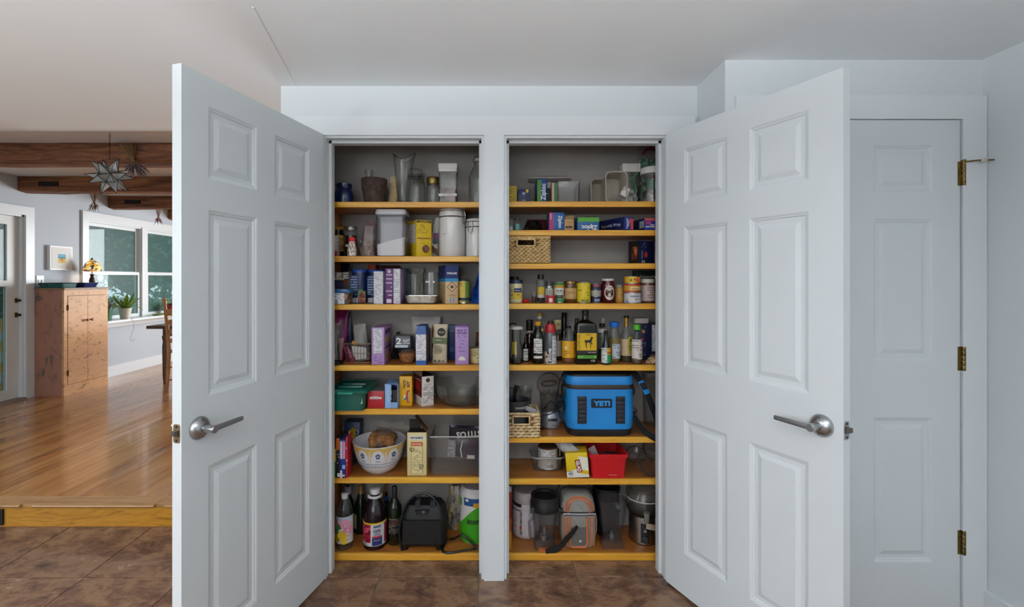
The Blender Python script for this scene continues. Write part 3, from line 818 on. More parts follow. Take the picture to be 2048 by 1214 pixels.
# plants on the window sill
SILL = WZ0
def leaf(b, base, d, L, w, droop, up=.6, seg=5):
    d = Vector(d).normalized(); side = d.cross(Vector((0, 0, 1))).normalized()
    pts = []
    for i in range(seg + 1):
        t = i / seg
        p = Vector(base) + d * L * t * (1 - .25 * t) + Vector((0, 0, up * L * t - droop * L * t * t))
        ww = w * (sin(PI * min(t * .92 + .08, 1)) ** .7) * .5
        pts.append((p + side * ww, p - side * ww))
    k = len(b.v)
    for a, e in pts: b.v += [tuple(a), tuple(e)]
    for i in range(seg): b.f.append((k + 2 * i, k + 2 * i + 1, k + 2 * i + 3, k + 2 * i + 2))
LEAF1 = noisy([(.3, '#4c7a28'), (.6, '#7fae3c'), (.8, '#b6cf62')], (12, 12, 12), 2, .4, name='bromeliad_leaf')
pp = thing('potted_bromeliad', 'green strap-leaved houseplant in a white pot on the window sill', 'plant', (XL + .12, 5.96, SILL))
MB().lathe([(.052, 0), (.068, .125), (.072, .125), (.072, .14), (.062, .14), (.06, .12)], 20).build('pot', mat('#dcd9cf', .4), pp)
MB().lathe([(.058, .11), (.058, .122)], 14).build('soil', mat('#2a1f18', .9), pp)
rl = random.Random(5)
for i in range(20):
    a = i * 2.4; q = i / 20
    b = MB(); leaf(b, (.012 * cos(a), .012 * sin(a), .12), (cos(a), sin(a), 0), .30 - .1 * q, .038, .5 * (1 - q) + .1, .55 + .7 * q)
    b.build('leaf', LEAF1, pp, 60)
b = MB()
for i in range(10):
    a = i * 2.4; leaf(b, (0, 0, .17), (cos(a), sin(a), 0), .06, .022, 0, 1.0, 3)
b.build('flower_head', mat('#c98f5a', .5), pp, 60)
gp = thing('potted_hoya', 'trailing pink-flecked plant in a green pot beside the peach cupboard', 'plant', (XL + .10, 5.68, SILL))
MB().lathe([(.055, 0), (.07, .15), (.074, .15), (.074, .165), (.064, .165), (.062, .14)], 18).build('pot', mat('#2f6a4a', .35), gp)
b = MB()
for i in range(150):
    a, q = rl.uniform(0, 2 * PI), rl.random() ** .5
    leaf(b, (.10 * q * cos(a) + .02, .12 * q * sin(a) + .02, .17 + rl.uniform(-.02, .10) * (1.1 - q)), (cos(a), sin(a), 0), .035, .02, .6, .2, 2)
b.build('foliage', blobs([(0, '#6f8a4a'), (.3, '#b58a86'), (.6, '#cdb6a6'), (.8, '#7a5a58')], 30, .5), gp, 60)['kind'] = 'stuff'
st = thing('trailing_vine', 'thin trailing string-of-leaves vine hanging below the window sill', 'vine', (XL + .21, 5.98, SILL - .02))
vp = [(-.06, -.12, .05), (-.01, -.02, .03), (.004, 0, -.02), (.006, .0, -.10), (.004, -.03, -.18), (.004, -.06, -.24), (.004, -.02, -.27), (.004, .02, -.24)]
MB().tube(vp, .0015, 5).build('stem', mat('#3c4a2a', .6), st)
b = MB()
for i in range(len(vp) - 1):
    for q in (0, .33, .66):
        p = Vector(vp[i]).lerp(Vector(vp[i + 1]), q)
        leaf(b, p, (rl.uniform(-1, 1), rl.uniform(-1, 1), 0), .02, .014, .3, .3, 2)
b.build('leaves', mat('#3e4d33', .5), st, 60)['kind'] = 'stuff'
rp = thing('potted_seedling', 'small drooping-leaved plant in a red pot on the far window sill', 'plant', (XL + .12, 6.82, SILL))
MB().lathe([(.045, 0), (.06, .12), (.064, .12), (.064, .135), (.054, .135), (.05, .11)], 18).build('pot', mat('#9a1f2c', .3), rp)
for i in range(7):
    a = i * 2.4; b = MB(); leaf(b, (0, 0, .12), (cos(a), sin(a), 0), .17, .05, .9, .9); b.build('leaf', LEAF1 if i % 2 else mat('#5c4a34', .5), rp, 60)
MB().tube([(0, 0, .11), (0, .01, .22)], .004, 6).build('stem', mat('#4d5a2e', .6), rp)
gt = thing('glass_tray', 'flat green glass tray on the far window sill', 'tray', (XL + .12, 6.62, SILL))
MB().rr([(.12, .22, 0), (.14, .25, .018), (.13, .24, .018), (.11, .21, .005)], .03, 4).build('tray_body', mat('#7f9a4a', .2), gt)

# table and ladder-back chair
WAL = noisy([(.3, '#3a2518'), (.6, '#5a3b26'), (.75, '#6b482f')], (3, 22, 22), 4, .35, .8, name='dark_table_wood')
tb = thing('dining_table', 'dark wooden dining table below the window', 'table', (-3.45, 5.85, ZD))
MB().box(-.56, .62, -.50, .50, .665, .70).build('table_top', WAL, tb, 0)
MB().box(-.44, .50, -.40, .40, .57, .665).build('apron', WAL, tb, 0)
for sx in (-.42, .48):
    for sy in (-.38, .38): MB().lathe([(.022, 0), (.03, .1), (.034, .45), (.028, .5), (.038, .57)], 12, sx, sy).build('leg', WAL, tb)
pl_ = thing('place_setting', 'blue and white folded cloth and plate on the dining table', 'plate', (-3.72, 5.55, ZD + .70))
MB().lathe([(.06, 0), (.12, .012), (.13, .018), (.12, .016), (.05, .006)], 24).build('plate', mat('#d9dde2', .25), pl_)
MB().box(-.20, .20, -.14, .14, .0, .004).build('cloth', mat('#a8b2bd', .8), pl_, 0)
CHW = noisy([(.3, '#8a5730'), (.6, '#b57d4b'), (.75, '#c48d58')], (8, 8, 3), 4, .4, .5, name='maple_chair_wood')
chr_ = thing('ladder_back_chair', 'honey-brown ladder-back chair with a woven seat at the dining table', 'chair', (-3.39, 5.13, ZD), .05)
for sx in (-.215, .215):
    MB().tube([(sx, .0, 0), (sx, .02, .2), (sx, .03, .44), (sx, .0, .75), (sx, -.04, .965)], [.017, .02, .021, .019, .016], 12).build('back_post', CHW, chr_)
    MB().lathe([(.012, .955), (.021, .972), (.022, .99), (.014, 1.005), (.02, 1.018), (.012, 1.035), (.002, 1.04)], 12, sx, -.042).build('finial', CHW, chr_)
    MB().tube([(sx * 1.1, .40, 0), (sx * 1.1, .40, .44)], [.016, .02], 12).build('front_leg', CHW, chr_)
for z, hh in ((.56, .055), (.66, .06), (.77, .065), (.88, .085)):
    y = .02 - .06 * max(z - .6, 0) / .36
    poly = [(-.21, z - hh / 2)] + [(-.21 + .42 * i / 8, z - hh / 2) for i in range(1, 9)] + [(.21 - .42 * i / 8, z + hh * .28 + hh * .4 * sin(PI * i / 8)) for i in range(9)]
    MB().prism(poly, y - .007, y + .007).build('back_slat', CHW, chr_, 0)
for z in (.12, .26):
    MB().tube([(-.21, .02, z), (.21, .02, z)], .010, 8).build('stretcher', CHW, chr_)
    for sx in (-.22, .22): MB().tube([(sx, .02, z + .03), (sx * 1.05, .40, z + .03)], .010, 8).build('stretcher', CHW, chr_)
    MB().tube([(-.23, .40, z), (.23, .40, z)], .010, 8).build('stretcher', CHW, chr_)
b = MB(); b.loft([[(-.21, .02, .42), (.21, .02, .42), (.235, .42, .42), (-.235, .42, .42)], [(-.215, .015, .445), (.215, .015, .445), (.24, .425, .445), (-.24, .425, .445)], [(-.19, .05, .455), (.19, .05, .455), (.21, .39, .455), (-.21, .39, .455)]]).build('seat', noisy([(.4, '#6a5238'), (.6, '#b59a70')], (70, 14, 70), 2, .8, bump=.6, name='woven_rush'), chr_)

# star lantern
sl = thing('star_lantern', 'glass moravian star lantern hanging on a chain before the first beam', 'lantern', (-2.735, 3.30, 0))
zc = 1.376 + (558 - 353) * 3.30 / F
ch_ = MB(); z = zc + .13
while z < ZDC - .01:
    ch_.tube([(.004 * cos(a) * (1 if int(z * 1000) % 2 else .3), .004 * sin(a) * .5, z + .008 * sin(a)) for a in [i * PI / 4 for i in range(9)]], .0012, 5, False); z += .0135
ch_.build('chain', mat('#2c2a27', .5, .8), sl)
import bmesh
bm = bmesh.new(); bmesh.ops.create_icosphere(bm, subdivisions=1, radius=.062)
faces = [[v.co.copy() for v in f.verts] for f in bm.faces]; bm.free()
STARG = clear('#dfe6e6', .08, .35, 'seeded_star_glass', 1.0, '#d8dedd'); LEAD = mat('#2b2a28', .45, .7, 'lead_came')
Rm = Matrix.Rotation(.35, 3, 'X') @ Matrix.Rotation(.5, 3, 'Z')
ico = {}
for fv in faces:
    fv = [Rm @ p for p in fv]; ctr = sum(fv, Vector()) / 3
    tip = ctr.normalized() * .142
    g = MB(); e_ = MB()
    O = Vector((0, 0, zc))
    if True:
        g.v = [tuple(O + p) for p in fv] + [tuple(O + tip)]; g.f = [(0, 1, 3), (1, 2, 3), (2, 0, 3)]
        pt = g.build('star_point', STARG, sl, 0)
        for i in range(3):
            e_.tube([O + fv[i], O + tip], .0022, 5)
            e_.tube([O + fv[i], O + fv[(i + 1) % 3]], .0022, 5)
        e_.build('lead_edge', LEAD, pt)

# bundles of dried flowers hanging from the beams
def bundle(label, x, y, z, L, w, stem_col, head, n, seed, tilt=0):
    r = random.Random(seed)
    t = thing('dried_flower_bundle', label, 'dried flowers', (x, y, z), 0, 'dried bundles on the beams')
    b = MB(); hb = MB(); tie = L * .48
    for i in range(n):
        a, q = r.uniform(0, 2 * PI), r.random() ** .5
        top = Vector((w * .32 * q * cos(a) - tilt, w * .25 * q * sin(a), -r.uniform(0, .02)))
        kn = Vector((.006 * cos(a), .006 * sin(a), -tie)); en = Vector((w * .5 * q * cos(a) + tilt * .6, w * .4 * q * sin(a), -L * r.uniform(.68, 1.0)))
        b.tube([top, kn, en], .0014, 4, False)
        hb.tube([kn.lerp(en, .35), kn.lerp(en, .6) + Vector((.002, 0, 0)), en], [.0016, .0036, .001], 5)
    b.build('stems', mat(stem_col, .8), t)['kind'] = 'stuff'
    hb.build('flower_heads', head, t)['kind'] = 'stuff'
    MB().lathe([(.009, -tie - .006), (.011, -tie), (.009, -tie + .006)], 10).build('tie', mat('#8a6a44', .8), t)
bundle('dried lavender bundle hanging on the nearest beam', (265 - CX) * 3.53 / F, 3.535, zpx(287, 3.535), .275, .20, '#8a6c46', noisy([(.4, '#4a4048'), (.6, '#877a80')], (80, 80, 80), 2, .9), 70, 21, .045)
bundle('dried bunch of brown pods and blue leaves under the second beam', (188 - CX) * 4.80 / F, 4.80, ZDC - .157, .20, .12, '#7a5a3a', blobs([(0, '#5a3020'), (.35, '#a8895a'), (.6, '#3a4454'), (.8, '#7b4a2a')], 60, .8), 26, 22)
bundle('small dried rose bunch under the third beam', (317 - CX) * 5.92 / F, 5.92, ZDC - .155, .21, .11, '#9a6a4a', blobs([(0, '#8a4a4a'), (.5, '#b06a5c'), (.8, '#6a3a34')], 60, .8), 22, 23)
# ------------------------------------------------------------------ pantry goods: helpers
KS = 6.206
class Row:
    """one shelf: converts readings of an enlarged crop of the photograph (origin x0, y0) at a depth Y into metres"""
    def __init__(s, x0, y0, z): s.x0, s.y0, s.z = x0, y0, z + .0006
    def X(s, cx, Y): return (s.x0 + cx / KS - CX) * Y / F
    def Zp(s, cy, Y): return H - (s.y0 + cy / KS - CY) * Y / F
    def dims(s, xl, xr, yt, Y):
        a, b = s.X(xl, Y), s.X(xr, Y)
        return (a + b) / 2, b - a, s.Zp(yt, Y) - s.z

def item(row, name, label, cat, xl, xr, yt, Y, d=None, rz=0, group=None, z=None, rx=0, ry=0):
    """a thing whose widest outline lies at depth Y; with d the front face lies at Y and the root sits d/2 behind"""
    x, w, h = row.dims(xl, xr, yt, Y)
    zb = row.z if z is None else z
    h += row.z - zb
    t = thing(name, label, cat, (x, Y + (d or 0) / 2, zb), rz, group, rx, ry)
    t['_'] = 0; del t['_']
    return t, w, h

def M_(c, rough=.5): return c if not isinstance(c, str) else mat(c, rough)

def box(row, name, label, xl, xr, yt, Yf, d, col, cat='box', rz=0, group=None, z=None, rough=.45, rx=0, ry=0):
    t, w, h = item(row, name, label, cat, xl, xr, yt, Yf, d, rz, group, z, rx, ry)
    b = MB().rr([(w - .001, d - .001, 0), (w, d, .0012), (w, d, h - .0012), (w - .001, d - .001, h)], .0015, 2)
    b.build('carton', M_(col, rough), t)
    return t, w, h, d

def corner_box(row, name, label, xl, xc, xr, yt, Yf, a, col, cat='box', group=None):
    """carton seen over its near edge at xc; a = turn; right-hand face is the local front (-Y)"""
    X0 = row.X(xc, Yf)
    # right face: direction (cos a, sin a); left face: direction (-sin a, cos a)
    def reach(px, dx, dy):
        u = (row.x0 + px / KS - CX) / F
        return (u * Yf - X0) / (dx - u * dy)
    w = reach(xr, cos(a), sin(a)); d = reach(xl, -sin(a), cos(a))
    h = row.Zp(yt, Yf) - row.z
    cx_ = X0 + cos(a) * w / 2 - sin(a) * d / 2; cy_ = Yf + sin(a) * w / 2 + cos(a) * d / 2
    t = thing(name, label, cat, (cx_, cy_, row.z), a, group)
    MB().rr([(w - .001, d - .001, 0), (w, d, .0012), (w, d, h - .0012), (w - .001, d - .001, h)], .0015, 2).build('carton', M_(col), t)
    return t, w, h, d

def fp(t, w, h, d, m, x0, x1, z0, z1, name='printed_panel', k=0, face='F'):
    """printed panel on the front (or left side L / right side R) in fractions of the face"""
    e = .0006 + k * .0005
    m = M_(m)
    if face == 'F': return MB().box(-w / 2 + x0 * w, -w / 2 + x1 * w, -d / 2 - e, -d / 2 + .0002, z0 * h, z1 * h).build(name, m, t, 0)
    if face == 'L': return MB().box(-w / 2 - e, -w / 2 + .0002, d / 2 - x1 * d, d / 2 - x0 * d, z0 * h, z1 * h).build(name, m, t, 0)
    return MB().box(w / 2 - .0002, w / 2 + e, -d / 2 + x0 * d, -d / 2 + x1 * d, z0 * h, z1 * h).build(name, m, t, 0)

def nutrition(t, w, h, d, x0, x1, z0, z1, k=0, face='F', name='nutrition_panel'):
    fp(t, w, h, d, fineprint('#cfced2', '#84848e', .005, .5), x0, x1, z0, z1, name, k, face)
def barcode(t, w, h, d, x0, x1, z0, z1, k=1):
    fp(t, w, h, d, stripes('#e6e6e6', '#111111', .0016), x0, x1, z0, z1, 'bar_code', k)

def lat(t, name, prof, R, h, m, n=20, cap0=True, cap1=True, rough=.4):
    return MB().lathe([(max(r * R, 1e-4), z * h) for r, z in prof], n, cap0=cap0, cap1=cap1).build(name, M_(m, rough), t, 40)
def band(t, R, a0, a1, z0, z1, m, name='label_band', k=0, R2=None, n=12):
    return MB().patch(R + .0006 + .0005 * k, a0, a1, z0, z1, n, .0004, None if R2 is None else R2 + .0006 + .0005 * k).build(name, M_(m), t, 60)

def jar(row, name, label, cat, xl, xr, yt, Y, prof, m, group=None, z=None, n=20, part='body', cap1=True):
    t, w, h = item(row, name, label, cat, xl, xr, yt, Y, None, 0, group, z)
    lat(t, part, prof, w / 2, h, m, n, cap1=cap1)
    return t, w / 2, h

def bag_mesh(w, h, d, seed=1, pinch=.25, crumple=.06, topw=1.0, botw=.95, n=22, m=11, shear=0.0, bulge=.42, flat_top=True):
    """pillow-shaped pouch: full at about bulge of its height, thin sealed top"""
    r = random.Random(seed); ph = [r.uniform(0, 6.28) for _ in range(8)]
    rings = []
    for i in range(m + 1):
        t = i / m
        fat = (sin(PI * min(max((t * (1 - bulge) / bulge) if t < bulge else 1 - (1 - t) * 0 - (t - bulge) / (1 - bulge) * .5, .001), .999)) if t < bulge else cos((t - bulge) / (1 - bulge) * PI / 2) ** .8)
        if t < bulge: fat = .55 + .45 * sin(PI / 2 * t / bulge)
        dd = max(d * fat, d * .02 + .0012); ww = w * (botw + (topw - botw) * t)
        ring = []
        for j in range(n):
            a = 2 * PI * j / n
            ca, sa = cos(a), sin(a)
            x = ww / 2 * math.copysign(abs(ca) ** .75, ca); y = dd / 2 * math.copysign(abs(sa) ** .85, sa)
            k = crumple * d * (sin(5 * a + ph[0] + 3 * t) + .7 * sin(9 * t * 2 + ph[1] + 2 * a) + .5 * sin(13 * a + 17 * t + ph[2]) + r.uniform(-.7, .7))
            e = min(1, fat + .25)
            ring.append((x + k * ca * e * .6 + shear * t, y + k * sa * e, max(t * h + (0 if i in (0, m) else .15 * k) + (r.uniform(-.012, .012) * h if (i == m and not flat_top) else 0), 0)))
        rings.append(ring)
    return MB().loft(rings)

def pouch(row, name, label, xl, xr, yt, Yc, d, m, seed=1, cat='bag', rz=0, ry=0, rx=0, z=None, group=None, **kw):
    t, w, h = item(row, name, label, cat, xl, xr, yt, Yc, None, rz, group, z, rx, ry)
    bag_mesh(w, h, d, seed, **kw).build('pouch', M_(m, .4), t, 50)
    return t, w, h

def clamp_jar_bail(t, R, h, zs, ang=0, m=None):
    """wire bail and clasp of a clamp-lid jar; ang = where the clasp sits (0 = front)"""
    m = m or CHROME
    for z in zs: MB().lathe([(R * 1.012, z - .002), (R * 1.03, z), (R * 1.012, z + .002)], 24, cap0=False, cap1=False).build('wire_band', m, t)
    z0, z1 = min(zs), max(zs)
    c, s = sin(ang), -cos(ang)
    tx, ty = cos(ang), sin(ang)
    P = lambda r, u, z: (c * r + tx * u, s * r + ty * u, z)
    MB().tube([P(R * 1.03, -.012, z1 + .004), P(R * 1.12, -.013, z0 + .01), P(R * 1.10, -.010, z0 - .025), P(R * 1.08, 0, z0 - .035), P(R * 1.10, .010, z0 - .025), P(R * 1.12, .013, z0 + .01), P(R * 1.03, .012, z1 + .004)], .0018, 6).build('clasp', m, t)

def cup(t, name, R0, R1, h, m, th=.0018, n=24, z0=0, base=.004):
    """open thin-walled vessel, R0 at the foot, R1 at the rim"""
    return MB().lathe([(R0 * .92, z0), (R0, z0 + .002), (R1, z0 + h), (R1 - th, z0 + h), (R0 - th, z0 + base), (1e-4, z0 + base)], n, cap1=False).build(name, m, t, 40)
def tub(t, name, w0, d0, w1, d1, h, m, rad=.012, th=.0016, z0=0, base=.003):
    """open thin-walled rounded box, w0 x d0 at the foot, w1 x d1 at the rim"""
    return MB().rr([(w0, d0, z0), (w1, d1, z0 + h), (w1 - 2 * th, d1 - 2 * th, z0 + h), (w0 - 2 * th, d0 - 2 * th, z0 + base)], rad, 4).build(name, m, t, 40)

BOT = [(.86, 0), (1, .012), (1, .58), (.97, .66), (.6, .78), (.36, .86), (.33, .90), (.33, 1.0)]     # bottle outline
CAN = [(.96, 0), (1, .012), (1, .03), (.98, .04), (.98, .96), (1, .97), (1, .988), (.95, 1.0), (.93, .985), (.4, .985)]
def can(row, label, xl, xr, yt, Y, col, z=None, group=None, name='food_can', rim='#b9b6ae'):
    t, w, h = item(row, name, label, 'can', xl, xr, yt, Y, None, 0, group, z)
    R = w / 2
    lat(t, 'tin', CAN, R, h, mat(rim, .3, .9, 'tin_plate'), 22)
    MB().lathe([(R * .99, h * .05), (R * .99, h * .95)], 22, cap0=False, cap1=False).build('paper_label', M_(col), t, 40)
    return t, R, h

# woven baskets
def weave(t, name, w, d, h, m, rows, pitch, hole=None, seed=1, rim=True, fat=1.0):
    """rows of plaited strands on the four sides; hole = (x0, x1, z0, z1) left open in the front"""
    r = random.Random(seed); b = MB(); rh = h / rows
    def seg(p, q, rad):
        p, q = Vector(p), Vector(q); mdl = p.lerp(q, .5)
        b.tube([p, p.lerp(q, .25), mdl, p.lerp(q, .75), q], [rad * .45, rad * .95, rad, rad * .95, rad * .45], 6)
    for side in range(4):
        L = w if side % 2 == 0 else d
        n = max(3, int(L / pitch))
        for i in range(rows):
            z = (i + .5) * rh
            for j in range(-1, n + 1):
                u0 = (j + (.5 if i % 2 else 0)) * L / n - L / 2; u1 = u0 + L / n * 1.15
                u0, u1 = max(u0, -L / 2), min(u1, L / 2)
                if u1 - u0 < .004: continue
                if side == 0 and hole and u1 > hole[0] and u0 < hole[1] and z > hole[2] - rh * .3 and z < hole[3] + rh * .3: continue
                dz = rh * .28 * r.uniform(.6, 1.3); za, zb_ = z - dz, z + dz
                off = .001 * r.uniform(-1, 1)
                f = {0: lambda u: (u, -d / 2 - off), 1: lambda u: (w / 2 + off, u), 2: lambda u: (u, d / 2 + off), 3: lambda u: (-w / 2 - off, u)}[side]
                seg((*f(u0), max(za, rh * .3)), (*f(u1), min(zb_, h - rh * .3)), rh * .5 * fat)
    o = b.build(name, m, t, 60); o['kind'] = 'stuff'
    th = .004
    wl = MB()
    if hole:
        x0, x1, z0, z1 = hole
        wl.box(-w / 2, x0, -d / 2, -d / 2 + th, 0, h).box(x1, w / 2, -d / 2, -d / 2 + th, 0, h).box(x0, x1, -d / 2, -d / 2 + th, 0, z0).box(x0, x1, -d / 2, -d / 2 + th, z1, h)
    else: wl.box(-w / 2, w / 2, -d / 2, -d / 2 + th, 0, h)
    wl.box(-w / 2, w / 2, d / 2 - th, d / 2, 0, h).box(-w / 2, -w / 2 + th, -d / 2, d / 2, 0, h).box(w / 2 - th, w / 2, -d / 2, d / 2, 0, h).box(-w / 2, w / 2, -d / 2, d / 2, 0, .004)
    wl.build('basket_wall', mat('#6e5230', .8, name='dark_weave'), t, 0)
    if rim:
        rb_ = MB()
        ring = [(-w / 2, -d / 2), (w / 2, -d / 2), (w / 2, d / 2), (-w / 2, d / 2)]
        for k in range(4):
            p, q = Vector((*ring[k], h)), Vector((*ring[(k + 1) % 4], h)); n = max(3, int((q - p).length / (pitch * .45)))
            for j in range(n):
                a, e = p.lerp(q, j / n), p.lerp(q, (j + 1.3) / n) if j < n - 1 else q
                rb_.tube([a + Vector((0, 0, -.004)), a.lerp(e, .5), e + Vector((0, 0, .004))], [.003, .006, .003], 6)
        if hole:
            x0, x1, z0, z1 = hole; y = -d / 2 - .002
            for P, Q in (((x0, z0), (x1, z0)), ((x1, z0), (x1, z1)), ((x1, z1), (x0, z1)), ((x0, z1), (x0, z0))):
                rb_.tube([(P[0], y, P[1]), (Q[0], y, Q[1])], .0045, 6)
        rb_.build('braided_rim', m, t, 60)['kind'] = 'stuff'

# ------------------------------------------------------------------ left bay
L1, L2, L3, L4, L5, L6, L7 = (Row(640, y, z) for y, z in zip((270, 400, 510, 600, 720, 810, 950), LZ))

# --- shelf 1
t, R, h = jar(L1, 'ceramic_jar', 'squat cobalt blue ceramic jar on the top left shelf', 'jar', 178, 418, 612, 2.36, [(.7, 0), (.92, .08), (1, .32), (.97, .52), (.8, .72), (.74, .78), (.80, .86), (.80, 1), (.72, 1), (.70, .8)], mat('#16264f', .25, coat=.4))
t, w, h = item(L1, 'red_coaster', 'flat red plastic disc lying behind the clay pot', 'coaster', 425, 535, 770, 2.445)
MB().lathe([(.022, 0), (.022, .006), (.02, .008), (.018, .006)], 20).build('lid_disc', mat('#b8321e', .4), t)
t, R, h = jar(L1, 'stoppered_bottle', 'clear glass bottle with a flared neck behind the clay pot', 'bottle', 525, 690, 435, 2.455, [(.75, 0), (.8, .02), (.8, .48), (.55, .62), (.5, .66), (.5, .86), (.62, .92), (.66, .97), (.6, 1), (.44, 1), (.42, .68)], GLASS)
t, w, h = item(L1, 'flower_pot', 'weathered dark clay flower pot on the top left shelf', 'pot', 514, 832, 550, 2.35)
TERRA = noisy([(.3, '#3a2c25'), (.6, '#54413a'), (.8, '#6e574b')], (30, 30, 30), 4, .85, name='weathered_clay')
lat(t, 'pot_body', [(.74, 0), (.93, .62), (.93, .65), (.80, .65), (.66, .05), (1e-3, .05)], w / 2, h, TERRA, 26, cap1=False)
lat(t, 'pot_rim', [(.95, .61), (.97, .60), (1, .985), (.98, 1), (.9, 1), (.86, .62)], w / 2, h, TERRA, 26, cap0=False, cap1=False)
t, w, h = item(L1, 'paper_bag', 'small tan paper bag with a pinked top edge by the vase', 'bag', 845, 985, 515, 2.42)
b = bag_mesh(w, h * .8, .045, 4, crumple=.03, topw=.72, bulge=.3)
b.build('bag_body', noisy([(.3, '#b79a72'), (.6, '#cdb48c'), (.8, '#6e5638')], (40, 40, 40), 3, .8), t, 50)
b = MB()
for k in range(7): b.prism([(-w * .33 + k * w * .094, h * .78), (-w * .33 + (k + 1) * w * .094, h * .78), (-w * .33 + (k + .8) * w * .094, h), (-w * .33 + (k + .2) * w * .094, h)], -.002, .002)
b.build('pinked_edge', mat('#d8c29a', .8), t, 0)
t, w, h = item(L1, 'glass_vase', 'tall clear glass vase with a wavy heart-shaped rim', 'vase', 905, 1155, 232, 2.33)
rings = []
for i in range(17):
    q = i / 16
    rad = w / 2 * (.52 + .1 * (1 - q) * (q < .08) + .48 * q ** 1.1)
    ring = []
    for j in range(36):
        a = 2 * PI * j / 36; lob = 1 + (.13 * q ** 2) * cos(2 * a)
        dip = -.06 * h * q ** 5 * (1 + cos(2 * (a + PI / 2)))
        ring.append((rad * lob * cos(a) + .006 * q * q, rad * (1 - .18 * q) * sin(a), q * h + dip * 1.2))
    rings.append(ring)
inner = [[(p[0] * .95, p[1] * .95, max(p[2], .012)) for p in rg] for rg in reversed(rings[1:])]
MB().tube([Vector(p) for p in rings[-1]] + [Vector(rings[-1][0])], .0018, 6, False).build('rim', clear('#b0b0ac', .03, .3, 'rim_glass', 1.2, '#55554f'), t)
MB().loft(rings + inner).build('vase_body', clear('#f0f1ee', .02, .05, 'vase_glass', .9), t, 60)
t, w, h = item(L1, 'clamp_jar', 'big empty glass clamp-lid jar behind the wavy vase', 'jar', 1055, 1310, 420, 2.43)
lat(t, 'jar_glass', [(.9, 0), (1, .03), (1, .55), (.9, .68), (.72, .76), (.7, .80), (.67, .80), (.86, .66), (.96, .54), (.96, .05)], w / 2, h, GLASS, 26, cap1=False)
lat(t, 'jar_lid', [(.74, .81), (.76, .90), (.7, .97), (.4, 1.0), (.1, 1)], w / 2, h, GLASS, 24)
clamp_jar_bail(t, w / 2 * .74, h, (h * .78, h * .83), 1.2, mat('#4a4844', .4, .9))
t, w, h = item(L1, 'gold_lid_jar', 'small glass jar with a dull gold screw lid', 'jar', 1315, 1490, 528, 2.37)
lat(t, 'jar_glass', [(.9, 0), (1, .04), (1, .6), (.9, .72), (.86, .74), (.82, .72), (.95, .58), (.95, .06)], w / 2, h, GLASS, 24, cap1=False)
lat(t, 'lid', [(.88, .74), (.92, .76), (.92, .96), (.86, 1), (.3, .99)], w / 2, h, mat('#8a7440', .35, .9), 24)
t, w, h, d = (*item(L1, 'treat_canister', 'tall clear square canister of brown treats with a white lid', 'canister', 1462, 1706, 350, 2.285, .09), .09)
tub(t, 'canister_body', w * .9, d * .9, w * .94, d * .94, h * .88, PLASTIC, .008)
MB().rr([(w * .86, d * .86, .004), (w * .87, d * .87, h * .34), (w * .6, d * .7, h * .40), (w * .3, d * .4, h * .36)], .006, 3).build('treats', blobs([(0, '#3a2016'), (.4, '#5a3424'), (.7, '#6e432c')], 70, .8), t)
MB().rr([(w * .95, d * .95, h * .80), (w * .95, d * .95, h * .87), (w, d, h * .88), (w, d, h * .985), (w * .97, d * .97, h)], .008, 3).build('lid', mat('#d9d5d2', .4), t)
fp(t, w * .93, h, d * .93, '#e2e0dc', 0, 1, .175, .24, 'label_strip')
text('DOG TREATS', w * .5, INK, t, 0, -d * .93 / 2 - .001, h * .207)
t, w, h = item(L1, 'swing_top_bottle', 'ribbed clear swing-top glass bottle half hidden by the white post', 'bottle', 1842, 2070, 330, 2.36)
rib = [(1 - .03 * (k % 2), .02 + k * .03) for k in range(20)]
lat(t, 'bottle_glass', [(.9, 0)] + rib + [(.92, .68), (.7, .8), (.35, .9), (.32, 1.0), (.28, 1), (.3, .9), (.66, .78), (.92, .62), (.92, .04)], w / 2, h, GLASS, 26, cap1=False)
lat(t, 'stopper', [(.2, 1.0), (.3, 1.01), (.28, 1.06), (.1, 1.08)], w / 2, h, mat('#cfcac0', .4), 16)
MB().tube([(-.014, 0, h * .93), (-.022, -.01, h * 1.02), (-.012, -.012, h * 1.10), (.012, -.012, h * 1.10), (.022, -.01, h * 1.02), (.014, 0, h * .93)], .0016, 6).build('wire_bail', mat('#2c2a28', .4, .8), t)

# --- shelf 2
t, R, h = jar(L2, 'sprinkle_bottle', 'red sugar bottle with red cap at the left end of shelf two', 'bottle', 92, 178, 450, 2.275, [(.9, 0), (1, .02), (1, .45), (.85, .58), (.7, .66), (.7, .8)], clear('#d98a86', .1, .6, 'red_sugar', .6, '#a8201e'))
lat(t, 'cap', [(.86, .8), (.88, .82), (.88, .98), (.8, 1)], R, h, '#c2281e'); band(t, R, -.9, .9, h * .08, h * .42, '#b02a28')
t, w, h, d = box(L2, 'spice_carton', 'narrow white and red carton behind the red sugar bottle', 124, 214, 450, 2.335, .045, '#d8d4cf')
fp(t, w, h, d, '#b8332c', .3, 1, 0, .3); fp(t, w, h, d, fineprint('#d8d4cf', '#a03a34', .006), .5, 1, .35, .95)
t, w, h = item(L2, 'molasses_jar', 'dark jar with a yellow lid and orange picture label', 'jar', 145, 304, 335, 2.425)
lat(t, 'jar_glass', [(.9, 0), (1, .02), (1, .74), (.86, .84), (.84, .9)], w / 2, h, mat('#14100e', .15)); lat(t, 'lid', [(.9, .9), (.93, .91), (.93, .99), (.85, 1)], w / 2, h, '#b9852a')
band(t, w / 2, -.25, 1.3, h * .2, h * .72, noisy([(.35, '#7a4a1c'), (.5, '#c98a2c'), (.65, '#e0b45c')], (30, 30, 30), 3, .5)); text('GOL', w * .36, INK, t, w * .12, 0, h * .63, bend=w / 2 + .0015, bold=.02)
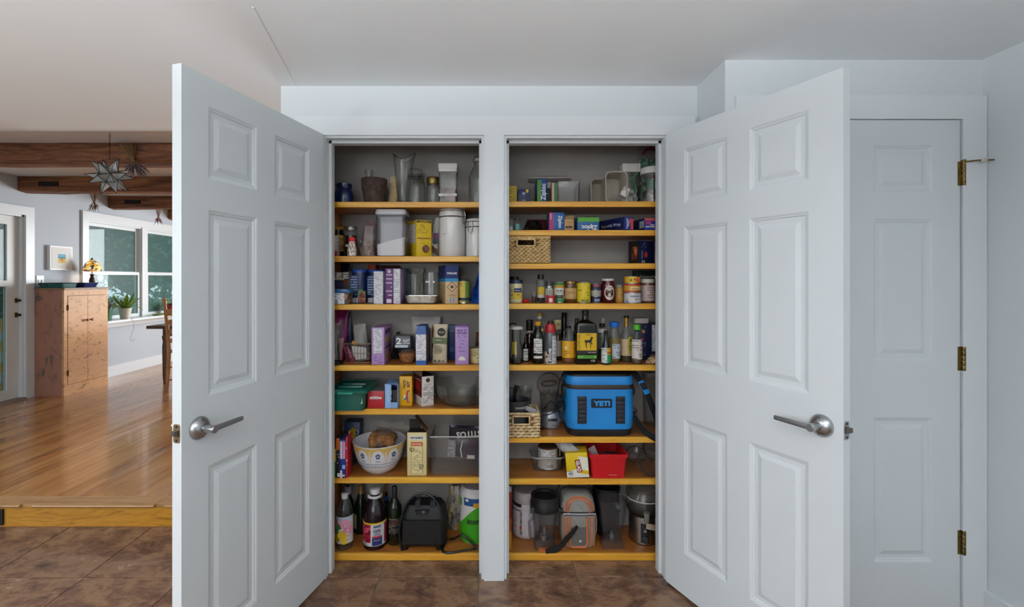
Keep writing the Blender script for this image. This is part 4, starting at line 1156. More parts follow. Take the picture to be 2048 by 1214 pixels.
t, w, h = item(L2, 'mason_jar', 'mason jar of dark contents with a silver screw lid', 'jar', 300, 462, 330, 2.36)
lat(t, 'contents', [(.88, .02), (.93, .04), (.93, .70), (.5, .72)], w / 2, h, '#17110f'); lat(t, 'jar_glass', [(.92, 0), (1, .03), (1, .74), (.88, .84), (.88, .88)], w / 2, h, GLASS, cap1=False)
lat(t, 'lid', [(.93, .86), (.96, .88), (.96, .98), (.9, 1), (.5, .99)], w / 2, h, mat('#8f8c86', .35, .9)); band(t, w / 2, -.5, .5, h * .33, h * .40, PAPERW)
t, w, h = item(L2, 'sprinkle_bottle', 'little bottle of speckled sprinkles with a bright red cap', 'bottle', 340, 455, 465, 2.285)
lat(t, 'sprinkles', [(.86, 0), (1, .03), (.98, .4), (.74, .62), (.66, .78)], w / 2, h, blobs([(0, '#efe6da'), (.35, '#c8beb0'), (.55, '#5a2a20'), (.75, '#8a4a3a'), (.9, '#e0d2c0')], 260, .4)); lat(t, 'cap', [(.68, .78), (.72, .8), (.72, .98), (.66, 1)], w / 2, h, '#d31f22')
t, w, h = pouch(L2, 'zip_bag', 'clear zip bag of pink and brown snacks with a purple zipper', 488, 690, 300, 2.40, .075, film('#f0e6e2', .3, 60), 12, crumple=.05, topw=.62, shear=.012)
bag_mesh(w * .86, h * .52, .055, 13, crumple=.1, bulge=.5).build('snacks', blobs([(0, '#b08a7a'), (.3, '#8a4a3a'), (.55, '#d9c4b4'), (.8, '#6e3a30')], 80, .6), t, 50)
MB().box(-w * .12, w * .46, -.006, .006, h * .92, h * 1.10).build('zipper', mat('#5a1f3a', .4), t, 0)
# flour bin
d = .12
t, w, h = item(L2, 'flour_bin', 'large clear flour bin with a pale grey lid', 'container', 675, 1066, 112, 2.265, d)
FB = clear('#e9e6ea', .06, .10, 'flour_bin_plastic', 1.0)
tub(t, 'bin_body', w * .89, d * .89, w * .95, d * .95, h * .89, FB, .014, .0022)
b = MB().rr([(w * .86, d * .86, .004), (w * .89, d * .89, h * .36)], .012, 4)
nv = len(b.v) // 2
b.v = b.v[:nv] + [(x, y, z - .035 * h / .26 + (x / w + .5) * .10 * h / .26 * .4 + (.012 if x > w * .1 else 0) + .004 * sin(90 * x)) for x, y, z in b.v[nv:]]
b.build('flour', mat('#d9d6d4', .9), t)
MB().rr([(w * .965, d * .965, h * .84), (w * .965, d * .965, h * .89)], .015, 4).build('gasket', mat('#55525e', .5), t)
MB().rr([(w * .97, d * .97, h * .885), (w, d, h * .90), (w * .98, d * .98, h * .965), (w * .94, d * .94, h)], .018, 4).build('lid', mat('#bdb9bd', .35), t)
# yellow cartons
t, w, h, d = box(L2, 'cereal_carton', 'yellow carton hidden behind the turned yellow carton', 1062, 1200, 262, 2.445, .05, '#c7a516')
t, w, h, d = corner_box(L2, 'cornmeal_carton', 'yellow carton with brown print turned on edge beside the flour bin', 1105, 1196, 1385, 246, 2.275, .42, '#d3b10f')
fp(t, w, h, d, '#3a2c10', .02, .98, .93, .985); text('Sweetness', w * .6, mat('#d8b41a'), t, 0, -d / 2 - .001, h * .957, bold=.02)
fp(t, w, h, d, fineprint('#d3b10f', '#6e5a10', .007, .5), .06, .8, .62, .88); fp(t, w, h, d, '#8a4a16', .05, .95, .485, .515); fp(t, w, h, d, fineprint('#d3b10f', '#8a5a14', .006, .45), .3, .9, .36, .46)
MB().lathe([(.02, 0), (.02, .001)], 18).xf(Matrix.Translation((w * .12, -d / 2 - .0002, h * .21)) @ Matrix.Rotation(PI / 2, 4, 'X')).build('picture', noisy([(.4, '#3a2014'), (.6, '#8a5a34')], (90, 90, 90), 3, .5), t)
nutrition(t, w, h, d, .08, .86, .38, .92, 0, 'L')
t, w, h = pouch(L2, 'coconut_bag', 'white pouch with a purple panel leaning on the white canister', 1322, 1474, 215, 2.40, .05, '#d6d2cb', 15, crumple=.03, ry=.06, topw=.5, shear=.02)
MB().box(w * .02, w * .40, -.028, -.026, h * .38, h * .60).build('purple_panel', mat('#7a2f7a', .5), t, 0)
MB().lathe([(.014, 0), (.014, .001), (.009, .001)], 16).xf(Matrix.Translation((w * .2, -.0285, h * .39)) @ Matrix.Rotation(PI / 2, 4, 'X')).build('emblem', mat('#2f3f4a', .5), t)
MB().prism([(-w * .12, h * .30), (w * .4, h * .20), (w * .4, h * .06), (-w * .05, h * .15)], -.029, -.025).build('coconut_picture', mat('#6b4026', .6), t, 0)
t, w, h = item(L2, 'clamp_canister', 'large white ceramic canister with a clamp lid', 'canister', 1478, 1802, 112, 2.345)
CER = mat('#dcdad7', .2, name='white_glaze', coat=.3)
lat(t, 'canister_body', [(.94, 0), (1, .02), (1, .80), (.985, .815)], w / 2, h, CER, 32); lat(t, 'canister_lid', [(.98, .83), (1, .84), (1, .9), (.97, .91), (.98, .92), (.985, .96), (.93, .99), (.8, 1)], w / 2, h, CER, 32)
clamp_jar_bail(t, w / 2 * .99, h, (h * .81, h * .935), 1.0)
band(t, w / 2, -.75, .0, h * .43, h * .485, mat('#d2d3d0', .6), 'label_tape'); text('STARCH', w * .18, mat('#555555'), t, -w * .26, 0, h * .458, bend=w / 2 + .0015)
t, w, h = item(L2, 'clamp_canister', 'smaller white ceramic canister beside the white post', 'canister', 1800, 2090, 240, 2.37)
lat(t, 'canister_body', [(.94, 0), (1, .02), (1, .75), (.985, .77)], w / 2, h, CER, 32); lat(t, 'canister_lid', [(.98, .79), (1, .80), (1, .88), (.97, .89), (.985, .95), (.93, .99), (.8, 1)], w / 2, h, CER, 32)
clamp_jar_bail(t, w / 2 * .99, h, (h * .77, h * .91), -.5)

# --- shelf 3
t, w, h, d = (*item(L3, 'deli_tub', 'clear deli tub with a blue lid and white label', 'container', 74, 380, 425, 2.238, .09), .09)
MB().rr([(w * .78, d * .8, .003), (w * .85, d * .86, h * .7)], .02, 4).build('snack_mix', blobs([(0, '#3a2a24'), (.3, '#8a5030'), (.5, '#5a6a7a'), (.7, '#c0703a'), (.85, '#2c3a4a')], 60, .5), t)
tub(t, 'tub_body', w * .82, d * .84, w * .93, d * .94, h * .82, PLASTIC, .022)
MB().rr([(w * .98, d * .98, h * .76), (w, d, h * .78), (w, d, h * .86), (w * .93, d * .93, h * .87), (w * .9, d * .9, h)], .025, 4).build('lid', clear('#4f88b8', .15, .7, 'blue_lid', .6, '#2f6ea8'), t)
o = MB().box(-w * .26, w * .24, -d * .478, -d * .47, -.0005 + .002, h * .74).build('label_sheet', fineprint('#d5d7da', '#6a6a70', .007, .5), t, 0)
MB().box(-w * .22, -w * .02, -d * .481, -d * .478, h * .06, h * .30).build('bar_code', stripes('#cfd2d5', '#111111', .0016), t, 0)
t, w, h, d = box(L3, 'yogurt_carton', 'dark carton printed with three white cups behind the deli tub', 108, 400, 205, 2.385, .09, '#2a211d')
for k in range(3): fp(t, w, h, d, fineprint('#d4d2cc', '#3a3a3a', .012, .6), .04 + k * .28, .28 + k * .28, .76, .98)
fp(t, w, h, d, '#d9c262', 0, .26, .40, .72); fp(t, w, h, d, '#2a2a4a', .25, .62, .50, .74, k=1); fp(t, w, h, d, '#e0d6a8', .22, .66, .72, .77, k=1); fp(t, w, h, d, '#8a3a22', .62, .82, .62, .75)
for k, (xl, xr, yt, lab) in enumerate(((400, 602, 180, 'blue snack canister with white print beside the dark carton'), (603, 822, 186, 'blue snack canister behind the white nutrition panel carton'))):
    t, w, h = item(L3, 'snack_canister', lab, 'canister', xl, xr, yt, 2.378 + .005 * k, None, 0, 'blue snack canisters')
    d = .085
    b = MB().rr([(w * .98, d * .98, 0), (w, d, .003), (w, d, h * .93)], .034, 6); b.build('canister_body', mat('#10234f', .35), t)
    MB().rr([(w * 1.01, d * 1.01, h * .90), (w * 1.01, d * 1.01, h * .975), (w * .95, d * .95, h)], .036, 6).build('lid', mat('#1f49a0', .35), t)
    q = -d / 2
    plate(t, 'text_block', fineprint('#10234f', '#8aa2cc', .013, .62), -w * .44, -w * .05, h * .25, h * .82, q - .0003)
    plate(t, 'bar_code', stripes('#d9dadc', '#222222', .002), -w * .42, -w * .0, h * .015, h * .16, q - .0004)
    plate(t, 'snack_picture', blobs([(0, '#5a2a1e'), (.3, '#8a4a34'), (.6, '#a8603f'), (.85, '#3f8a4a')], 70, .5), w * .0, w * .46, h * .02, h * .36, q - .0004)
    plate(t, 'green_flash', mat('#2c7a44', .5), w * .02, w * .30, h * .36, h * .41, q - .0004)
t, w, h, d = box(L3, 'orange_carton', 'orange-red carton showing above the blue canisters', 590, 690, 118, 2.43, .06, '#a8441c')
pouch(L3, 'dark_snack_bag', 'dark red snack bag at the back above the cartons', 715, 985, 130, 2.47, .04, noisy([(.4, '#2a120e'), (.6, '#5a2a1c'), (.75, '#a89a90')], (18, 18, 18), 3, .35), 31, crumple=.04)
pouch(L3, 'dark_treat_bag', 'crumpled dark brown bag behind the three-cup carton', 175, 395, 105, 2.488, .025, '#221815', 33, crumple=.08)
t, w, h, d = box(L3, 'cracker_carton', 'white nutrition side of a navy carton on shelf three', 668, 806, 204, 2.258, .06, '#161a3c')
nutrition(t, w, h, d, .0, .82, 0, 1)
t, w, h, d = box(L3, 'cracker_carton', 'purple carton with a white round emblem and white print', 806, 908, 166, 2.262, .15, '#5a2466')
fp(t, w, h, d, fineprint('#5a2466', '#c9b4cf', .02, .62, thick=.35), .12, .88, .2, .84)
MB().lathe([(w * .22, 0), (w * .22, .001), (w * .17, .001), (w * .17, 0)], 20, cap0=False, cap1=False).xf(Matrix.Translation((0, -d / 2 - .0002, h * .925)) @ Matrix.Rotation(PI / 2, 4, 'X')).build('emblem', PAPERW, t)
MB().prism([(-w * .12, h * .89), (w * .12, h * .89), (0, h * .965)], -d / 2 - .001, -d / 2).build('emblem_mark', PAPERW, t, 0); fp(t, w, h, d, '#d0c6d2', .2, .8, .03, .14)
t, w, h, d = box(L3, 'cracker_carton', 'lilac-edged carton with a full nutrition panel beside the purple carton', 910, 1000, 170, 2.262, .15, '#a58fb5')
nutrition(t, w, h, d, .04, .9, .02, .99)
pouch(L3, 'pasta_bag', 'teal blue bag with gold print behind the drinking glass', 1000, 1135, 168, 2.455, .06, noisy([(.3, '#143a56'), (.55, '#1d5576'), (.7, '#a88a3a')], (25, 25, 14), 2, .35), 35, crumple=.03)
pouch(L3, 'oat_bag', 'grey and white pouch behind the measuring glass', 1118, 1290, 166, 2.468, .05, noisy([(.35, '#7a7a74'), (.5, '#b9b4a8'), (.65, '#6e5a44')], (16, 16, 10), 2, .4), 36, crumple=.03)
t, w, h = item(L3, 'drinking_glass', 'tall tapered clear drinking glass behind the loaf dish', 'glass', 1074, 1262, 236, 2.388); cup(t, 'glass_body', w * .36, w / 2, h, clear('#f0f1ee', .02, .06, 'tumbler_glass', 1.1), .002)
t, w, h = item(L3, 'measuring_glass', 'straight clear measuring glass with white marks', 'glass', 1272, 1480, 216, 2.388); cup(t, 'glass_body', w * .47, w / 2, h, clear('#f0f1ee', .02, .06, 'tumbler_glass', 1.1), .002)
for k, a in enumerate((-.5, -.2, .35)): band(t, w / 2, a, a + .22, h * .66, h * .72, '#e6e6e2', 'measure_mark')
t, w, h, d = (*item(L3, 'loaf_dish', 'glass loaf dish holding a crimped foil pan', 'dish', 1030, 1470, 500, 2.252, .085), .085)
tub(t, 'dish_body', w * .9, d * .85, w, d, h, GLASS, .018, .003)
b = MB(); n = 40
ring0 = []; ring1 = []
for j in range(n):
    a = 2 * PI * j / n; c_, s_ = cos(a), sin(a); k = 1 + .012 * (j % 2)
    ring0.append((w * .42 * math.copysign(abs(c_) ** .35, c_), d * .38 * math.copysign(abs(s_) ** .35, s_), .006)); ring1.append((w * .465 * k * math.copysign(abs(c_) ** .35, c_), d * .44 * k * math.copysign(abs(s_) ** .35, s_), h * .92))
b.loft([ring0, ring1], True, False); b.build('foil_pan', noisy([(.3, '#9a9a98'), (.6, '#d6d6d4')], (40, 40, 40), 2, .25, metal=1.0, bump=.4), t, 20)
t, w, h, d = corner_box(L3, 'cracker_box', 'tan and blue cracker box with a woven wheat diamond', 1470, 1558, 1716, 128, 2.268, .30, '#c9ab82')
fp(t, w, h, d, '#132a66', 0, 1, .66, 1.0); fp(t, w, h, d, '#2f8fc0', 0, 1, .575, .66); fp(t, w, h, d, '#132a66', 0, 1, .66, 1.0, face='L'); fp(t, w, h, d, '#2f8fc0', 0, 1, .575, .66, face='L')
fp(t, w, h, d, fineprint('#c9a878', '#7a5a34', .008), .1, .9, .06, .5, face='L')
text('triscuit', w * .78, PAPERW, t, .0, -d / 2 - .0012, h * .80, bold=.025)
for sc_, c_, kk in ((.40, '#6a4a26', 0), (.33, '#d6b98a', 1), (.16, '#4a3a30', 2)):
    MB().prism([(-w * sc_, h * .44), (0, h * .44 - w * sc_), (w * sc_, h * .44), (0, h * .44 + w * sc_)], -d / 2 - .0008 - .0004 * kk, -d / 2).build('diamond', mat(c_, .5), t, 0)
text('sea salt', w * .5, mat('#3a4a4a'), t, 0, -d / 2 - .001, h * .22); barcode(t, w, h, d, .25, .8, .03, .16)
t, R, h = can(L3, 'yellow and green tin next to the cracker box', 1714, 1862, 312, 2.325, '#c9b24a')
band(t, R, .25, 1.5, h * .06, h * .94, '#6f8a3f'); band(t, R, -1.5, 1.5, h * .13, h * .25, '#1d3050', k=1); band(t, R, -1.2, -.2, h * .62, h * .9, fineprint('#d6bf55', '#8a2a2a', .012), k=1); MB().lathe([(R * 1.02, h * .97), (R * 1.02, h), (R * .9, h * 1.01)], 22).build('lid', mat('#1b2c52', .4), t)
t, w, h = pouch(L3, 'blue_chip_bag', 'shiny bright blue bag half hidden by the white post', 1850, 2080, 110, 2.36, .08, noisy([(.4, '#0e2f7a'), (.6, '#1f55b8'), (.8, '#8fb0e0')], (14, 14, 14), 2, .2, bump=.5), 41, crumple=.06, topw=.35, shear=.035)
# --- shelf 4
t, w, h = pouch(L4, 'magenta_bag', 'magenta printed bag slumped at the left end of shelf four', 100, 330, 118, 2.432, .06, noisy([(.35, '#4a0f3a'), (.5, '#8a1a68'), (.62, '#b0307f'), (.75, '#3a2a2e')], (9, 9, 9), 2, .3, bump=.4), 51, crumple=.07, ry=.05)
t, w, h = pouch(L4, 'produce_bag', 'dark teal and green bag leaning behind the wire basket', 255, 445, 150, 2.482, .03, noisy([(.35, '#12202c'), (.5, '#1d3a5a'), (.62, '#3a4a44'), (.72, '#4a6a3c')], (12, 12, 9), 2, .3, bump=.4), 52, crumple=.06, ry=-.12)
t, w, h = pouch(L4, 'clear_snack_bag', 'crinkled clear bag of grey wrappers at the left front', 84, 236, 285, 2.362, .06, film('#e4e2e0', .3, 70), 53, crumple=.09, flat_top=False)
bag_mesh(w * .8, h * .8, .05, 54, crumple=.14).build('wrappers', noisy([(.3, '#23231f'), (.5, '#77766f'), (.7, '#b9b4ae')], (26, 26, 12), 3, .3), t, 50)
t, w, h = item(L4, 'jar_ring', 'black and silver jar lid ring lying at the front left', 'lid', 72, 312, 735, 2.275)
MB().lathe([(w * .38, 0), (w * .4, .002), (w * .4, .012), (w * .37, .014), (w * .33, .011), (w * .33, .004)], 26).build('ring', mat('#1c1c1c', .3, .5), t); MB().lathe([(w * .32, .006), (w * .32, .008), (w * .02, .009)], 24).build('inner_disc', mat('#8a8884', .35, .8), t)
t, w, h = item(L4, 'marker_bag', 'tall thin clear bag with a red tip beside the wire basket', 'bag', 236, 294, 470, 2.345); bag_mesh(w, h, .03, 56, topw=1.2, crumple=.05, botw=.4).build('pouch', film('#d9b0ae', .45, 60), t, 50); MB().lathe([(.002, 0), (.006, .012), (.008, .026)], 10).build('red_tip', mat('#b02a34', .4), t)
# wire basket
d = .15
t, w, h = item(L4, 'wire_basket', 'copper-toned wire basket holding snack bags', 'basket', 300, 628, 545, 2.30, d)
WIRE = mat('#9a7d68', .35, .9, 'copper_wire')
b = MB()
for q, (sx, sy) in enumerate(((1, 1),)):
    for z, s_ in ((h, 1.0), (h * .5, .92), (.002, .82)):
        b.tube([(-w / 2 * s_, -d / 2 * s_, z), (w / 2 * s_, -d / 2 * s_, z), (w / 2 * s_, d / 2 * s_, z), (-w / 2 * s_, d / 2 * s_, z), (-w / 2 * s_, -d / 2 * s_, z)], .0016 if z < h else .0022, 6)
b.build('hoop_wires', WIRE, t)
for k in range(9):
    u = -w / 2 + w * k / 8
    MB().tube([(u, -d / 2, h), (u * .82, -d / 2 * .82, .002), (u * .82, d / 2 * .82, .002), (u, d / 2, h)], .0012, 5).build('upright_wire', WIRE, t)
zb = L4.z + .004
t, w, h = pouch(L4, 'oat_pouch', 'grey and white pouch with an orange dot standing in the wire basket', 436, 640, 300, 2.37, .07, noisy([(.45, '#8d8a88'), (.55, '#a9a6a2')], (3, 3, 3), 1, .45), 57, z=zb, ry=-.16, crumple=.03, topw=.72, shear=.01)
MB().prism([(-w * .42, h * .06), (w * .36, h * .06), (w * .42, h * .34), (-w * .42, h * .46)], -.0385, -.036).build('white_lower_panel', mat('#cfccc6', .5), t, 0)
MB().lathe([(.011, 0), (.011, .001)], 16).xf(Matrix.Translation((-w * .26, -.039, h * .53)) @ Matrix.Rotation(PI / 2, 4, 'X')).build('orange_dot', mat('#c98a2c', .5), t); text('momof', w * .52, INK, t, w * .12, -.0395, h * .43, bold=.03, rot=-.12)
t, w, h = pouch(L4, 'grey_pouch', 'small grey foil pouch peeking over the wire basket', 442, 520, 282, 2.415, .04, '#8a8480', 58, z=zb, crumple=.05, topw=.5)
t, w, h = pouch(L4, 'red_snack_bag', 'long magenta and red bag lying slanted in the wire basket', 385, 450, 560, 2.322, .022, noisy([(.35, '#5a1244'), (.5, '#8a2050'), (.65, '#6a2020')], (20, 20, 10), 2, .3), 59, z=zb, ry=-.5, crumple=.05)
# lilac carton
t, w, h, d = box(L4, 'cookie_carton', 'lilac cookie carton beside the wire basket', 640, 797, 342, 2.262, .165, '#a884bd')
nutrition(t, w, h, d, .13, .85, .30, .97); fp(t, w, h, d, fineprint('#a884bd', '#5a3a6e', .006, .5), .15, .85, .04, .24)
for z0, z1, c in ((.80, .93, '#5a3478'), (.58, .72, '#c9a27a'), (.40, .46, '#5a3478'), (.12, .26, '#b08a5a')): fp(t, w, h, d, c, .12, .8, z0, z1, face='R')
for zz in (.12, .3, .62): MB().lathe([(.018, 0), (.018, .001)], 14).xf(Matrix.Translation((w / 2, .01, h * zz)) @ Matrix.Rotation(PI / 2, 4, 'Y')).build('cookie_picture', noisy([(.4, '#8a5a34'), (.6, '#c9a27a')], (80, 80, 80), 2, .6), t)
# cookie tub with a dark packet on it
t, w, h, d = (*item(L4, 'cookie_tub', 'clear clamshell tub of brown pretzel cookies', 'container', 938, 1188, 612, 2.285, .11), .11)
MB().rr([(w * .66, d * .66, .003), (w * .86, d * .86, h * .66), (w * .4, d * .4, h * .76)], .03, 5).build('cookies', noisy([(.3, '#4a260f'), (.45, '#8a5426'), (.6, '#b87d44')], (55, 55, 55), 4, .6, 2.5, .5), t)
tub(t, 'tub_body', w * .72, d * .72, w * .94, d * .94, h * .9, PLASTIC, .035); MB().rr([(w * .97, d * .97, h * .86), (w, d, h * .89), (w * .97, d * .97, h * .95), (w * .9, d * .9, h)], .04, 5).build('lid', PLASTIC, t)
hz = L4.z + h + .001
t, w, h = item(L4, 'yogurt_pack', 'dark blue wrapped pack with a big white 2 on the cookie tub', 'package', 908, 1142, 450, 2.292, None, 0, None, hz)
d = .09; t.location.y += d / 2
MB().rr([(w * .94, d * .9, 0), (w, d, .006), (w, d, h * .85), (w * .94, d * .94, h)], .012, 4).build('wrapper', mat('#101f2f', .25), t)
text('2', w * .28, PAPERW, t, -w * .2, -d / 2 - .001, h * .62, bold=.03, h=h * .5); text('GOOD', w * .36, PAPERW, t, w * .2, -d / 2 - .001, h * .70, bold=.03, h=h * .22); text('THINS', w * .36, PAPERW, t, w * .2, -d / 2 - .001, h * .46, bold=.03, h=h * .18)
plate(t, 'pale_strip', mat('#b5bdc4', .5), -w * .40, w * .28, h * .10, h * .30, -d / 2 - .0004)
t, w, h = pouch(L4, 'twist_bag', 'dark bag with a teal twisted neck behind the cookie tub', 885, 1010, 395, 2.445, .06, mat('#17211f', .35), 60, crumple=.08, topw=.3, shear=.012)
t, w, h = pouch(L4, 'white_pouch', 'large silvery white pouch with black script at the back', 1130, 1500, 205, 2.468, .05, noisy([(.4, '#a9a5a2'), (.6, '#c4c0bc')], (5, 5, 5), 2, .3, bump=.2), 61, crumple=.025, botw=.8)
text('Nob&c', w * .36, INK, t, -w * .12, -.022, h * .80, bold=.01)
# blue and white carton
t, w, h, d = box(L4, 'blue_white_carton', 'narrow blue-topped carton with a long nutrition panel', 1190, 1316, 428, 2.25, .14, '#c3c0bf')
MB().loft([[(-w / 2, -d / 2, h), (w / 2, -d / 2, h), (w / 2, d / 2, h), (-w / 2, d / 2, h)], [(-w * .38, -d * .42, h * 1.27), (w * .38, -d * .42, h * 1.27), (w * .38, d * .42, h * 1.27), (-w * .38, d * .42, h * 1.27)]]).build('blue_top', mat('#1f4f94', .4), t, 0)
nutrition(t, w, h, d, .0, 1, .22, 1.0); fp(t, w, h, d, '#1f4f94', 0, 1, 0, .15); fp(t, w, h, d, '#1f4f94', 0, 1, 0, .2, face='R'); fp(t, w, h, d, fineprint('#8a7468', '#2c2420', .012, .6), 0, 1, .2, 1, face='R'); fp(t, w, h, d, fineprint('#c3c0bf', '#3a4a6e', .009, .5), .05, .95, .155, .215, k=1)
t, w, h = pouch(L4, 'brown_pouch', 'brown striped pouch behind the cream pouch', 1388, 1490, 305, 2.412, .045, noisy([(.4, '#5a2f1c'), (.55, '#8a5030'), (.7, '#c9a27a')], (6, 6, 20), 2, .4), 62, crumple=.03)
t, w, h = pouch(L4, 'cream_pouch', 'cream organic pouch with a black round emblem and green band', 1392, 1582, 300, 2.315, .06, '#c4b79a', 63, crumple=.02, ry=.03, topw=.92)
yf = -.033
def disc(t, x, z, r, y, c, name='emblem', n=20, th=.001):
    return MB().lathe([(r, 0), (r, th)], n).xf(Matrix.Translation((x, y, z)) @ Matrix.Rotation(PI / 2, 4, 'X')).build(name, M_(c), t)
disc(t, w * .08, h * .81, w * .27, yf + .006, '#14120f'); text('nurse', w * .34, mat('#d2c6a8'), t, w * .08, yf + .0045, h * .81)
MB().box(-w * .47, w * .47, yf - .001, yf + .006, h * .52, h * .67).build('green_band', mat('#56603a', .5), t, 0); text('oatmeal', w * .4, PAPERW, t, -w * .1, yf - .0015, h * .61)
disc(t, -w * .12, h * .36, w * .30, yf - .0008, noisy([(.4, '#7a6e5c'), (.6, '#9a8d78')], (40, 40, 40), 2, .6), 'picture')
for k in range(3): disc(t, -w * .28 + k * w * .26, h * .065, w * .085, yf + .004, ('#3a3a34', '#55524a', '#6e6a60')[k], 'seal', 12)
t, w, h, d = box(L4, 'navy_carton', 'dark blue carton half hidden behind the cream pouch', 1560, 1690, 316, 2.40, .06, '#16335f'); text('salo', w * .34, PAPERW, t, w * .1, -d / 2 - .001, h * .84); disc(t, w * .1, h * .3, w * .25, -d / 2 - .0005, '#2a4f80', 'swirl_print')
t, w, h, d = box(L4, 'cookie_carton', 'tall lilac carton with dark purple name at the right', 1678, 1846, 338, 2.266, .06, '#a988c0')
MB().loft([[(-w / 2, -d / 2, h), (w / 2, -d / 2, h), (w / 2, d / 2, h), (-w / 2, d / 2, h)], [(-w / 2, -d * .28, h * 1.05), (w / 2, -d * .28, h * 1.05), (w / 2, d * .3, h * 1.05), (-w / 2, d * .3, h * 1.05)]]).build('top_flap', mat('#8f6fa8', .5), t, 0)
PUR = mat('#3a1f52', .5)
text('BACK TO', w * .70, PUR, t, 0, -d / 2 - .001, h * .915, bold=.035, h=h * .055); text('NATURE', w * .70, PUR, t, 0, -d / 2 - .001, h * .845, bold=.035, h=h * .055)
fp(t, w, h, d, fineprint('#a988c0', '#5a3a74', .009, .55, thick=.4), .18, .82, .70, .80)
for z in (.61, .52, .43, .34): fp(t, w, h, d, fineprint('#a988c0', '#5a3a74', .007, .6, thick=.5), .28, .72, z, z + .04)
MB().prism([(w * .26 * cos(PI * i / 10), h * .11 + w * .3 * sin(PI * i / 10)) for i in range(11)], -d / 2 - .001, -d / 2).build('emblem', mat('#d9cfc0', .5), t, 0)
t, R, h = can(L4, 'pale yellow tin beside the lilac carton', 1856, 2060, 582, 2.33, '#c9b278'); band(t, R, -.9, .2, h * .15, h * .85, fineprint('#cdb985', '#4a3a20', .008)); t['label'] = 'pale yellow tin beside the tall lilac carton'
t, w, h = pouch(L4, 'onion_bag', 'thin brown paper bag standing behind the pale tin', 1920, 2010, 400, 2.46, .04, noisy([(.4, '#6b4426'), (.6, '#9a6a40')], (20, 20, 20), 3, .6), 64, crumple=.1, topw=.6)

# --- shelf 5
TEAL = clear('#3f9a88', .12, .55, 'teal_plastic', .8, '#0f7060')
TLID = mat('#0a5a4c', .3, name='dark_teal_lid')
d = .20
t, w, h = item(L5, 'storage_bin', 'translucent teal plastic bin with an overhanging lid', 'bin', 116, 545, 405, 2.205, d)
tub(t, 'bin_body', w * .93, d * .9, w, d * .98, h, TEAL, .018, .0022)
MB().box(-w * .24, w * .44, -d * .462, -d * .455, h * .38, h * .78).build('paper_inside', noisy([(.3, '#7fa79b'), (.6, '#cfd6cf')], (30, 30, 30), 4, .8), t, 0)
lw_, ld_ = w * 1.22, d * 1.14
MB().rr([(lw_, ld_, h * .94), (lw_ * 1.01, ld_ * 1.01, h * .97), (lw_ * 1.01, ld_ * 1.01, h * 1.1), (lw_ * .95, ld_ * .93, h * 1.18), (lw_ * .90, ld_ * .88, h * 1.18), (lw_ * .88, ld_ * .86, h * 1.13)], .02, 4).build('lid', TLID, t)
for k in range(2): MB().rr([(lw_ * .6, .02, h * 1.12), (lw_ * .58, .016, h * 1.20)], .006, 3, 0, -ld_ * .15 + k * ld_ * .25).build('lid_rib', TLID, t)
MB().box(-w * .22, w * .20, -ld_ / 2 - .006, -ld_ / 2 + .002, h * .96, h * 1.06).build('latch_tab', mat('#1a8a74', .3), t, 0)
t, w, h, d = box(L5, 'red_carton', 'low red carton with a white title strip', 590, 796, 388, 2.262, .10, '#b0252c')
fp(t, w, h, d, '#ddd8d4', .14, .84, .54, .66); text('ONLY FOUR', w * .5, mat('#8a2a2c'), t, 0, -d / 2 - .0015, h * .60); fp(t, w, h, d, fineprint('#b0252c', '#e0d8d4', .008), .3, .66, .68, .74)
MB().box(-w / 2 + .001, w / 2 - .001, -d / 2 + .001, d / 2 - .001, h, h + .001).build('grey_top', mat('#6e6e70', .5), t, 0)
# open light-blue carton
t, w, h = item(L5, 'open_carton', 'light blue torn-open carton showing its dark inside', 'box', 806, 966, 298, 2.262, .10)
d = .10; LB = mat('#7fa3d4', .5)
MB().box(-w / 2, -w / 2 + .002, -d / 2, d / 2, 0, h).box(w / 2 - .002, w / 2, -d / 2, d / 2, 0, h).box(-w / 2, w / 2, d / 2 - .002, d / 2, 0, h).box(-w / 2, w / 2, -d / 2, d / 2, 0, .002).box(-w / 2, w / 2, -d / 2, d / 2, h - .002, h).build('carton', LB, t, 0)
MB().prism([(-w * .5, 0), (-w * .06, 0), (-w * .05, h * .3), (w * .02, h * .38), (-w * .03, h * .5), (w * .03, h * .62), (-w * .02, h * .8), (0, h * .96), (-w * .5, h)], -d / 2 - .001, -d / 2).build('torn_front', mat('#8db0dc', .5), t, 0)
text('CRACKERS', h * .5, PAPERW, t, -w * .24, -d / 2 - .002, h * .5, rot=PI / 2)
MB().box(-w * .06, w * .46, -d / 2 - .001, -d / 2, 0, h * .24).build('lower_front', LB, t, 0); MB().box(-w * .42, w * .42, -d * .3, d * .4, .003, h * .7).build('inner_packet', mat('#2e2420', .4), t, 0)
t, w, h, d = box(L5, 'taco_carton', 'yellow taco kit carton standing upright', 986, 1140, 203, 2.30, .06, '#d9a413')
text('TACO', h * .30, INK, t, -w * .10, -d / 2 - .001, h * .73, rot=PI / 2, bold=.04, h=w * .22); text('KIT', h * .20, INK, t, w * .22, -d / 2 - .001, h * .74, rot=PI / 2, bold=.04, h=w * .22)
MB().prism([(w * .12 + .012 * sin(PI * i / 8) * -.4 + (.0), h * .11 + h * .42 * i / 8) for i in range(9)] + [(w * .34 - .012 * sin(PI * (8 - i) / 8) * .4, h * .11 + h * .42 * (8 - i) / 8) for i in range(9)], -d / 2 - .001, -d / 2).build('ribbon', mat('#b02a1e', .5), t, 0)
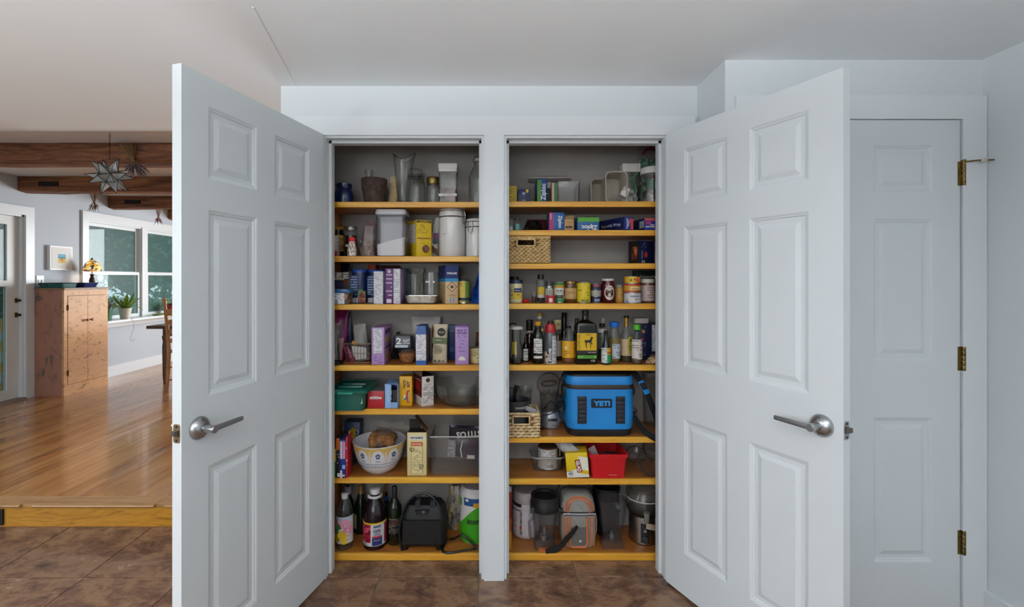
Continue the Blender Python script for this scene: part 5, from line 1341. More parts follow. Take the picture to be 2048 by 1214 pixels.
text('Old El Paso', h * .36, PAPERW, t, w * .23, -d / 2 - .0016, h * .32, rot=PI / 2, bold=.02, h=w * .09); disc(t, -w * .10, h * .27, w * .16, -d / 2 - .0005, '#4f7a4a', 'cactus_emblem'); MB().prism([(-w * .26, h * .20), (w * .02, h * .30), (-w * .1, h * .40)], -d / 2 - .002, -d / 2).build('tent_emblem', mat('#c9d2c8', .5), t, 0)
t, w, h, d = corner_box(L5, 'rice_carton', 'maroon and white carton turned on its edge', 1155, 1264, 1412, 210, 2.285, .50, '#cfc8c4')
fp(t, w, h, d, fineprint('#cfc8c4', '#3a3434', .006, .55), .08, .95, .1, .68); disc(t, 0, h * .87, w * .17, -d / 2 - .0005, '#3a3318'); text('Rice Blend', w * .6, INK, t, .0, -d / 2 - .001, h * .73, bold=.02)
fp(t, w, h, d, '#5c1018', 0, 1, .30, 1.02, face='L'); fp(t, w, h, d, '#a01f24', .2, .75, .5, .78, face='L', k=1); fp(t, w, h, d, '#b9aca4', .05, .9, .84, .87, face='L', k=1); fp(t, w, h, d, '#3a0f10', 0, 1, .92, 1.0, face='L', k=1)
MB().box(-w / 2, w / 2, -d / 2, d / 2, h, h + .002).build('dark_top', mat('#241a18', .5), t, 0)
MB().loft([[(-w / 2 - .001, -d / 2, h), (-w / 2 + .001, -d / 2, h), (-w / 2 + .001, d / 2, h), (-w / 2 - .001, d / 2, h)], [(-w / 2 - .001, -d / 2, h * 1.19), (-w / 2 + .001, -d / 2, h * 1.19), (-w / 2 + .001, d / 2, h * 1.19), (-w / 2 - .001, d / 2, h * 1.19)]]).build('raised_flap', mat('#8a6e5c', .5), t, 0)
t, w, h = item(L5, 'glass_bowl', 'wide clear glass bowl beside the white post', 'bowl', 1415, 2130, 268, 2.375)
MB().lathe([(w * .30, 0), (w * .34, .003), (w * .43, h * .12), (w * .485, h * .6), (w * .5, h), (w * .49, h), (w * .475, h * .6), (w * .42, h * .14), (w * .3, .008)], 36, cap1=False).build('bowl_glass', clear('#eceeea', .02, .05, 'bowl_glass', .8), t, 60)
t, w, h = item(L5, 'glass_canister', 'round clear glass baking dish sitting inside the wide bowl', 'dish', 1570, 1940, 335, 2.36, None, 0, None, L5.z + .009)
MB().lathe([(w * .44, 0), (w * .47, .004), (w * .5, h), (w * .48, h), (w * .455, .007)], 34, cap1=False).build('dish_glass', clear('#eceeea', .02, .06, 'dish_glass', 1.0), t, 60)

# --- shelf 6
t, w, h, d = box(L6, 'sugar_carton', 'yellow and green carton at the left end of shelf six', 75, 198, 545, 2.245, .075, '#1f6a2c')
fp(t, w, h, d, '#d6b61c', 0, 1, .56, 1); fp(t, w, h, d, '#3c4416', .2, .9, .86, .92, k=1); fp(t, w, h, d, '#b8482a', .38, .75, .66, .80, k=1); fp(t, w, h, d, fineprint('#1f6a2c', '#7ab03a', .008, .6), .2, .9, .28, .42, k=1)
text('120s', w * .6, mat('#d9d42a'), t, .0, -d / 2 - .002, h * .17, bold=.04); MB().box(-w / 2 + .001, w / 2 - .001, -d / 2, d / 2, h - .001, h + .0006).build('yellow_top', mat('#c9a51c', .5), t, 0)
t, w, h, d = box(L6, 'wrap_box', 'slim black and orange wrap box next to the green carton', 200, 248, 410, 2.243, .10, '#1a1622')
fp(t, w, h, d, '#c0602a', 0, .9, .7, .99); fp(t, w, h, d, fineprint('#1a1622', '#a9a4b4', .014), .2, .9, .25, .6); fp(t, w, h, d, '#d6d2cc', .3, 1, .03, .12)
t, w, h, d = box(L6, 'wrap_box', 'slim blue wrap box with white and pink panels', 250, 314, 432, 2.242, .085, '#1c3488')
fp(t, w, h, d, '#d2d0d0', .0, .42, .5, .96); fp(t, w, h, d, '#d88ab8', .5, 1, .5, .95); fp(t, w, h, d, '#8fb8e0', .4, 1, .24, .34); fp(t, w, h, d, '#dcdadc', 0, .4, 0, .2); text('85', w * .5, PAPERW, t, w * .2, -d / 2 - .002, h * .07, bold=.05)
t, w, h, d = box(L6, 'wrap_box', 'slim red wrap box standing against the yellow box', 318, 341, 400, 2.242, .085, '#b02430'); fp(t, w, h, d, fineprint('#b02430', '#e6d8d4', .02), .2, .9, .3, .9)
t, w, h, d = box(L6, 'snack_carton', 'tall yellow and teal carton behind the slim wrap boxes', 352, 402, 330, 2.348, .065, '#c9a41e')
fp(t, w, h, d, '#2c6a7a', 0, 1, .05, .42); fp(t, w, h, d, '#2c6a7a', 0, .8, .05, .42, face='R')
t, w, h, d = box(L6, 'snack_carton', 'dark blue carton with a white oval at the back left', 300, 492, 215, 2.42, .075, '#1c3050')
disc(t, w * .28, h * .76, w * .17, -d / 2 - .0005, '#b9b4ae'); disc(t, w * .28, h * .76, w * .12, -d / 2 - .001, '#24405f'); fp(t, w, h, d, '#8a4a3a', .5, .72, .55, .68)
# mixing bowl
t, w, h = item(L6, 'mixing_bowl', 'white mixing bowl with yellow arches and blue flowers', 'bowl', 415, 1066, 420, 2.34)
R = w / 2
prof = [(.42, 0), (.44, .02), (.62, .12), (.80, .36), (.92, .66), (.985, .95), (1.0, 1.0), (.965, 1.0), (.90, .66), (.78, .38), (.6, .15), (.1, .08)]
lat(t, 'bowl_body', prof, R, h, mat('#d4d2d4', .2, coat=.3), 44, cap1=False)
def rz_at(z):
    for (r0, z0), (r1, z1) in zip(prof[:6], prof[1:7]):
        if z0 <= z <= z1: return R * (r0 + (r1 - r0) * (z - z0) / (z1 - z0)), 0
    return R, 0
def bowlpt(a, z, e=.0007):
    r = rz_at(z)[0] + e; return (r * sin(a), -r * cos(a), z * h)
b = MB(); na = 10
for k in range(na):
    a0 = 2 * PI * k / na + .17
    pts_t, pts_b = [], []
    for i in range(13):
        u = i / 12; a = a0 + (u - .5) * 2 * PI / na
        zl = .52 + .36 * (1 - abs(2 * u - 1) ** 2.4) ** .6
        zl = .90 - (.90 - .50) * abs(2 * u - 1) ** 3.0
        pts_t.append(bowlpt(a, .97)); pts_b.append(bowlpt(a, zl))
    n0 = len(b.v); b.v += pts_t + pts_b
    for i in range(12): b.f.append((n0 + i, n0 + i + 1, n0 + 14 + i, n0 + 13 + i))
recalc(b.build('yellow_arches', mat('#c9a65a', .3), t, 60))
BLU = mat('#2a3a6a', .3)
b = MB()
for k in range(na):
    a0 = 2 * PI * k / na + .17
    for da, dz in ((-.06, .04), (.0, .075), (.06, .04), (-.03, -.03), (.04, -.03)):
        c = Vector(bowlpt(a0 + da, .70 + dz, .001)); n0 = len(b.v)
        tx = Vector((cos(a0), sin(a0), 0)); tz = Vector((0, 0, 1))
        b.v += [tuple(c + tx * .0045 * cos(j * PI / 4) + tz * .0055 * sin(j * PI / 4)) for j in range(8)]; b.f.append(tuple(n0 + j for j in range(8)))
    b.tube([bowlpt(a0 + da, .57 - .03 * cos(da * 12), .001) for da in (-.08, -.04, 0, .04, .08)], .0012, 5)
b.build('blue_flowers', BLU, t, 60)
MB().lathe([(rz_at(.44)[0] + .0004, .435 * h), (rz_at(.44)[0] + .0014, .44 * h), (rz_at(.45)[0] + .0008, .45 * h)], 44, cap0=False, cap1=False).build('blue_line', BLU, t)
b = MB()
for k in range(44):
    a = 2 * PI * k / 44; b.tube([bowlpt(a, .38, .001), bowlpt(a + .03, .34, .001), bowlpt(a + .07, .33, .001), bowlpt(a + .1, .38, .001)], .0009, 4)
b.build('blue_scallops', mat('#4a5878', .3), t, 60)
bx_, by_ = t.location.x, t.location.y
# bread in its bag
t = thing('bread_bag', 'clear twisted bag with part of a brown seeded loaf in the bowl', 'bag', (bx_ + .005, by_, L6.z + .064), 0, None, 0, .12)
W_ = (925 - 575) / KS * 2.37 / F
b = MB().rr([(W_ * .66, .085, .0), (W_ * .80, .10, .02), (W_ * .82, .105, .07), (W_ * .92, .115, .095), (W_ * .86, .11, .115), (W_ * .6, .08, .124)], .022, 5); b.build('loaf', noisy([(.3, '#5a3418'), (.5, '#8a5a2e'), (.7, '#b58a54')], (30, 30, 30), 4, .8, bump=.4), t)
MB().prism([(-W_ * .18, .035), (W_ * .20, .03), (W_ * .26, .082), (-W_ * .10, .088)], -.0565, -.052).build('label', mat('#5a2a1c', .4), t, 0)
MB().box(W_ * .24, W_ * .36, -.0545, -.050, .02, .09).build('cut_end', mat('#c2a274', .8), t, 0)
b = bag_mesh(W_ * 1.02, .15, .125, 71, crumple=.03, topw=.45, bulge=.5, flat_top=False); b.build('clear_bag', film('#f0ebe4', .12, 60), t, 50)
b = MB(); nfr = random.Random(9); FR = []
for i in range(14):
    FR.append((nfr.uniform(-.045, .075), nfr.uniform(-.03, .03)))
rings = [[(.008 * cos(2 * PI * j / 16), .008 * sin(2 * PI * j / 16), .145) for j in range(16)]]
for q in (.3, .6, 1.0):
    rings.append([(.045 * q * q + (.012 + .05 * q * (1 + .35 * (j % 2))) * cos(2 * PI * j / 16) * (1 + .3 * q), (.01 + .025 * q) * sin(2 * PI * j / 16), .145 + .030 * q + .012 * q * sin(j * 2.4)) for j in range(16)])
b.loft(rings, False, False).build('twisted_neck', film('#f4f1ec', .25, 90), t, 20)
# pretzel carton
t, w, h, d = box(L6, 'pretzel_carton', 'pale yellow pretzel carton with its brown top flap open', 1082, 1322, 342, 2.268, .065, '#d2c088')
MB().box(-w * .40, w * .40, -d / 2 - .0012, -d / 2, h * .83, h * .93).build('name_plate', mat('#d8d8d0', .4), t, 0); text("SNYDER'S", w * .64, INK, t, 0, -d / 2 - .002, h * .88, bold=.03)
fp(t, w, h, d, '#20180f', .215, .80, .055, .77); fp(t, w, h, d, '#d8c893', .23, .785, .06, .76, k=1); fp(t, w, h, d, '#c9582c', .20, .79, .69, .78, k=2); text('Sourdough', w * .46, PAPERW, t, 0, -d / 2 - .0025, h * .735, bold=.02)
fp(t, w, h, d, fineprint('#d8c893', '#8a7a54', .007, .55), .27, .75, .09, .62, k=2)
def pretzel(t, x, z, s, y):
    P = [(-.2, -.9), (-.75, -.1), (-.95, .5), (-.5, .9), (0, .45), (.5, .9), (.95, .5), (.75, -.1), (.2, -.9), (-.3, -.2), (-.1, .3), (0, .45)]
    MB().tube([(x + a * s, y, z + c * s) for a, c in P], s * .13, 6).build('pretzel_print', mat('#2c1a0e', .5), t)
pretzel(t, -w * .25, h * .60, w * .12, -d / 2 - .001); pretzel(t, w * .23, h * .21, w * .12, -d / 2 - .001)
BRN = noisy([(.3, '#3a2213'), (.6, '#6a4424'), (.75, '#9a7040')], (25, 25, 25), 3, .5)
MB().loft([[(w / 2, -d / 2, h), (w / 2, d / 2, h), (w / 2 - .001, d / 2, h), (w / 2 - .001, -d / 2, h)], [(-w * .12, -d / 2 + .01, h * 1.36), (-w * .12, d / 2, h * 1.36), (-w * .13, d / 2, h * 1.365), (-w * .13, -d / 2 + .01, h * 1.365)]]).build('open_flap', BRN, t, 0)
MB().box(-w / 2 + .003, w / 2 - .003, -d / 2 + .003, d / 2 - .003, h, h + .001).build('dark_inside', mat('#15100b', .7), t, 0); MB().box(-w / 2, w / 2 * .2, d / 2 - .002, d / 2, h, h * 1.22).build('back_flap', mat('#1f1710', .7), t, 0)
# acrylic bin with a chip bag
d = .20
t, w, h = item(L6, 'acrylic_bin', 'clear acrylic bin holding a purple chip bag', 'bin', 1362, 2090, 395, 2.275, d)
AC = clear('#ecebe9', .03, .07, 'acrylic', .8)
tub(t, 'bin_wall', w * .97, d * .97, w, d, h, AC, .01, .003)
MB().rr([(w * 1.004, d * 1.004, h - .004), (w * 1.01, d * 1.01, h), (w * 1.004, d * 1.004, h + .003), (w * .985, d * .97, h)], .01, 4, cap0=False, cap1=False).build('rim', clear('#f4f4f2', .05, .35, 'acrylic_edge', 1.5), t)
MB().box(-w / 2, w / 2, d / 2 - .003, d / 2, h, h * 1.36).build('tall_back', AC, t, 0)
t, w, h = pouch(L6, 'chip_bag', 'folded purple chip bag with white logo letters in the acrylic bin', 1590, 2050, 255, 2.365, .07, noisy([(.4, '#24142a'), (.6, '#3a2040'), (.75, '#5a3a58')], (9, 9, 9), 2, .22, bump=.4), 73, z=L6.z + .06, crumple=.05, ry=.05)
MB().box(-w * .5, -w * .30, -.042, -.030, h * .04, h * .58).build('grey_side', fineprint('#8a8288', '#c9c4c8', .01), t, 0)
MB().box(-w * .45, w * .5, -.041, -.028, h * .66, h * .98).build('black_fold', mat('#0d0a0d', .3), t, 0); text('TOSTITOS', w * .95, mat('#cfcac6', .4), t, w * .18, -.043, h * .83, bold=.03, rot=PI + .12, h=h * .2)
MB().box(w * .02, w * .22, -.042, -.038, h * .02, h * .13).build('price_tag', PAPERW, t, 0); MB().tube([(-w * .12, -.040, h * .05), (-w * .16, -.044, h * .3), (-w * .12, -.040, h * .6)], .003, 6).build('white_stripe', PAPERW, t)

# --- shelf 7
PET = clear('#e6ebe8', .05, .08, 'pet_plastic', 1.3)
t, w, h = item(L7, 'water_bottle', 'clear plastic bottle with a flowered lemon label', 'bottle', 200, 412, 225, 2.305)
R = w / 2
lat(t, 'bottle_body', [(.7, 0), (.95, .015), (1, .08), (.94, .14), (1, .18), (1, .62), (.92, .70), (.6, .85), (.32, .92), (.30, .95)], R, h, PET, 24)
lat(t, 'cap', [(.36, .91), (.38, .92), (.38, .995), (.3, 1)], R, h, '#d6d4d6'); band(t, R, -1.5, 1.5, h * .14, h * .625, mat('#cfc4c6', .45), n=18)
for x, z, r, c in ((-.5, .24, .024, '#c9a21c'), (.05, .30, .030, '#d9b52a'), (-.3, .45, .018, '#3f7a3a'), (-.55, .36, .016, '#4f8a3f'), (.3, .5, .03, '#d08aa0'), (.55, .38, .03, '#c97f98'), (.2, .19, .02, '#d9b52a'), (-.6, .52, .02, '#d08aa0')):
    a = x * 1.2
    MB().lathe([(r * .8, 0), (r * .8, .0006)], 14).xf(Matrix.Translation(((R + .0012) * sin(a), -(R + .0012) * cos(a), z * h)) @ Matrix.Rotation(a, 4, 'Z') @ Matrix.Rotation(PI / 2, 4, 'X')).build('flower_print', mat(c, .5), t)
band(t, R, .25, .95, h * .2, h * .48, fineprint('#cfc4c6', '#4a4a6a', .008, .5), k=2); band(t, R, -1.2, 1.3, h * .57, h * .62, '#9fb4c8', k=1)
t, w, h = item(L7, 'seltzer_bottle', 'dim tall bottle with a white cap behind the water bottle', 'bottle', 270, 420, 135, 2.43); lat(t, 'bottle_body', BOT, w / 2, h, mat('#14181a', .15)); lat(t, 'cap', [(.6, .84), (.64, .85), (.6, 1), (.5, 1.0)], w / 2, h, '#9a9aa2')
t, w, h = item(L7, 'champagne_bottle', 'dark green champagne bottle with a gold foil neck', 'bottle', 425, 592, 118, 2.445)
lat(t, 'bottle_glass', [(.9, 0), (1, .02), (1, .5), (.9, .6), (.5, .76), (.32, .84), (.3, .86)], w / 2, h, mat('#0c1a0e', .1), 24); lat(t, 'gold_foil', [(.42, .80), (.36, .86), (.3, .9), (.34, .98), (.2, 1)], w / 2, h, mat('#b58a4a', .35, .6)); lat(t, 'dark_collar', [(.62, .71), (.56, .76), (.44, .82), (.42, .82)], w / 2, h, '#14140e', cap0=False, cap1=False); band(t, w / 2, -1.2, -.4, h * .12, h * .42, '#a89c7c')
t, w, h = item(L7, 'juice_bottle', 'big dark juice bottle with a berry picture label', 'bottle', 540, 826, 158, 2.325)
R = w / 2
lat(t, 'bottle_body', [(.9, 0), (.98, .01), (1, .03), (1, .45), (.96, .50), (.99, .54), (.95, .6), (.72, .76), (.4, .85), (.36, .9)], R, h, mat('#1a0a10', .12), 28)
lat(t, 'cap', [(.42, .91), (.44, .92), (.44, .995), (.38, 1)], R, h, '#d8d2d4'); lat(t, 'handle_ring', [(.50, .865), (.62, .855), (.64, .87), (.5, .89)], R, h, '#d5d3d6', cap0=False, cap1=False)
band(t, R, -1.5, 1.5, h * .08, h * .475, '#c8c6ca', n=20); band(t, R, -1.4, -.12, h * .14, h * .45, blobs([(0, '#8a0f24'), (.4, '#b8203a'), (.7, '#d0506a'), (.9, '#6a0a1a')], 80, .4), 'berry_picture', 1)
band(t, R, -1.5, 1.5, h * .45, h * .478, '#d6b62c', k=2); band(t, R, .0, .85, h * .09, h * .22, '#1f2f6a', k=1); band(t, R, .02, .83, h * .22, h * .25, '#b8202c', k=1); band(t, R, -.95, -.4, h * .085, h * .135, stripes('#dddddd', '#111111', .0018), k=2); band(t, R, 1.1, 1.5, h * .1, h * .44, '#8a1a30', k=1)
NAVY = mat('#1a2a5e', .5)
band(t, R, .12, .74, h * .395, h * .43, '#1f2f6a', k=1, name='oval_emblem'); text('Ocean Spray', R * .5, PAPERW, t, R * .43, 0, h * .413, bend=R + .0024); text('100%', R * .62, NAVY, t, R * .43, 0, h * .34, bend=R + .0024, bold=.03, h=h * .06); text('JUICE', R * .55, NAVY, t, R * .43, 0, h * .278, bend=R + .0024, bold=.03); text('NO SUGAR', R * .55, PAPERW, t, R * .43, 0, h * .18, bend=R + .0024, bold=.03)
t, w, h = item(L7, 'wooden_rolling_pin', 'wooden handle leaning at the back of the bottom left shelf', 'utensil', 700, 860, 125, 2.49, None); MB().tube([(-.05, 0, .0), (.0, 0, .16), (.035, 0, .30)], [.008, .008, .007], 10).build('handle', mat('#8a6238', .6), t)
t, w, h = item(L7, 'soda_bottle', 'small dark bottle with a blue cap behind the juice bottle', 'bottle', 775, 870, 215, 2.45); lat(t, 'bottle_body', BOT, w / 2, h, mat('#120f10', .1)); lat(t, 'cap', [(.6, .80), (.62, .82), (.6, .9), (.4, .92)], w / 2, h, '#23406a')
t, w, h = item(L7, 'wine_bottle', 'dark olive wine bottle beside the black appliance', 'bottle', 838, 1012, 137, 2.345)
lat(t, 'bottle_glass', [(.92, 0), (1, .015), (1, .60), (.94, .67), (.5, .76), (.36, .81), (.34, .86)], w / 2, h, mat('#141a0a', .06), 26); lat(t, 'capsule', [(.38, .80), (.37, .98), (.3, 1)], w / 2, h, '#0c0b0e')
band(t, w / 2, -.7, .9, h * .22, h * .48, fineprint('#15140f', '#8a8274', .010, .55)); band(t, w / 2, -.7, .9, h * .38, h * .43, mat('#5a2a24', .5), k=1)
# black appliance
d = .15
t, w, h = item(L7, 'waffle_maker', 'upright black electric waffle maker with a looped cord', 'appliance', 985, 1575, 415, 2.262, d)
BG = mat('#070708', .62, name='satin_black')
MB().rr([(w * .86, d * .8, .02), (w * .92, d * .9, .03), (w * .94, d * .94, h * .5), (w * .86, d * .86, h * .86), (w * .74, d * .6, h)], .03, 5).build('housing', BG, t)
MB().loft([[(-w * .44, -d * .50, h * .17), (w * .38, -d * .50, h * .17), (w * .38, -d * .42, h * .17), (-w * .44, -d * .42, h * .17)], [(-w * .42, -d * .50, h * .72), (w * .36, -d * .50, h * .72), (w * .36, -d * .40, h * .72), (-w * .42, -d * .40, h * .72)]]).build('front_panel', mat('#09090a', .5), t)
for sx in (-.40, .32): MB().rr([(w * .13, d * .8, 0), (w * .13, d * .9, h * .20)], .012, 3, sx * w, -d * .02).build('foot', BLACK, t)
for sx in (-.20, .12): MB().prism([(sx * w, h * .86), (sx * w + .03, h * .86), (sx * w + .026, h * 1.16), (sx * w + .004, h * 1.10)], -d * .34, -d * .05).build('hinge_lug', mat('#202126', .45), t, 0)
MB().rr([(w * .3, .03, h * .82), (w * .3, .03, h * .93)], .01, 3, -w * .03, -d * .34).build('latch', mat('#17171a', .4), t)
disc(t, w * .0, h * .90, .008, -d * .34 - .016, '#5a5c60', 'indicator')
MB().tube([(w * .5 * cos(a) * .95 - w * .04, -d * .42 + d * .2 * max(sin(a), 0), h * .42 + h * .84 * sin(a)) for a in [PI * (1.18 - i * 1.08 / 18) for i in range(19)]], .0058, 8).build('cord_loop', mat('#17171a', .35), t)
MB().rr([(.02, .02, h * .80), (.026, .024, h * .86), (.022, .022, h * .98)], .006, 3, w * .36, -d * .12).build('plug', BLACK, t)
cordp = [(w * .40, d * .30, .05), (w * .46, 0, .02), (w * .40, -d * .45, .006), (w * .50, -d * .62, .006), (w * .66, -d * .60, .006), (w * .85, -d * .5, .006), (w * 1.05, -d * .42, .006), (w * 1.10, -d * .36, .010), (w * .94, -d * .30, .045), (w * .80, -d * .25, .06), (w * .62, -d * .1, .03), (w * .5, d * .1, .012)]
pts = []
for i in range(len(cordp) - 1):
    p0, p1, p2, p3 = (Vector(cordp[max(i - 1, 0)]), Vector(cordp[i]), Vector(cordp[i + 1]), Vector(cordp[min(i + 2, len(cordp) - 1)]))
    for q in (0, .25, .5, .75): pts.append(.5 * ((2 * p1) + (p2 - p0) * q + (2 * p0 - 5 * p1 + 4 * p2 - p3) * q * q + (3 * p1 - 3 * p2 + p3 - p0) * q ** 3))
MB().tube(pts, .0052, 7).build('power_cord', BLACK, t)
# paper towels
t, w, h = item(L7, 'paper_towel_pack', 'wrapped paper towel roll in green and white plastic', 'paper towels', 1738, 2120, 118, 2.395)
R = w / 2
lat(t, 'roll', [(.9, 0), (.99, .03), (1, .5), (.98, .95), (.8, 1.0), (.3, .985)], R, h, mat('#cfcbc9', .35), 30)
b = MB(); n = 16; n0 = 0
A = [-1.45 + 2.9 * i / n for i in range(n + 1)]
top_ = [.30 + .42 * (.5 + .5 * sin((a + .6) * 1.5)) + .10 * (a > .2) for a in A]
b.v = [((R + .0012) * sin(a), -(R + .0012) * cos(a), h * .03) for a in A] + [((R + .0014) * sin(a), -(R + .0014) * cos(a), h * z) for a, z in zip(A, top_)]
b.f = [(i, i + 1, n + 2 + i, n + 1 + i) for i in range(n)]
recalc(b.build('green_wrap', mat('#3f9a1f', .3), t, 60))
band(t, R, -.75, .35, h * .72, h * .86, '#1d4a80', k=1); band(t, R, -.1, .35, h * .70, h * .78, '#c98f1e', k=2); text('BOUNTY', R * .95, INK, t, -R * .02, 0, h * .43, bend=R + .003, bold=.04, h=h * .085); band(t, R, -1.4, -1.0, h * .68, h * .82, '#3a9a3a', k=1); band(t, R, -.62, -.42, h * .80, h * .84, PAPERW, k=2)
t, w, h = pouch(L7, 'gift_bag_bundle', 'crinkled silver and yellow wrapper bundle behind the paper towels', 1600, 1755, 130, 2.47, .05, noisy([(.35, '#4a4038'), (.5, '#8f8a84'), (.62, '#a8842a'), (.72, '#d9d6d2')], (30, 30, 16), 3, .25, bump=.5), 75, crumple=.12, flat_top=False)
# ------------------------------------------------------------------ right bay
R1, R2, R3, R4, R5, R6, R7, R8 = (Row(1005, y, z) for y, z in zip((270, 400, 400, 520, 600, 720, 860, 950), RZ))

# --- shelf 1
t, w, h, d = box(R1, 'yellow_carton', 'yellow printed carton at the left end of the top right shelf', 30, 180, 632, 2.30, .08, '#cdaf14')
fp(t, w, h, d, fineprint('#cdaf14', '#6a5a08', .007, .6), .35, .95, .12, .95)
t, w, h, d = box(R1, 'trash_bag_carton', 'small dark blue trash bag carton on the top shelf', 190, 338, 675, 2.305, .08, '#142450')
disc(t, -w * .02, h * .70, w * .19, -d / 2 - .0004, '#33457c'); text('20', w * .22, PAPERW, t, 0, -d / 2 - .0018, h * .70, bold=.03); fp(t, w, h, d, '#d6a520', .68, .90, .76, 1.0); text('AUTO', w * .34, PAPERW, t, 0, -d / 2 - .001, h * .20, bold=.03); text('TRASH BAGS', w * .8, PAPERW, t, 0, -d / 2 - .001, h * .09, bold=.03)
t, w, h, d = box(R1, 'storage_bag_carton', 'blue and green bag carton under a clear lid', 430, 548, 548, 2.285, .13, '#15458c')
fp(t, w, h, d, '#3f7d2c', .02, .45, 0, .97); text('Ziploc', h * .72, PAPERW, t, w * .22, -d / 2 - .001, h * .45, rot=PI / 2, bold=.02); fp(t, w, h, d, '#24503a', 0, 1, .05, .9, face='L'); fp(t, w, h, d, '#1a4a80', .1, .8, .5, .9, face='L', k=1)
t, w, h, d = box(R1, 'dark_carton', 'dark open carton with a white torn flap between bag cartons', 552, 606, 585, 2.36, .06, '#140f0d'); fp(t, w, h, d, '#cfcac2', .0, .95, .74, 1.0)
t, w, h, d = box(R1, 'storage_bag_carton', 'thin green and white carton beside the clear bin', 614, 684, 592, 2.30, .12, '#c9a48c'); fp(t, w, h, d, '#2f6a34', .38, .95, 0, 1)
t, w, h, d = (*item(R1, 'clear_bin', 'empty clear square plastic bin with a dark edge', 'bin', 686, 960, 575, 2.30, .14), .14)
CB = clear('#e6e4e2', .06, .16, 'grey_clear_plastic', 1.0)
tub(t, 'bin_wall', w * .94, d * .94, w, d, h, CB, .008, .002); MB().box(w * .48, w * .50, -d * .5, -d * .46, 0, h).build('dark_edge', mat('#3a3230', .4), t, 0)
t, w, h = item(R1, 'bin_lid', 'clear plastic lid laid across the bag cartons', 'lid', 318, 845, 520, 2.355, None, 0, None, RZ[0] + .1156); t.location.z = R1.Zp(545, 2.30)
MB().rr([(w * .96, .12, 0), (w, .13, .003), (w, .13, .008), (w * .9, .11, .014)], .03, 5).build('lid_plate', clear('#d6d2cc', .1, .35, 'milky_lid', .8), t)
CREAM = clear('#e0d8c8', .15, .6, 'cream_plastic', .5, '#cfc6b4')
for k, (xl, xr, yt, yc, lab) in enumerate(((1090, 1300, 545, 2.42, 'rear cream container lying on its side'), (1272, 1545, 455, 2.30, 'front cream container lying open toward the room'))):
    t, w, h = item(R1, 'freezer_container', lab, 'container', xl, xr, yt, yc, None, 0, 'cream freezer containers')
    dd = .11 if k else .07
    def ring(s, y): 
        q = []
        ww, hh, r = w * s, h * s, .022
        for qd, (sx, sz) in enumerate(((1, 1), (-1, 1), (-1, -1), (1, -1))):
            for j in range(5):
                a = qd * PI / 2 + j / 4 * PI / 2; q.append((sx * (ww / 2 - r) + r * cos(a), y, h / 2 + sz * (hh / 2 - r) + r * sin(a)))
        return q
    o = MB().loft([ring(.86, dd), ring(.99, 0), ring(1.0, -.004), ring(1.0, -.010), ring(.93, -.010), ring(.90, .0), ring(.82, dd - .003)]).build('container_shell', CREAM, t, 50); recalc(o)
    if k:
        for s, y, c in ((0, .03, '#8a8078'), (1, .0, '#d8d6d2')):
            MB().box(-.004, .03, y, y + .002, .03 + s * .018, .085 + s * .01).xf(Matrix.Rotation(.5, 4, 'Y')).build('paper_label', fineprint(c, '#4a4648', .008), t, 0)
t, w, h, d = (*item(R1, 'square_canister', 'clear square canister with a white lid and green-tied bag', 'canister', 1490, 1725, 352, 2.36, .10), .10)
tub(t, 'canister_body', w * .90, d * .9, w * .93, d * .93, h * .86, PLASTIC, .008); MB().rr([(w * .96, d * .96, h * .80), (w, d, h * .88), (w, d, h * .97), (w * .97, d * .97, h)], .008, 3).build('lid', mat('#d2cdc6', .4), t)
bag_mesh(w * .78, h * .52, d * .7, 81, crumple=.10).build('foil_bag', noisy([(.3, '#5a5a58'), (.5, '#b4b2ae'), (.7, '#e0dedc')], (45, 45, 45), 3, .25), t, 50)
MB().strap([(.03, -d * .40, h * .80), (-.01, -d * .41, h * .58), (.015, -d * .42, h * .50), (.02, -d * .42, h * .30)], .012, .002, (1, 0, .3)).build('green_tie', mat('#1f7a4a', .4), t)
t, w, h = item(R1, 'round_canister', 'round clear tub with a white lid and orange label', 'canister', 1714, 2010, 415, 2.33)
R = w / 2
lat(t, 'tub_body', [(.92, 0), (1, .02), (1, .84), (.97, .84), (.96, .03)], R * .94, h, PLASTIC, 28, cap1=False); lat(t, 'lid', [(.99, .82), (1.0, .84), (1.0, .95), (.93, 1.0), (.3, 1)], R, h, '#d6d3d0', 30)
lat(t, 'contents', [(.85, .01), (.88, .04), (.88, .32), (.5, .42)], R * .94, h, blobs([(0, '#3a2c28'), (.3, '#7a6a66'), (.6, '#1f4a78'), (.8, '#8f8a88')], 40, .4)); lat(t, 'green_bag', [(.3, .40), (.5, .48), (.45, .66), (.1, .74)], R * .94, h, '#2f7a5c')
band(t, R * .94, -.12, 1.2, h * .36, h * .84, '#c8582a'); band(t, R * .94, -.12, 1.2, h * .36, h * .53, PAPERW, k=1); band(t, R * .94, .1, .85, h * .58, h * .68, fineprint('#c8582a', '#e8ddd4', .011, .7), k=1); band(t, R * .94, .08, .8, h * .72, h * .80, '#38304a', k=1); band(t, R * .94, -.08, .16, h * .385, h * .49, stripes('#dddddd', '#222222', .004), k=2)
t, w, h = pouch(R1, 'zip_bag', 'clear bag with a dark red handle above the round tub', 1660, 2000, 150, 2.44, .06, film('#e8e4e2', .16, 40), 83, crumple=.05, topw=.8)
bag_mesh(w * .8, h * .80, .05, 84, crumple=.12).build('green_contents', noisy([(.35, '#17281e'), (.48, '#2f7a50'), (.62, '#b4ccc0')], (40, 40, 40), 3, .3), t, 50)
MB().prism([(w * .30 * cos(PI * i / 10), h * .86 + .042 * sin(PI * i / 10)) for i in range(11)] + [(w * .2 * cos(PI * (10 - i) / 10), h * .875 + .022 * sin(PI * (10 - i) / 10)) for i in range(11)], -.012, -.006).build('red_handle', mat('#7a1f36', .4), t, 0)

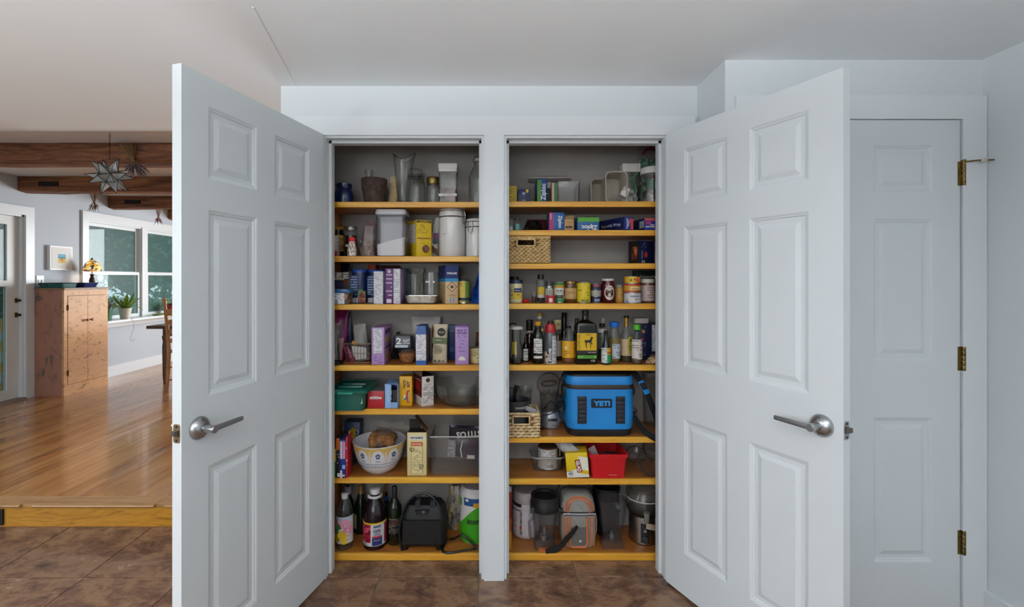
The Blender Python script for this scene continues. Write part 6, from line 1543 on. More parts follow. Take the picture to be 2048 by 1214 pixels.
# --- shelf 2
t, R, h = jar(R2, 'salt_jar', 'small clear jar of white salt on the second right shelf', 'jar', 70, 140, 232, 2.30, [(.95, 0), (1, .05), (1, .9), (.9, 1)], PLASTIC); lat(t, 'salt', [(.9, .02), (.9, .35)], R, h, '#d9d5d0')
t, R, h = jar(R2, 'glitter_vial', 'teal vial with a dark cap', 'jar', 146, 222, 228, 2.29, [(.95, 0), (1, .04), (1, .52), (.5, .54)], mat('#5f9a98', .3)); lat(t, 'upper_glass', [(.96, .53), (.96, .9)], R, h, PLASTIC); lat(t, 'cap', [(.7, .88), (.7, 1), (.5, 1)], R, h, '#2c3236'); t['label'] = 'small teal vial with a dark cap beside the salt jar'
pouch(R2, 'black_bag', 'low black bag slumped on the second right shelf', 235, 515, 262, 2.36, .10, mat('#0e0c0d', .5), 85, crumple=.05, topw=.5)
pouch(R2, 'red_cloth_bag', 'dark red cloth bag behind the black bag', 300, 575, 244, 2.465, .05, mat('#5a1a16', .7), 86, crumple=.04)
t, w, h, d = box(R2, 'snack_bag_carton', 'pink and blue snack bag carton standing on end', 580, 766, 155, 2.25, .10, '#145496')
fp(t, w, h, d, '#b01f5e', 0, .26, 0, 1); text('Ziploc', h * .74, PAPERW, t, w * .20, -d / 2 - .0012, h * .47, rot=-PI / 2, bold=.03); text('SNACK', h * .34, PAPERW, t, -w * .40, -d / 2 - .0014, h * .76, rot=-PI / 2, bold=.02)
t, w, h, d = box(R2, 'kraft_carton', 'little kraft carton with its lid open', 770, 885, 240, 2.25, .08, '#b08a56'); fp(t, w, h, d, '#3a2c1c', .08, .85, .16, .38); text('natural', w * .55, mat('#4a3a20'), t, 0, -d / 2 - .001, h * .72); fp(t, w, h, d, '#8a6a3e', 0, 1, 0, 1, face='R')
MB().loft([[(-w / 2, d / 2, h), (w / 2, d / 2, h), (w / 2, d / 2 - .001, h), (-w / 2, d / 2 - .001, h)], [(-w * .1, d * .3, h * 1.5), (w * .9, d * .3, h * 1.5), (w * .9, d * .3 - .001, h * 1.5), (-w * .1, d * .3 - .001, h * 1.5)]]).build('open_lid', mat('#c9a878', .6), t, 0)
t, w, h, d = box(R2, 'sandwich_bag_carton', 'green and blue bag carton standing upside down', 932, 1200, 215, 2.248, .09, '#17558f')
fp(t, w, h, d, '#4f9a2c', 0, 1, .62, 1); MB().prism([(w * .5 - w * i / 10, h * .62 - h * .10 * (1 - (2 * i / 10 - 1) ** 2)) for i in range(11)] + [(-w * .5, h * .64), (w * .5, h * .64)], -d / 2 - .001, -d / 2).build('green_curve', mat('#17558f', .45), t, 0)
text('Ziploc', w * .74, PAPERW, t, w * .05, -d / 2 - .0022, h * .24, rot=PI, bold=.03); MB().box(-w * .1, w * .48, -d / 2, d / 2, h, h + .004).build('torn_top', mat('#17150f', .6), t, 0)
for k, (xc, xr, yt, a, lab) in enumerate(((1495, 1632, 214, .0, 'blue foil wrap box with a long printed side'), (1756, 1900, 226, .0, 'blue foil wrap box at the right end of the shelf'))):
    Yf = 2.248
    x0, x1 = R2.X(xc, Yf), R2.X(xr, Yf); w = x1 - x0; h = R2.Zp(yt, Yf) - RZ[1]; d = .24
    ang = -.42 if k == 0 else -.12
    # the box runs back to the left: rotate about its front face
    t = thing('foil_wrap_box', lab, 'box', ((x0 + x1) / 2 + sin(ang) * d / 2 * 1.0, Yf + cos(ang) * d / 2, RZ[1] + .0006), -ang, 'foil wrap boxes')
    if k == 0: d = .245
    MB().rr([(w - .001, d, 0), (w, d, .001), (w, d, h - .001), (w - .001, d, h)], .0012, 2).build('carton', mat('#141c4e', .4), t)
    fp(t, w, h, d, '#22368c', 0, 1, 0, 1)
    if k == 0:
        fp(t, w, h, d, '#d2524a', .70, 1, .04, .88, k=1); text('Reynolds', h * .8, PAPERW, t, -w * .22, -d / 2 - .002, h * .5, rot=PI / 2, bold=.03); text('Wrap', h * .5, PAPERW, t, -w * .05, -d / 2 - .002, h * .5, rot=PI / 2, bold=.03); text('250', h * .4, mat('#d84a7a'), t, w * .10, -d / 2 - .002, h * .7, rot=PI / 2, bold=.04)
        o = text('Reynolds Wrap', d * .62, mat('#aeb4c0', .4), None, 0, 0, 0, bold=.02, h=h * .3); o.parent = t; o.location = (-w / 2 - .001, -.02, h * .45); o.rotation_euler = (0, 0, -PI / 2)
    else:
        fp(t, w, h, d, '#d2524a', .03, .97, .78, .98, k=1); text('250', w * .5, mat('#d84a7a'), t, -w * .12, -d / 2 - .002, h * .58, rot=PI, bold=.04); text('Reynolds', w * .8, PAPERW, t, 0, -d / 2 - .002, h * .28, rot=PI, bold=.03); text('Wrap', w * .4, PAPERW, t, w * .22, -d / 2 - .002, h * .44, rot=PI, bold=.03); fp(t, w, h, d, stripes('#d8d8d8', '#111111', .0016, 2), .78, .99, .2, .8, face='L')

# --- shelf 3
d = .19
t, w, h = item(R3, 'wicker_basket', 'woven tan wicker basket with a handle hole under the second shelf', 'basket', 20, 590, 462, 2.243, d)
WICK = noisy([(.3, '#a8834e'), (.5, '#c9a86e'), (.7, '#dcc08c')], (50, 50, 50), 3, .7, name='wicker')
weave(t, 'woven_strands', w, d, h, WICK, 13, .021, (-w * .22, w * .17, h * .66, h * .92), 5, True, .95)
MB().box(-w * .4, w * .4, -d * .3, d * .3, .006, h * .7).build('dark_contents', mat('#2a1512', .7), t, 0)
t, w, h, d = corner_box(R3, 'pasta_carton', 'navy pasta carton with a red oval emblem on the third shelf', 1566, 1694, 1868, 505, 2.30, .52, '#12204a')
MB().loft([[(w * .16 * cos(2 * PI * j / 16) - w * .02, -d / 2 - yy, h * .40 + h * .14 * sin(2 * PI * j / 16)) for j in range(16)] for yy in (0, .001)]).build('red_oval', mat('#a8202a', .4), t); text('Barilla', h * .18, PAPERW, t, -w * .02, -d / 2 - .0016, h * .40, rot=PI / 2)
text('CELLINI', h * .34, PAPERW, t, -w * .30, -d / 2 - .001, h * .40, rot=PI / 2, bold=.01); fp(t, w, h, d, stripes('#d8d8d8', '#222222', .003), .20, .42, .03, .15); fp(t, w, h, d, fineprint('#12204a', '#8a92a8', .01), .15, .5, .70, .95); fp(t, w, h, d, '#17130f', 0, 1, 0, 1, face='L'); fp(t, w, h, d, noisy([(.4, '#17130f'), (.55, '#a8482a'), (.7, '#c9a06a')], (30, 30, 14), 2, .5), .3, .85, .15, .75, face='L', k=1)
t, w, h, d = box(R3, 'pasta_carton', 'navy pasta carton with a pale streak at the far right', 1890, 2010, 498, 2.325, .09, '#141c40'); fp(t, w, h, d, noisy([(.4, '#c9a878'), (.6, '#8a6a44')], (30, 30, 10), 2, .5), 0, .16, .02, .95); fp(t, w, h, d, noisy([(.45, '#10142c'), (.55, '#b4aca8')], (22, 22, 9), 2, .5), .35, .95, .08, .95)

# --- shelf 4
t, w, h = item(R4, 'mayonnaise_jar', 'cream mayonnaise jar with a blue lid and yellow label', 'jar', 80, 248, 246, 2.30)
R = w / 2
lat(t, 'jar_body', [(.88, 0), (.98, .03), (1, .1), (1, .74), (.92, .84), (.9, .86)], R, h, mat('#d8c9a0', .3), 24); lat(t, 'lid', [(.96, .84), (1, .85), (1, .98), (.94, 1)], R, h, '#16284a', 24)
band(t, R, -.75, .95, h * .18, h * .55, '#d8b92a'); band(t, R, -.28, .9, h * .46, h * .64, '#17305e', k=1); text("Hellmann's", R * .95, PAPERW, t, R * .3, 0, h * .55, bend=R + .0024, bold=.02); text('REAL', R * .5, NAVY, t, R * .3, 0, h * .37, bend=R + .002, bold=.03); band(t, R, -.75, -.5, h * .2, h * .68, fineprint('#d8c9a0', '#3a3a2a', .012), k=2)
t, R, h = jar(R4, 'sauce_bottle', 'dark bottle with a black cap behind the mayonnaise', 'bottle', 85, 215, 206, 2.42, BOT[:5] + [(.5, .8), (.5, .86)], mat('#1a1412', .2)); lat(t, 'cap', [(.8, .80), (.82, .82), (.82, .99), (.7, 1)], R, h, '#0c0c0d')
t, w, h = item(R4, 'sauce_packet', 'little red sauce packet lying beside the mayonnaise', 'packet', 250, 330, 485, 2.29); bag_mesh(w, h, .03, 91, crumple=.08).build('packet', mat('#b8241f', .35), t, 50)
t, w, h = item(R4, 'shot_glass', 'small glass of brown liquid on a clear saucer', 'glass', 358, 424, 415, 2.31, None, 0, None, RZ[3] + .006); cup(t, 'glass_body', w * .36, w / 2, h, GLASS, .0015); lat(t, 'liquid', [(.68, .06), (.85, .6)], w / 2, h, '#4a2418')
t, w, h = item(R4, 'glass_saucer', 'clear glass saucer under the shot glass and bottle', 'saucer', 352, 545, 500, 2.32); MB().lathe([(w * .3, 0), (w * .5, .004), (w * .5, .0055), (w * .3, .003)], 26).build('saucer_disc', GLASS, t)
t, w, h = item(R4, 'vanilla_bottle', 'clear bottle with a black cap and yellow label', 'bottle', 418, 532, 180, 2.345, None, 0, None, RZ[3] + .006)
R = w / 2; lat(t, 'bottle_glass', [(.85, 0), (.9, .02), (.9, .6), (1, .68), (1, .78), (.7, .84), (.66, .86)], R, h, PET, 22); lat(t, 'liquid', [(.8, .02), (.84, .03), (.84, .17)], R, h, '#3a1a12'); lat(t, 'cap', [(.68, .84), (.70, .86), (.70, .99), (.6, 1)], R, h, '#111112'); band(t, R * .92, -.95, .95, h * .24, h * .54, '#d2ac2c'); band(t, R * .92, -.9, .9, h * .14, h * .25, '#c2bdb4')
t, R, h = jar(R4, 'spice_jar', 'little jar with a silver lid and bar code', 'jar', 532, 632, 322, 2.335, [(.95, 0), (1, .03), (1, .8), (.9, .84)], mat('#c9c4bc', .3)); lat(t, 'lid', [(1, .84), (1.02, .86), (1.0, 1), (.8, 1)], R, h, mat('#a9a7a4', .3, .9)); band(t, R, -.8, .6, h * .4, h * .78, stripes('#cfd4d8', '#1a1a1a', .003)); band(t, R, .6, 1.4, h * .3, h * .8, '#c9a83a')
t, R, h = jar(R4, 'spice_jar', 'taller dim jar with a grey lid behind the bar-code jar', 'jar', 530, 625, 268, 2.435, [(.95, 0), (1, .03), (1, .86), (.98, .88), (.98, 1), (.8, 1)], mat('#5a5c58', .35))
t, R, h = can(R4, 'small red tin in front of the bar-code jar', 542, 652, 432, 2.272, '#a8202c', name='small_tin'); band(t, R, -.5, .3, h * .15, h * .6, '#d8b8b0')
t, R, h = can(R4, 'green and white diced tomato can', 640, 768, 272, 2.32, '#d0cec6')
band(t, R, -1.55, 1.55, h * .85, h * .95, '#2a7a34', k=1); band(t, R, -1.5, 1.5, h * .72, h * .85, '#b98a2c', k=1); band(t, R, -1.5, 1.5, h * .05, h * .18, '#2a8a3c', k=1); text('DICED', R * 1.2, INK, t, -R * .1, 0, h * .58, bend=R + .0018, bold=.03); text('TOMATOES', R * 1.1, mat('#4a4a40'), t, -R * .1, 0, h * .48, bend=R + .0018, bold=.02); band(t, R, -.9, .7, h * .2, h * .38, noisy([(.4, '#2a5a2a'), (.6, '#4a3a30')], (40, 40, 40), 2, .5), k=2); band(t, R, .8, 1.4, h * .35, h * .6, '#6a2a22', k=2)
t, w, h = item(R4, 'honey_jar', 'amber honey jar with a gold lid and kraft label', 'jar', 766, 920, 262, 2.325)
R = w / 2; lat(t, 'jar_glass', [(.9, 0), (1, .04), (1, .76), (.9, .86), (.88, .9)], R, h, mat('#5a3a16', .12), 26); lat(t, 'lid', [(.92, .9), (.95, .91), (.95, .985), (.9, 1)], R, h, mat('#9a7440', .3, .8)); band(t, R, -1.2, 1.2, h * .18, h * .68, '#b5905a'); text('RAW HONEY', R * 1.2, mat('#3a2a14'), t, 0, 0, h * .47, bend=R + .0018, bold=.02); disc(t, R * .5, h * .25, R * .1, -R * .9, '#6a4a24', 'bee_print', 10)
t, R, h = can(R4, 'plain yellow can with green print', 920, 1092, 270, 2.32, fineprint('#d3bb1c', '#6a7a1a', .012, .45)); band(t, R, -.55, .45, h * .03, h * .18, stripes('#d3c33a', '#111111', .002), k=1)
z = RZ[3]
for k, (yt, c, lab) in enumerate(((450, '#1a2038', 'bottom dark blue tuna tin of the stack of three'), (375, '#9a9890', 'middle silver tuna tin of the stack of three'), (298, '#241a2c', 'top dark tuna tin of the stack of three'))):
    t, R, h = can(R4, lab, 1096, 1226, yt, 2.325, c, z=z + .0004, group='stacked tuna tins', name='tuna_tin'); z += h + .0004
    if k == 0: band(t, R, -.5, .5, h * .25, h * .6, '#8a98b8')
    if k == 2: band(t, R, -.9, .9, h * .55, h * .85, '#8a3a54'); band(t, R, -.9, .9, h * .1, h * .35, '#22305a')
t, w, h = item(R4, 'relish_jar', 'dark red relish jar with a white lid and oval label', 'jar', 1228, 1390, 230, 2.32)
R = w / 2; lat(t, 'jar_glass', [(.9, 0), (1, .04), (1, .74), (.88, .84), (.86, .9)], R, h, mat('#4a0c10', .1), 26); lat(t, 'lid', [(.9, .905), (.94, .91), (.94, .99), (.88, 1)], R, h, '#c9c2c0')
b = MB(); n = 20; b.v = [((R + .001) * sin(.78 * cos(2 * PI * j / n)), -(R + .001) * cos(.78 * cos(2 * PI * j / n)), h * .42 + h * .30 * sin(2 * PI * j / n)) for j in range(n)] + [(0, -R - .0012, h * .42)]; b.f = [(j, (j + 1) % n, n) for j in range(n)]; recalc(b.build('oval_label', mat('#c9bcb4', .5), t, 0))
disc(t, -R * .12, h * .46, R * .2, -R - .0012, '#6a3a2a', 'fruit_print'); disc(t, R * .18, h * .45, R * .2, -R - .001, '#3f6a3a', 'leaf_print'); text('PEPPER RELISH', R * 1.1, mat('#5a1a1a'), t, 0, 0, h * .27, bend=R + .002, bold=.02); text('STONEWALL', R * .9, INK, t, 0, 0, h * .62, bend=R + .002, bold=.02)
t, R, h = jar(R4, 'mustard_jar', 'small ochre spice jar with a grey lid', 'jar', 1396, 1500, 305, 2.33, [(.95, 0), (1, .03), (1, .76), (.85, .84), (.7, .85)], mat('#a87c34', .3)); lat(t, 'lid', [(.8, .84), (.84, .86), (.84, .99), (.7, 1)], R, h, '#8a867e'); band(t, R, -.4, .5, h * .14, h * .68, fineprint('#b5893c', '#5a3c14', .01))
z = RZ[3]
for k, (xl, xr, yt, c, lab) in enumerate(((1508, 1716, 406, '#c9c8cc', 'white flowered can at the bottom of the yellow stack'), (1506, 1712, 288, '#c9922c', 'red and yellow cherry tin in the middle of its stack'), (1514, 1706, 203, '#d6a81c', 'shallow yellow tin on top of its stack'))):
    t, R, h = can(R4, lab, xl, xr, yt, 2.31, c, z=z + .0004, group='stacked fruit tins', name='fruit_tin'); z += h + .0004
    if k == 0: text('CANNE', R * 1.0, INK, t, 0, 0, h * .68, bend=R + .0018, bold=.02); band(t, R, -1.1, 1.1, h * .08, h * .5, blobs([(0, '#c9c8cc'), (.4, '#d6a83a'), (.6, '#c9c8cc'), (.8, '#6a8ac0')], 90, .5)); band(t, R, 1.0, 1.5, h * .1, h * .9, '#7a98b8')
    if k == 1: band(t, R, -1.5, 1.5, h * .78, h * .94, '#a8202a'); text('Sheery', R * 1.0, mat('#8a2a1c'), t, R * .1, 0, h * .45, bend=R + .0018, bold=.03); band(t, R, -.5, 1.0, h * .3, h * .64, '#dcc890'); band(t, R, -1.5, 1.5, h * .08, h * .2, '#a8302a')
    if k == 2: disc(t, R * .45, h * .5, R * .28, -R * .93, '#c0401f', 'fruit_print', 14); disc(t, -R * .45, h * .45, R * .14, -R * .93, '#3f7a2a', 'leaf_print', 10); disc(t, 0, h * .55, R * .1, -R - .001, '#20180c', 'dark_print', 10)
t, w, h = item(R4, 'sauce_jar', 'jar with a white lid and pale wine-coloured label', 'jar', 1716, 1886, 236, 2.335)
R = w / 2; lat(t, 'jar_glass', [(.92, 0), (1, .04), (1, .78), (.94, .85)], R, h, mat('#6a4a3a', .2), 26); lat(t, 'lid', [(.97, .84), (1, .86), (1, .985), (.94, 1)], R, h, '#d3cfca'); band(t, R, -1.4, 1.4, h * .08, h * .73, '#bfa9a4'); band(t, R, -.35, .5, h * .15, h * .65, fineprint('#c4b2ac', '#6a3a44', .012, .6), k=1)
t, w, h, d = box(R4, 'tea_carton', 'black-green carton with white script behind the jars', 1640, 1958, 132, 2.455, .045, '#18211e'); text('Naturae', w * .68, PAPERW, t, w * .08, -d / 2 - .001, h * .80, rot=.06, bold=.01)
t, R, h = jar(R4, 'salt_shaker', 'tiny white jar at the right end of the shelf', 'jar', 1890, 1958, 405, 2.34, [(.95, 0), (1, .04), (1, .7), (.9, .76), (.9, 1), (.8, 1)], mat('#9a8f86', .4)); band(t, R, -.9, .9, h * .2, h * .6, fineprint('#b4aaa0', '#4a3a34', .01))

# --- shelf 5
t, w, h = item(R5, 'oil_cruet', 'clear glass flask with a white lid and dark liquid', 'bottle', 75, 262, 318, 2.30)
R = w / 2; FL = [(.8, 0), (.95, .03), (.98, .12), (.9, .32), (.64, .56), (.6, .62), (.62, .9), (.66, .93)]
lat(t, 'flask_glass', FL + [(.62, .93), (.57, .62), (.86, .32), (.93, .12)], R, h, GLASS, 26, cap1=False); lat(t, 'dark_liquid', [(.76, .01), (.9, .03), (.92, .12), (.3, .125)], R, h, '#1c0f0c'); lat(t, 'lid', [(.70, .90), (.9, .91), (.92, .94), (.8, .98), (.5, 1)], R, h, '#cfc9c0', 24); band(t, R * .72, -1.0, .1, h * .25, h * .58, mat('#b59a2c', .4), R2=R * .60)
t, w, h = item(R5, 'scissors_handle', 'black looped handle behind the glass flask', 'utensil', 70, 185, 285, 2.44); MB().tube([(.012 * cos(a) * 1.6, 0, h - .014 + .012 * sin(a)) for a in [i * PI / 6 for i in range(13)]], .003, 6).build('loop', BLACK, t); MB().tube([(0, 0, 0), (0, 0, h - .024)], .004, 6).build('shaft', BLACK, t)
def bottle(label, xl, xr, yt, Y, glass, capc, capz=.88, prof=None, name='bottle', capr=.38, group=None):
    t, w, h = item(R5, name, label, 'bottle', xl, xr, yt, Y, None, 0, group); R = w / 2
    lat(t, 'bottle_glass', [(r, z * capz / .9 if z > .7 else z) for r, z in (prof or BOT[:-1])], R, h, M_(glass, .12), 24)
    if capc: lat(t, 'cap', [(capr, capz), (capr * 1.04, capz + .01), (capr * 1.04, .99), (capr * .9, 1)], R, h, M_(capc, .35), 18)
    return t, R, h
t, R, h = bottle('brown sauce bottle with a tall black cap behind the flask', 270, 400, 246, 2.41, '#2a120a', '#0c0c0d', .72, capr=.62, prof=[(.9, 0), (1, .02), (1, .5), (.7, .64), (.62, .72)], name='sauce_bottle'); lat(t, 'cap_ring', [(.64, .69), (.66, .70), (.66, .725), (.6, .73)], R, h, '#c0b49a')
t, R, h = bottle('little dark bottle with a white label by the flask', 246, 332, 455, 2.35, '#17100d', '#101010', .86, capr=.36, name='extract_bottle'); band(t, R, -.8, .6, h * .05, h * .52, fineprint('#c9c6bf', '#2a2a2a', .012))
t, R, h = bottle('dark green oil bottle with a gold cap and white label', 366, 512, 265, 2.30, '#0e1208', '#c28f22', .90, prof=[(.92, 0), (1, .02), (1, .60), (.9, .68), (.5, .82), (.40, .86), (.40, .90)], capr=.55, name='oil_bottle')
band(t, R, -.85, .7, h * .25, h * .60, fineprint('#cfcdc8', '#33332f', .010, .55)); band(t, R, -.85, .7, h * .13, h * .19, '#cfcac0'); lat(t, 'dark_collar', [(.46, .84), (.58, .85), (.58, .90), (.5, .9)], R, h, '#1a1712')
MB().prism([(R * .5, h * .80), (R * .9, h * .76), (R * .8, h * .84)], -.004, -.002).build('neck_tag', mat('#b58a34', .5), t, 0)
t, R, h = bottle('tall clear bottle with a yellow and white cap at the back', 400, 520, 160, 2.425, PET, '#cf9420', .93, capr=.50, name='syrup_bottle'); lat(t, 'white_cap_ring', [(.5, .87), (.55, .88), (.55, .93), (.5, .93)], R, h, '#d2cfc8')
t, w, h = item(R5, 'spray_can', 'cooking spray can with a red cap and grey label', 'can', 520, 668, 262, 2.305)
R = w / 2; lat(t, 'can_body', [(.95, 0), (1, .01), (1, .70), (.9, .74)], R, h, mat('#5a5a5c', .3, .3), 26); lat(t, 'cap', [(.90, .72), (.92, .73), (.88, .86), (.70, .93), (.5, .945)], R, h, '#a81a20', 26); lat(t, 'nozzle', [(.48, .94), (.46, .995), (.4, 1)], R, h, '#161214')
band(t, R, .15, 1.3, h * .02, h * .66, fineprint('#b9bbc0', '#44444c', .010, .5)); band(t, R, -1.4, -.05, h * .02, h * .28, noisy([(.45, '#2a0f0c'), (.55, '#c9b8a8')], (60, 60, 60), 2, .4)); band(t, R, -.35, .05, h * .06, h * .36, '#ccd0d2', k=1); text('SAFE', h * .22, mat('#30343c'), t, -R * .14, 0, h * .2, rot=PI / 2, bend=R + .0024); band(t, R, -1.4, 1.4, 0.001, h * .02, '#d8d6d2', k=1)
t, R, h = bottle('amber bottle with a cream cap behind the spray can', 630, 740, 240, 2.40, '#3a2f14', '#c2b184', .76, prof=[(.9, 0), (1, .02), (1, .42), (.8, .56), (.6, .72), (.6, .76)], capr=.80, name='liquor_bottle'); band(t, R, -.8, .8, h * .1, h * .48, '#b5aca0'); text('u', R * .5, mat('#4a4434'), t, 0, 0, h * .88, bend=R * .84 + .001)
t, R, h = bottle('slim bottle with a long black capsule at the back', 708, 822, 156, 2.455, '#0d0d0c', '#101012', .60, prof=[(.9, 0), (1, .02), (1, .42), (.7, .54), (.56, .60)], capr=.56, name='wine_bottle')
t, R, h = bottle('round-shouldered bottle with a yellow and orange label', 735, 910, 322, 2.33, PET, '#1a1816', .94, prof=[(.94, 0), (1, .02), (1, .58), (.9, .66), (.42, .88), (.30, .92), (.30, .94)], capr=.34, name='vinegar_bottle')
lat(t, 'amber_vinegar', [(.9, .01), (.95, .02), (.95, .56)], R, h, clear('#c98a4a', .1, .6, 'amber_liquid', .4, '#a86424')); band(t, R, -1.4, 1.4, h * .14, h * .60, '#dba218', n=16); band(t, R, .62, 1.4, h * .14, h * .60, '#cf7a1a', k=1); band(t, R, -.02, .02, h * .15, h * .6, '#6a4a10', k=1); disc(t, -R * .5, h * .42, R * .22, -R * .90 - .001, '#c9c4b0', 'ship_emblem'); text('APPLE', R * .55, INK, t, R * .8, 0, h * .40, bend=R + .0026, bold=.02); text('VINEGAR', R * .55, INK, t, R * .8, 0, h * .34, bend=R + .0026, bold=.02); disc(t, R * .62, h * .54, R * .16, -R * .80, '#a8201c', 'seal', 12); band(t, R, -.9, -.1, h * .17, h * .33, fineprint('#dba218', '#5a4410', .008), k=1)
t, R, h = bottle('thin bottle with a dark cap behind the black oil bottle', 880, 965, 230, 2.44, '#3a2f1c', '#14110f', .86, capr=.5, name='extract_bottle')
# big square oil bottle
d = .075
t, w, h = item(R5, 'olive_oil_bottle', 'large black square olive oil bottle with a yellow label', 'bottle', 918, 1176, 137, 2.262, d)
BO = mat('#0a0b08', .2)
MB().rr([(w * .97, d * .95, 0), (w, d, .004), (w, d, h * .70), (w * .9, d * .9, h * .765), (w * .40, d * .55, h * .81), (w * .30, d * .42, h * .83), (w * .29, d * .40, h * .91)], .012, 4).build('bottle_body', BO, t)
MB().lathe([(w * .155, h * .905), (w * .16, h * .91), (w * .16, h * .995), (w * .14, h)], 20).build('cap', BLACK, t)
y_ = -d / 2
plate(t, 'yellow_label', mat('#d0a80e', .4), -w * .47, w * .47, h * .26, h * .585, y_ - .0002); plate(t, 'dark_label_band', mat('#1a1a18', .4), -w * .47, w * .47, h * .19, h * .26, y_ - .0002); plate(t, 'green_band', mat('#5aa63a', .4), -w * .45, w * .47, h * .11, h * .17, y_ - .0002)
text('OLIVE OIL', h * .30, mat('#3a300a'), t, -w * .38, y_ - .0014, h * .42, rot=PI / 2, bold=.01); text('OLIVE OIL', w * .5, mat('#14300e'), t, w * .08, y_ - .0014, h * .14, bold=.02); text('EXTRA VIRGIN', w * .36, PAPERW, t, w * .24, y_ - .0014, h * .225, bold=.02); text('1.5L', w * .2, PAPERW, t, w * .3, y_ - .0006, h * .07, bold=.01); text('TERRA', w * .24, INK, t, w * .08, y_ - .0014, h * .555)
HORSE = [(-.42, -.1), (-.40, .12), (-.34, .2), (-.1, .16), (.12, .2), (.22, .34), (.2, .44), (.28, .5), (.36, .46), (.5, .42), (.48, .36), (.36, .32), (.38, .16), (.30, .0), (.42, -.18), (.28, -.26), (.40, -.20), (.26, -.05), (.2, -.1), (.26, -.6), (.20, -.6), (.12, -.08), (-.14, -.04), (-.22, -.3), (-.16, -.6), (-.22, -.6), (-.32, -.28), (-.3, .0)]
b = MB(); n0 = len(HORSE); s_ = w * .46
b.v = [(x * s_ + w * .08, y_ - .0018, z_ * s_ * 1.1 + h * .42) for x, z_ in HORSE]; b.f = [tuple(range(n0))]
import bmesh as _bm
o = b.build('horse_emblem', INK, t, 0); bm_ = _bm.new(); bm_.from_mesh(o.data); _bm.ops.triangulate(bm_, faces=bm_.faces); bm_.to_mesh(o.data); bm_.free()
t, R, h = bottle('jar with a dark cap and white band behind the small bottles', 1180, 1292, 290, 2.395, PET, '#17120f', .90, prof=[(.95, 0), (1, .02), (1, .74), (.9, .82), (.5, .86), (.5, .9)], capr=.62, name='spice_bottle'); band(t, R, -1.3, 1.3, h * .76, h * .86, '#c6c4c0', R2=R * .9); lat(t, 'contents', [(.88, .01), (.9, .3)], R, h, '#3a2c22')
t, w, h = item(R5, 'garlic_bulb_bag', 'small white twisted paper at the back of the bottle shelf', 'bag', 1205, 1300, 225, 2.465); bag_mesh(w, h, .03, 93, topw=.4, crumple=.06).build('pouch', mat('#b9b2a8', .6), t, 50)
t, R, h = bottle('small sauce bottle with yellow and green label in front', 1226, 1342, 380, 2.265, '#14201a', '#111111', .92, prof=[(.92, 0), (1, .02), (1, .46), (.8, .56), (.34, .72), (.30, .88), (.32, .92)], capr=.46, name='hot_sauce_bottle'); band(t, R, -1.4, .0, h * .06, h * .50, fineprint('#c6cac8', '#3a4a4a', .009)); band(t, R, .0, 1.4, h * .30, h * .50, '#d2981c'); band(t, R, .0, 1.4, h * .06, h * .30, '#1d8a4e'); band(t, R, .1, 1.0, h * .34, h * .38, '#b02a1c', k=1)
t, R, h = bottle('clear bottle of pale oil with a bright blue cap', 1314, 1458, 270, 2.335, PET, '#1c6ac0', .87, prof=[(.95, 0), (1, .02), (1, .58), (.95, .68), (.78, .82), (.74, .87)], capr=.80, name='oil_bottle'); lat(t, 'pale_oil', [(.9, .01), (.95, .02), (.95, .60)], R, h, clear('#d8c070', .05, .45, 'pale_oil', .6, '#b8963c')); band(t, R, -.6, 1.2, h * .10, h * .46, fineprint('#c3ccd2', '#3a5a7a', .012)); band(t, R, .6, 1.0, h * .14, h * .28, stripes('#dddddd', '#111111', .002, 2), k=1)
t, R, h = bottle('tall vinegar bottle with a gold neck and cream label', 1462, 1612, 196, 2.36, PET, '#1a120c', .955, prof=[(.94, 0), (1, .02), (1, .50), (.92, .58), (.46, .70), (.30, .76), (.28, .955)], capr=.42, name='vinegar_bottle'); lat(t, 'gold_neck', [(.34, .76), (.32, .80), (.31, .95)], R, h, mat('#b5822c', .35, .5), cap0=False, cap1=False); band(t, R, -1.4, 1.4, h * .13, h * .50, '#c4ab88', n=16); band(t, R, .0, 1.2, h * .18, h * .55, '#b5b02c', k=1); disc(t, R * .45, h * .47, R * .28, -R * .92 - .002, '#2f4a3a'); text('White', R * .8, INK, t, R * .42, 0, h * .34, bend=R + .0026, bold=.02); text('Wine', R * .6, INK, t, R * .42, 0, h * .285, bend=R + .0026, bold=.02); text('Organic', R * .5, INK, t, R * .4, 0, h * .40, bend=R + .0026); lat(t, 'liquid', [(.9, .01), (.94, .02), (.94, .12)], R, h, '#4a3c1c')
t, R, h = bottle('clear bottle with a bright green cap and white label', 1602, 1732, 302, 2.295, PET, '#4fae2c', .86, prof=[(.94, 0), (1, .02), (1, .52), (.9, .62), (.48, .76), (.42, .86)], capr=.66, name='rice_vinegar_bottle'); band(t, R, -1.4, 1.4, h * .12, h * .62, fineprint('#cfc6be', '#4a4440', .011, .5), n=16); lat(t, 'liquid', [(.9, .01), (.94, .02), (.94, .12)], R, h, '#5a4a34')
t, w, h, d = box(R5, 'rice_carton', 'navy carton with an orange leaf mark behind the green-capped bottle', 1690, 1840, 292, 2.39, .07, '#161c40'); disc(t, -w * .1, h * .78, w * .13, -d / 2 - .0005, '#c9863a', 'leaf_mark'); fp(t, w, h, d, fineprint('#161c40', '#8a90ac', .012, .5), .1, .6, .1, .5); fp(t, w, h, d, '#c0305c', .1, .4, .55, .60); fp(t, w, h, d, fineprint('#161c40', '#c9c6d0', .014), .15, .6, .86, .95)
hz = RZ[4] + h + .0006
t, w, h, d = box(R5, 'white_packet', 'flat white packet lying on the navy cartons', 1650, 1812, 228, 2.40, .05, '#c2bab4', z=hz)
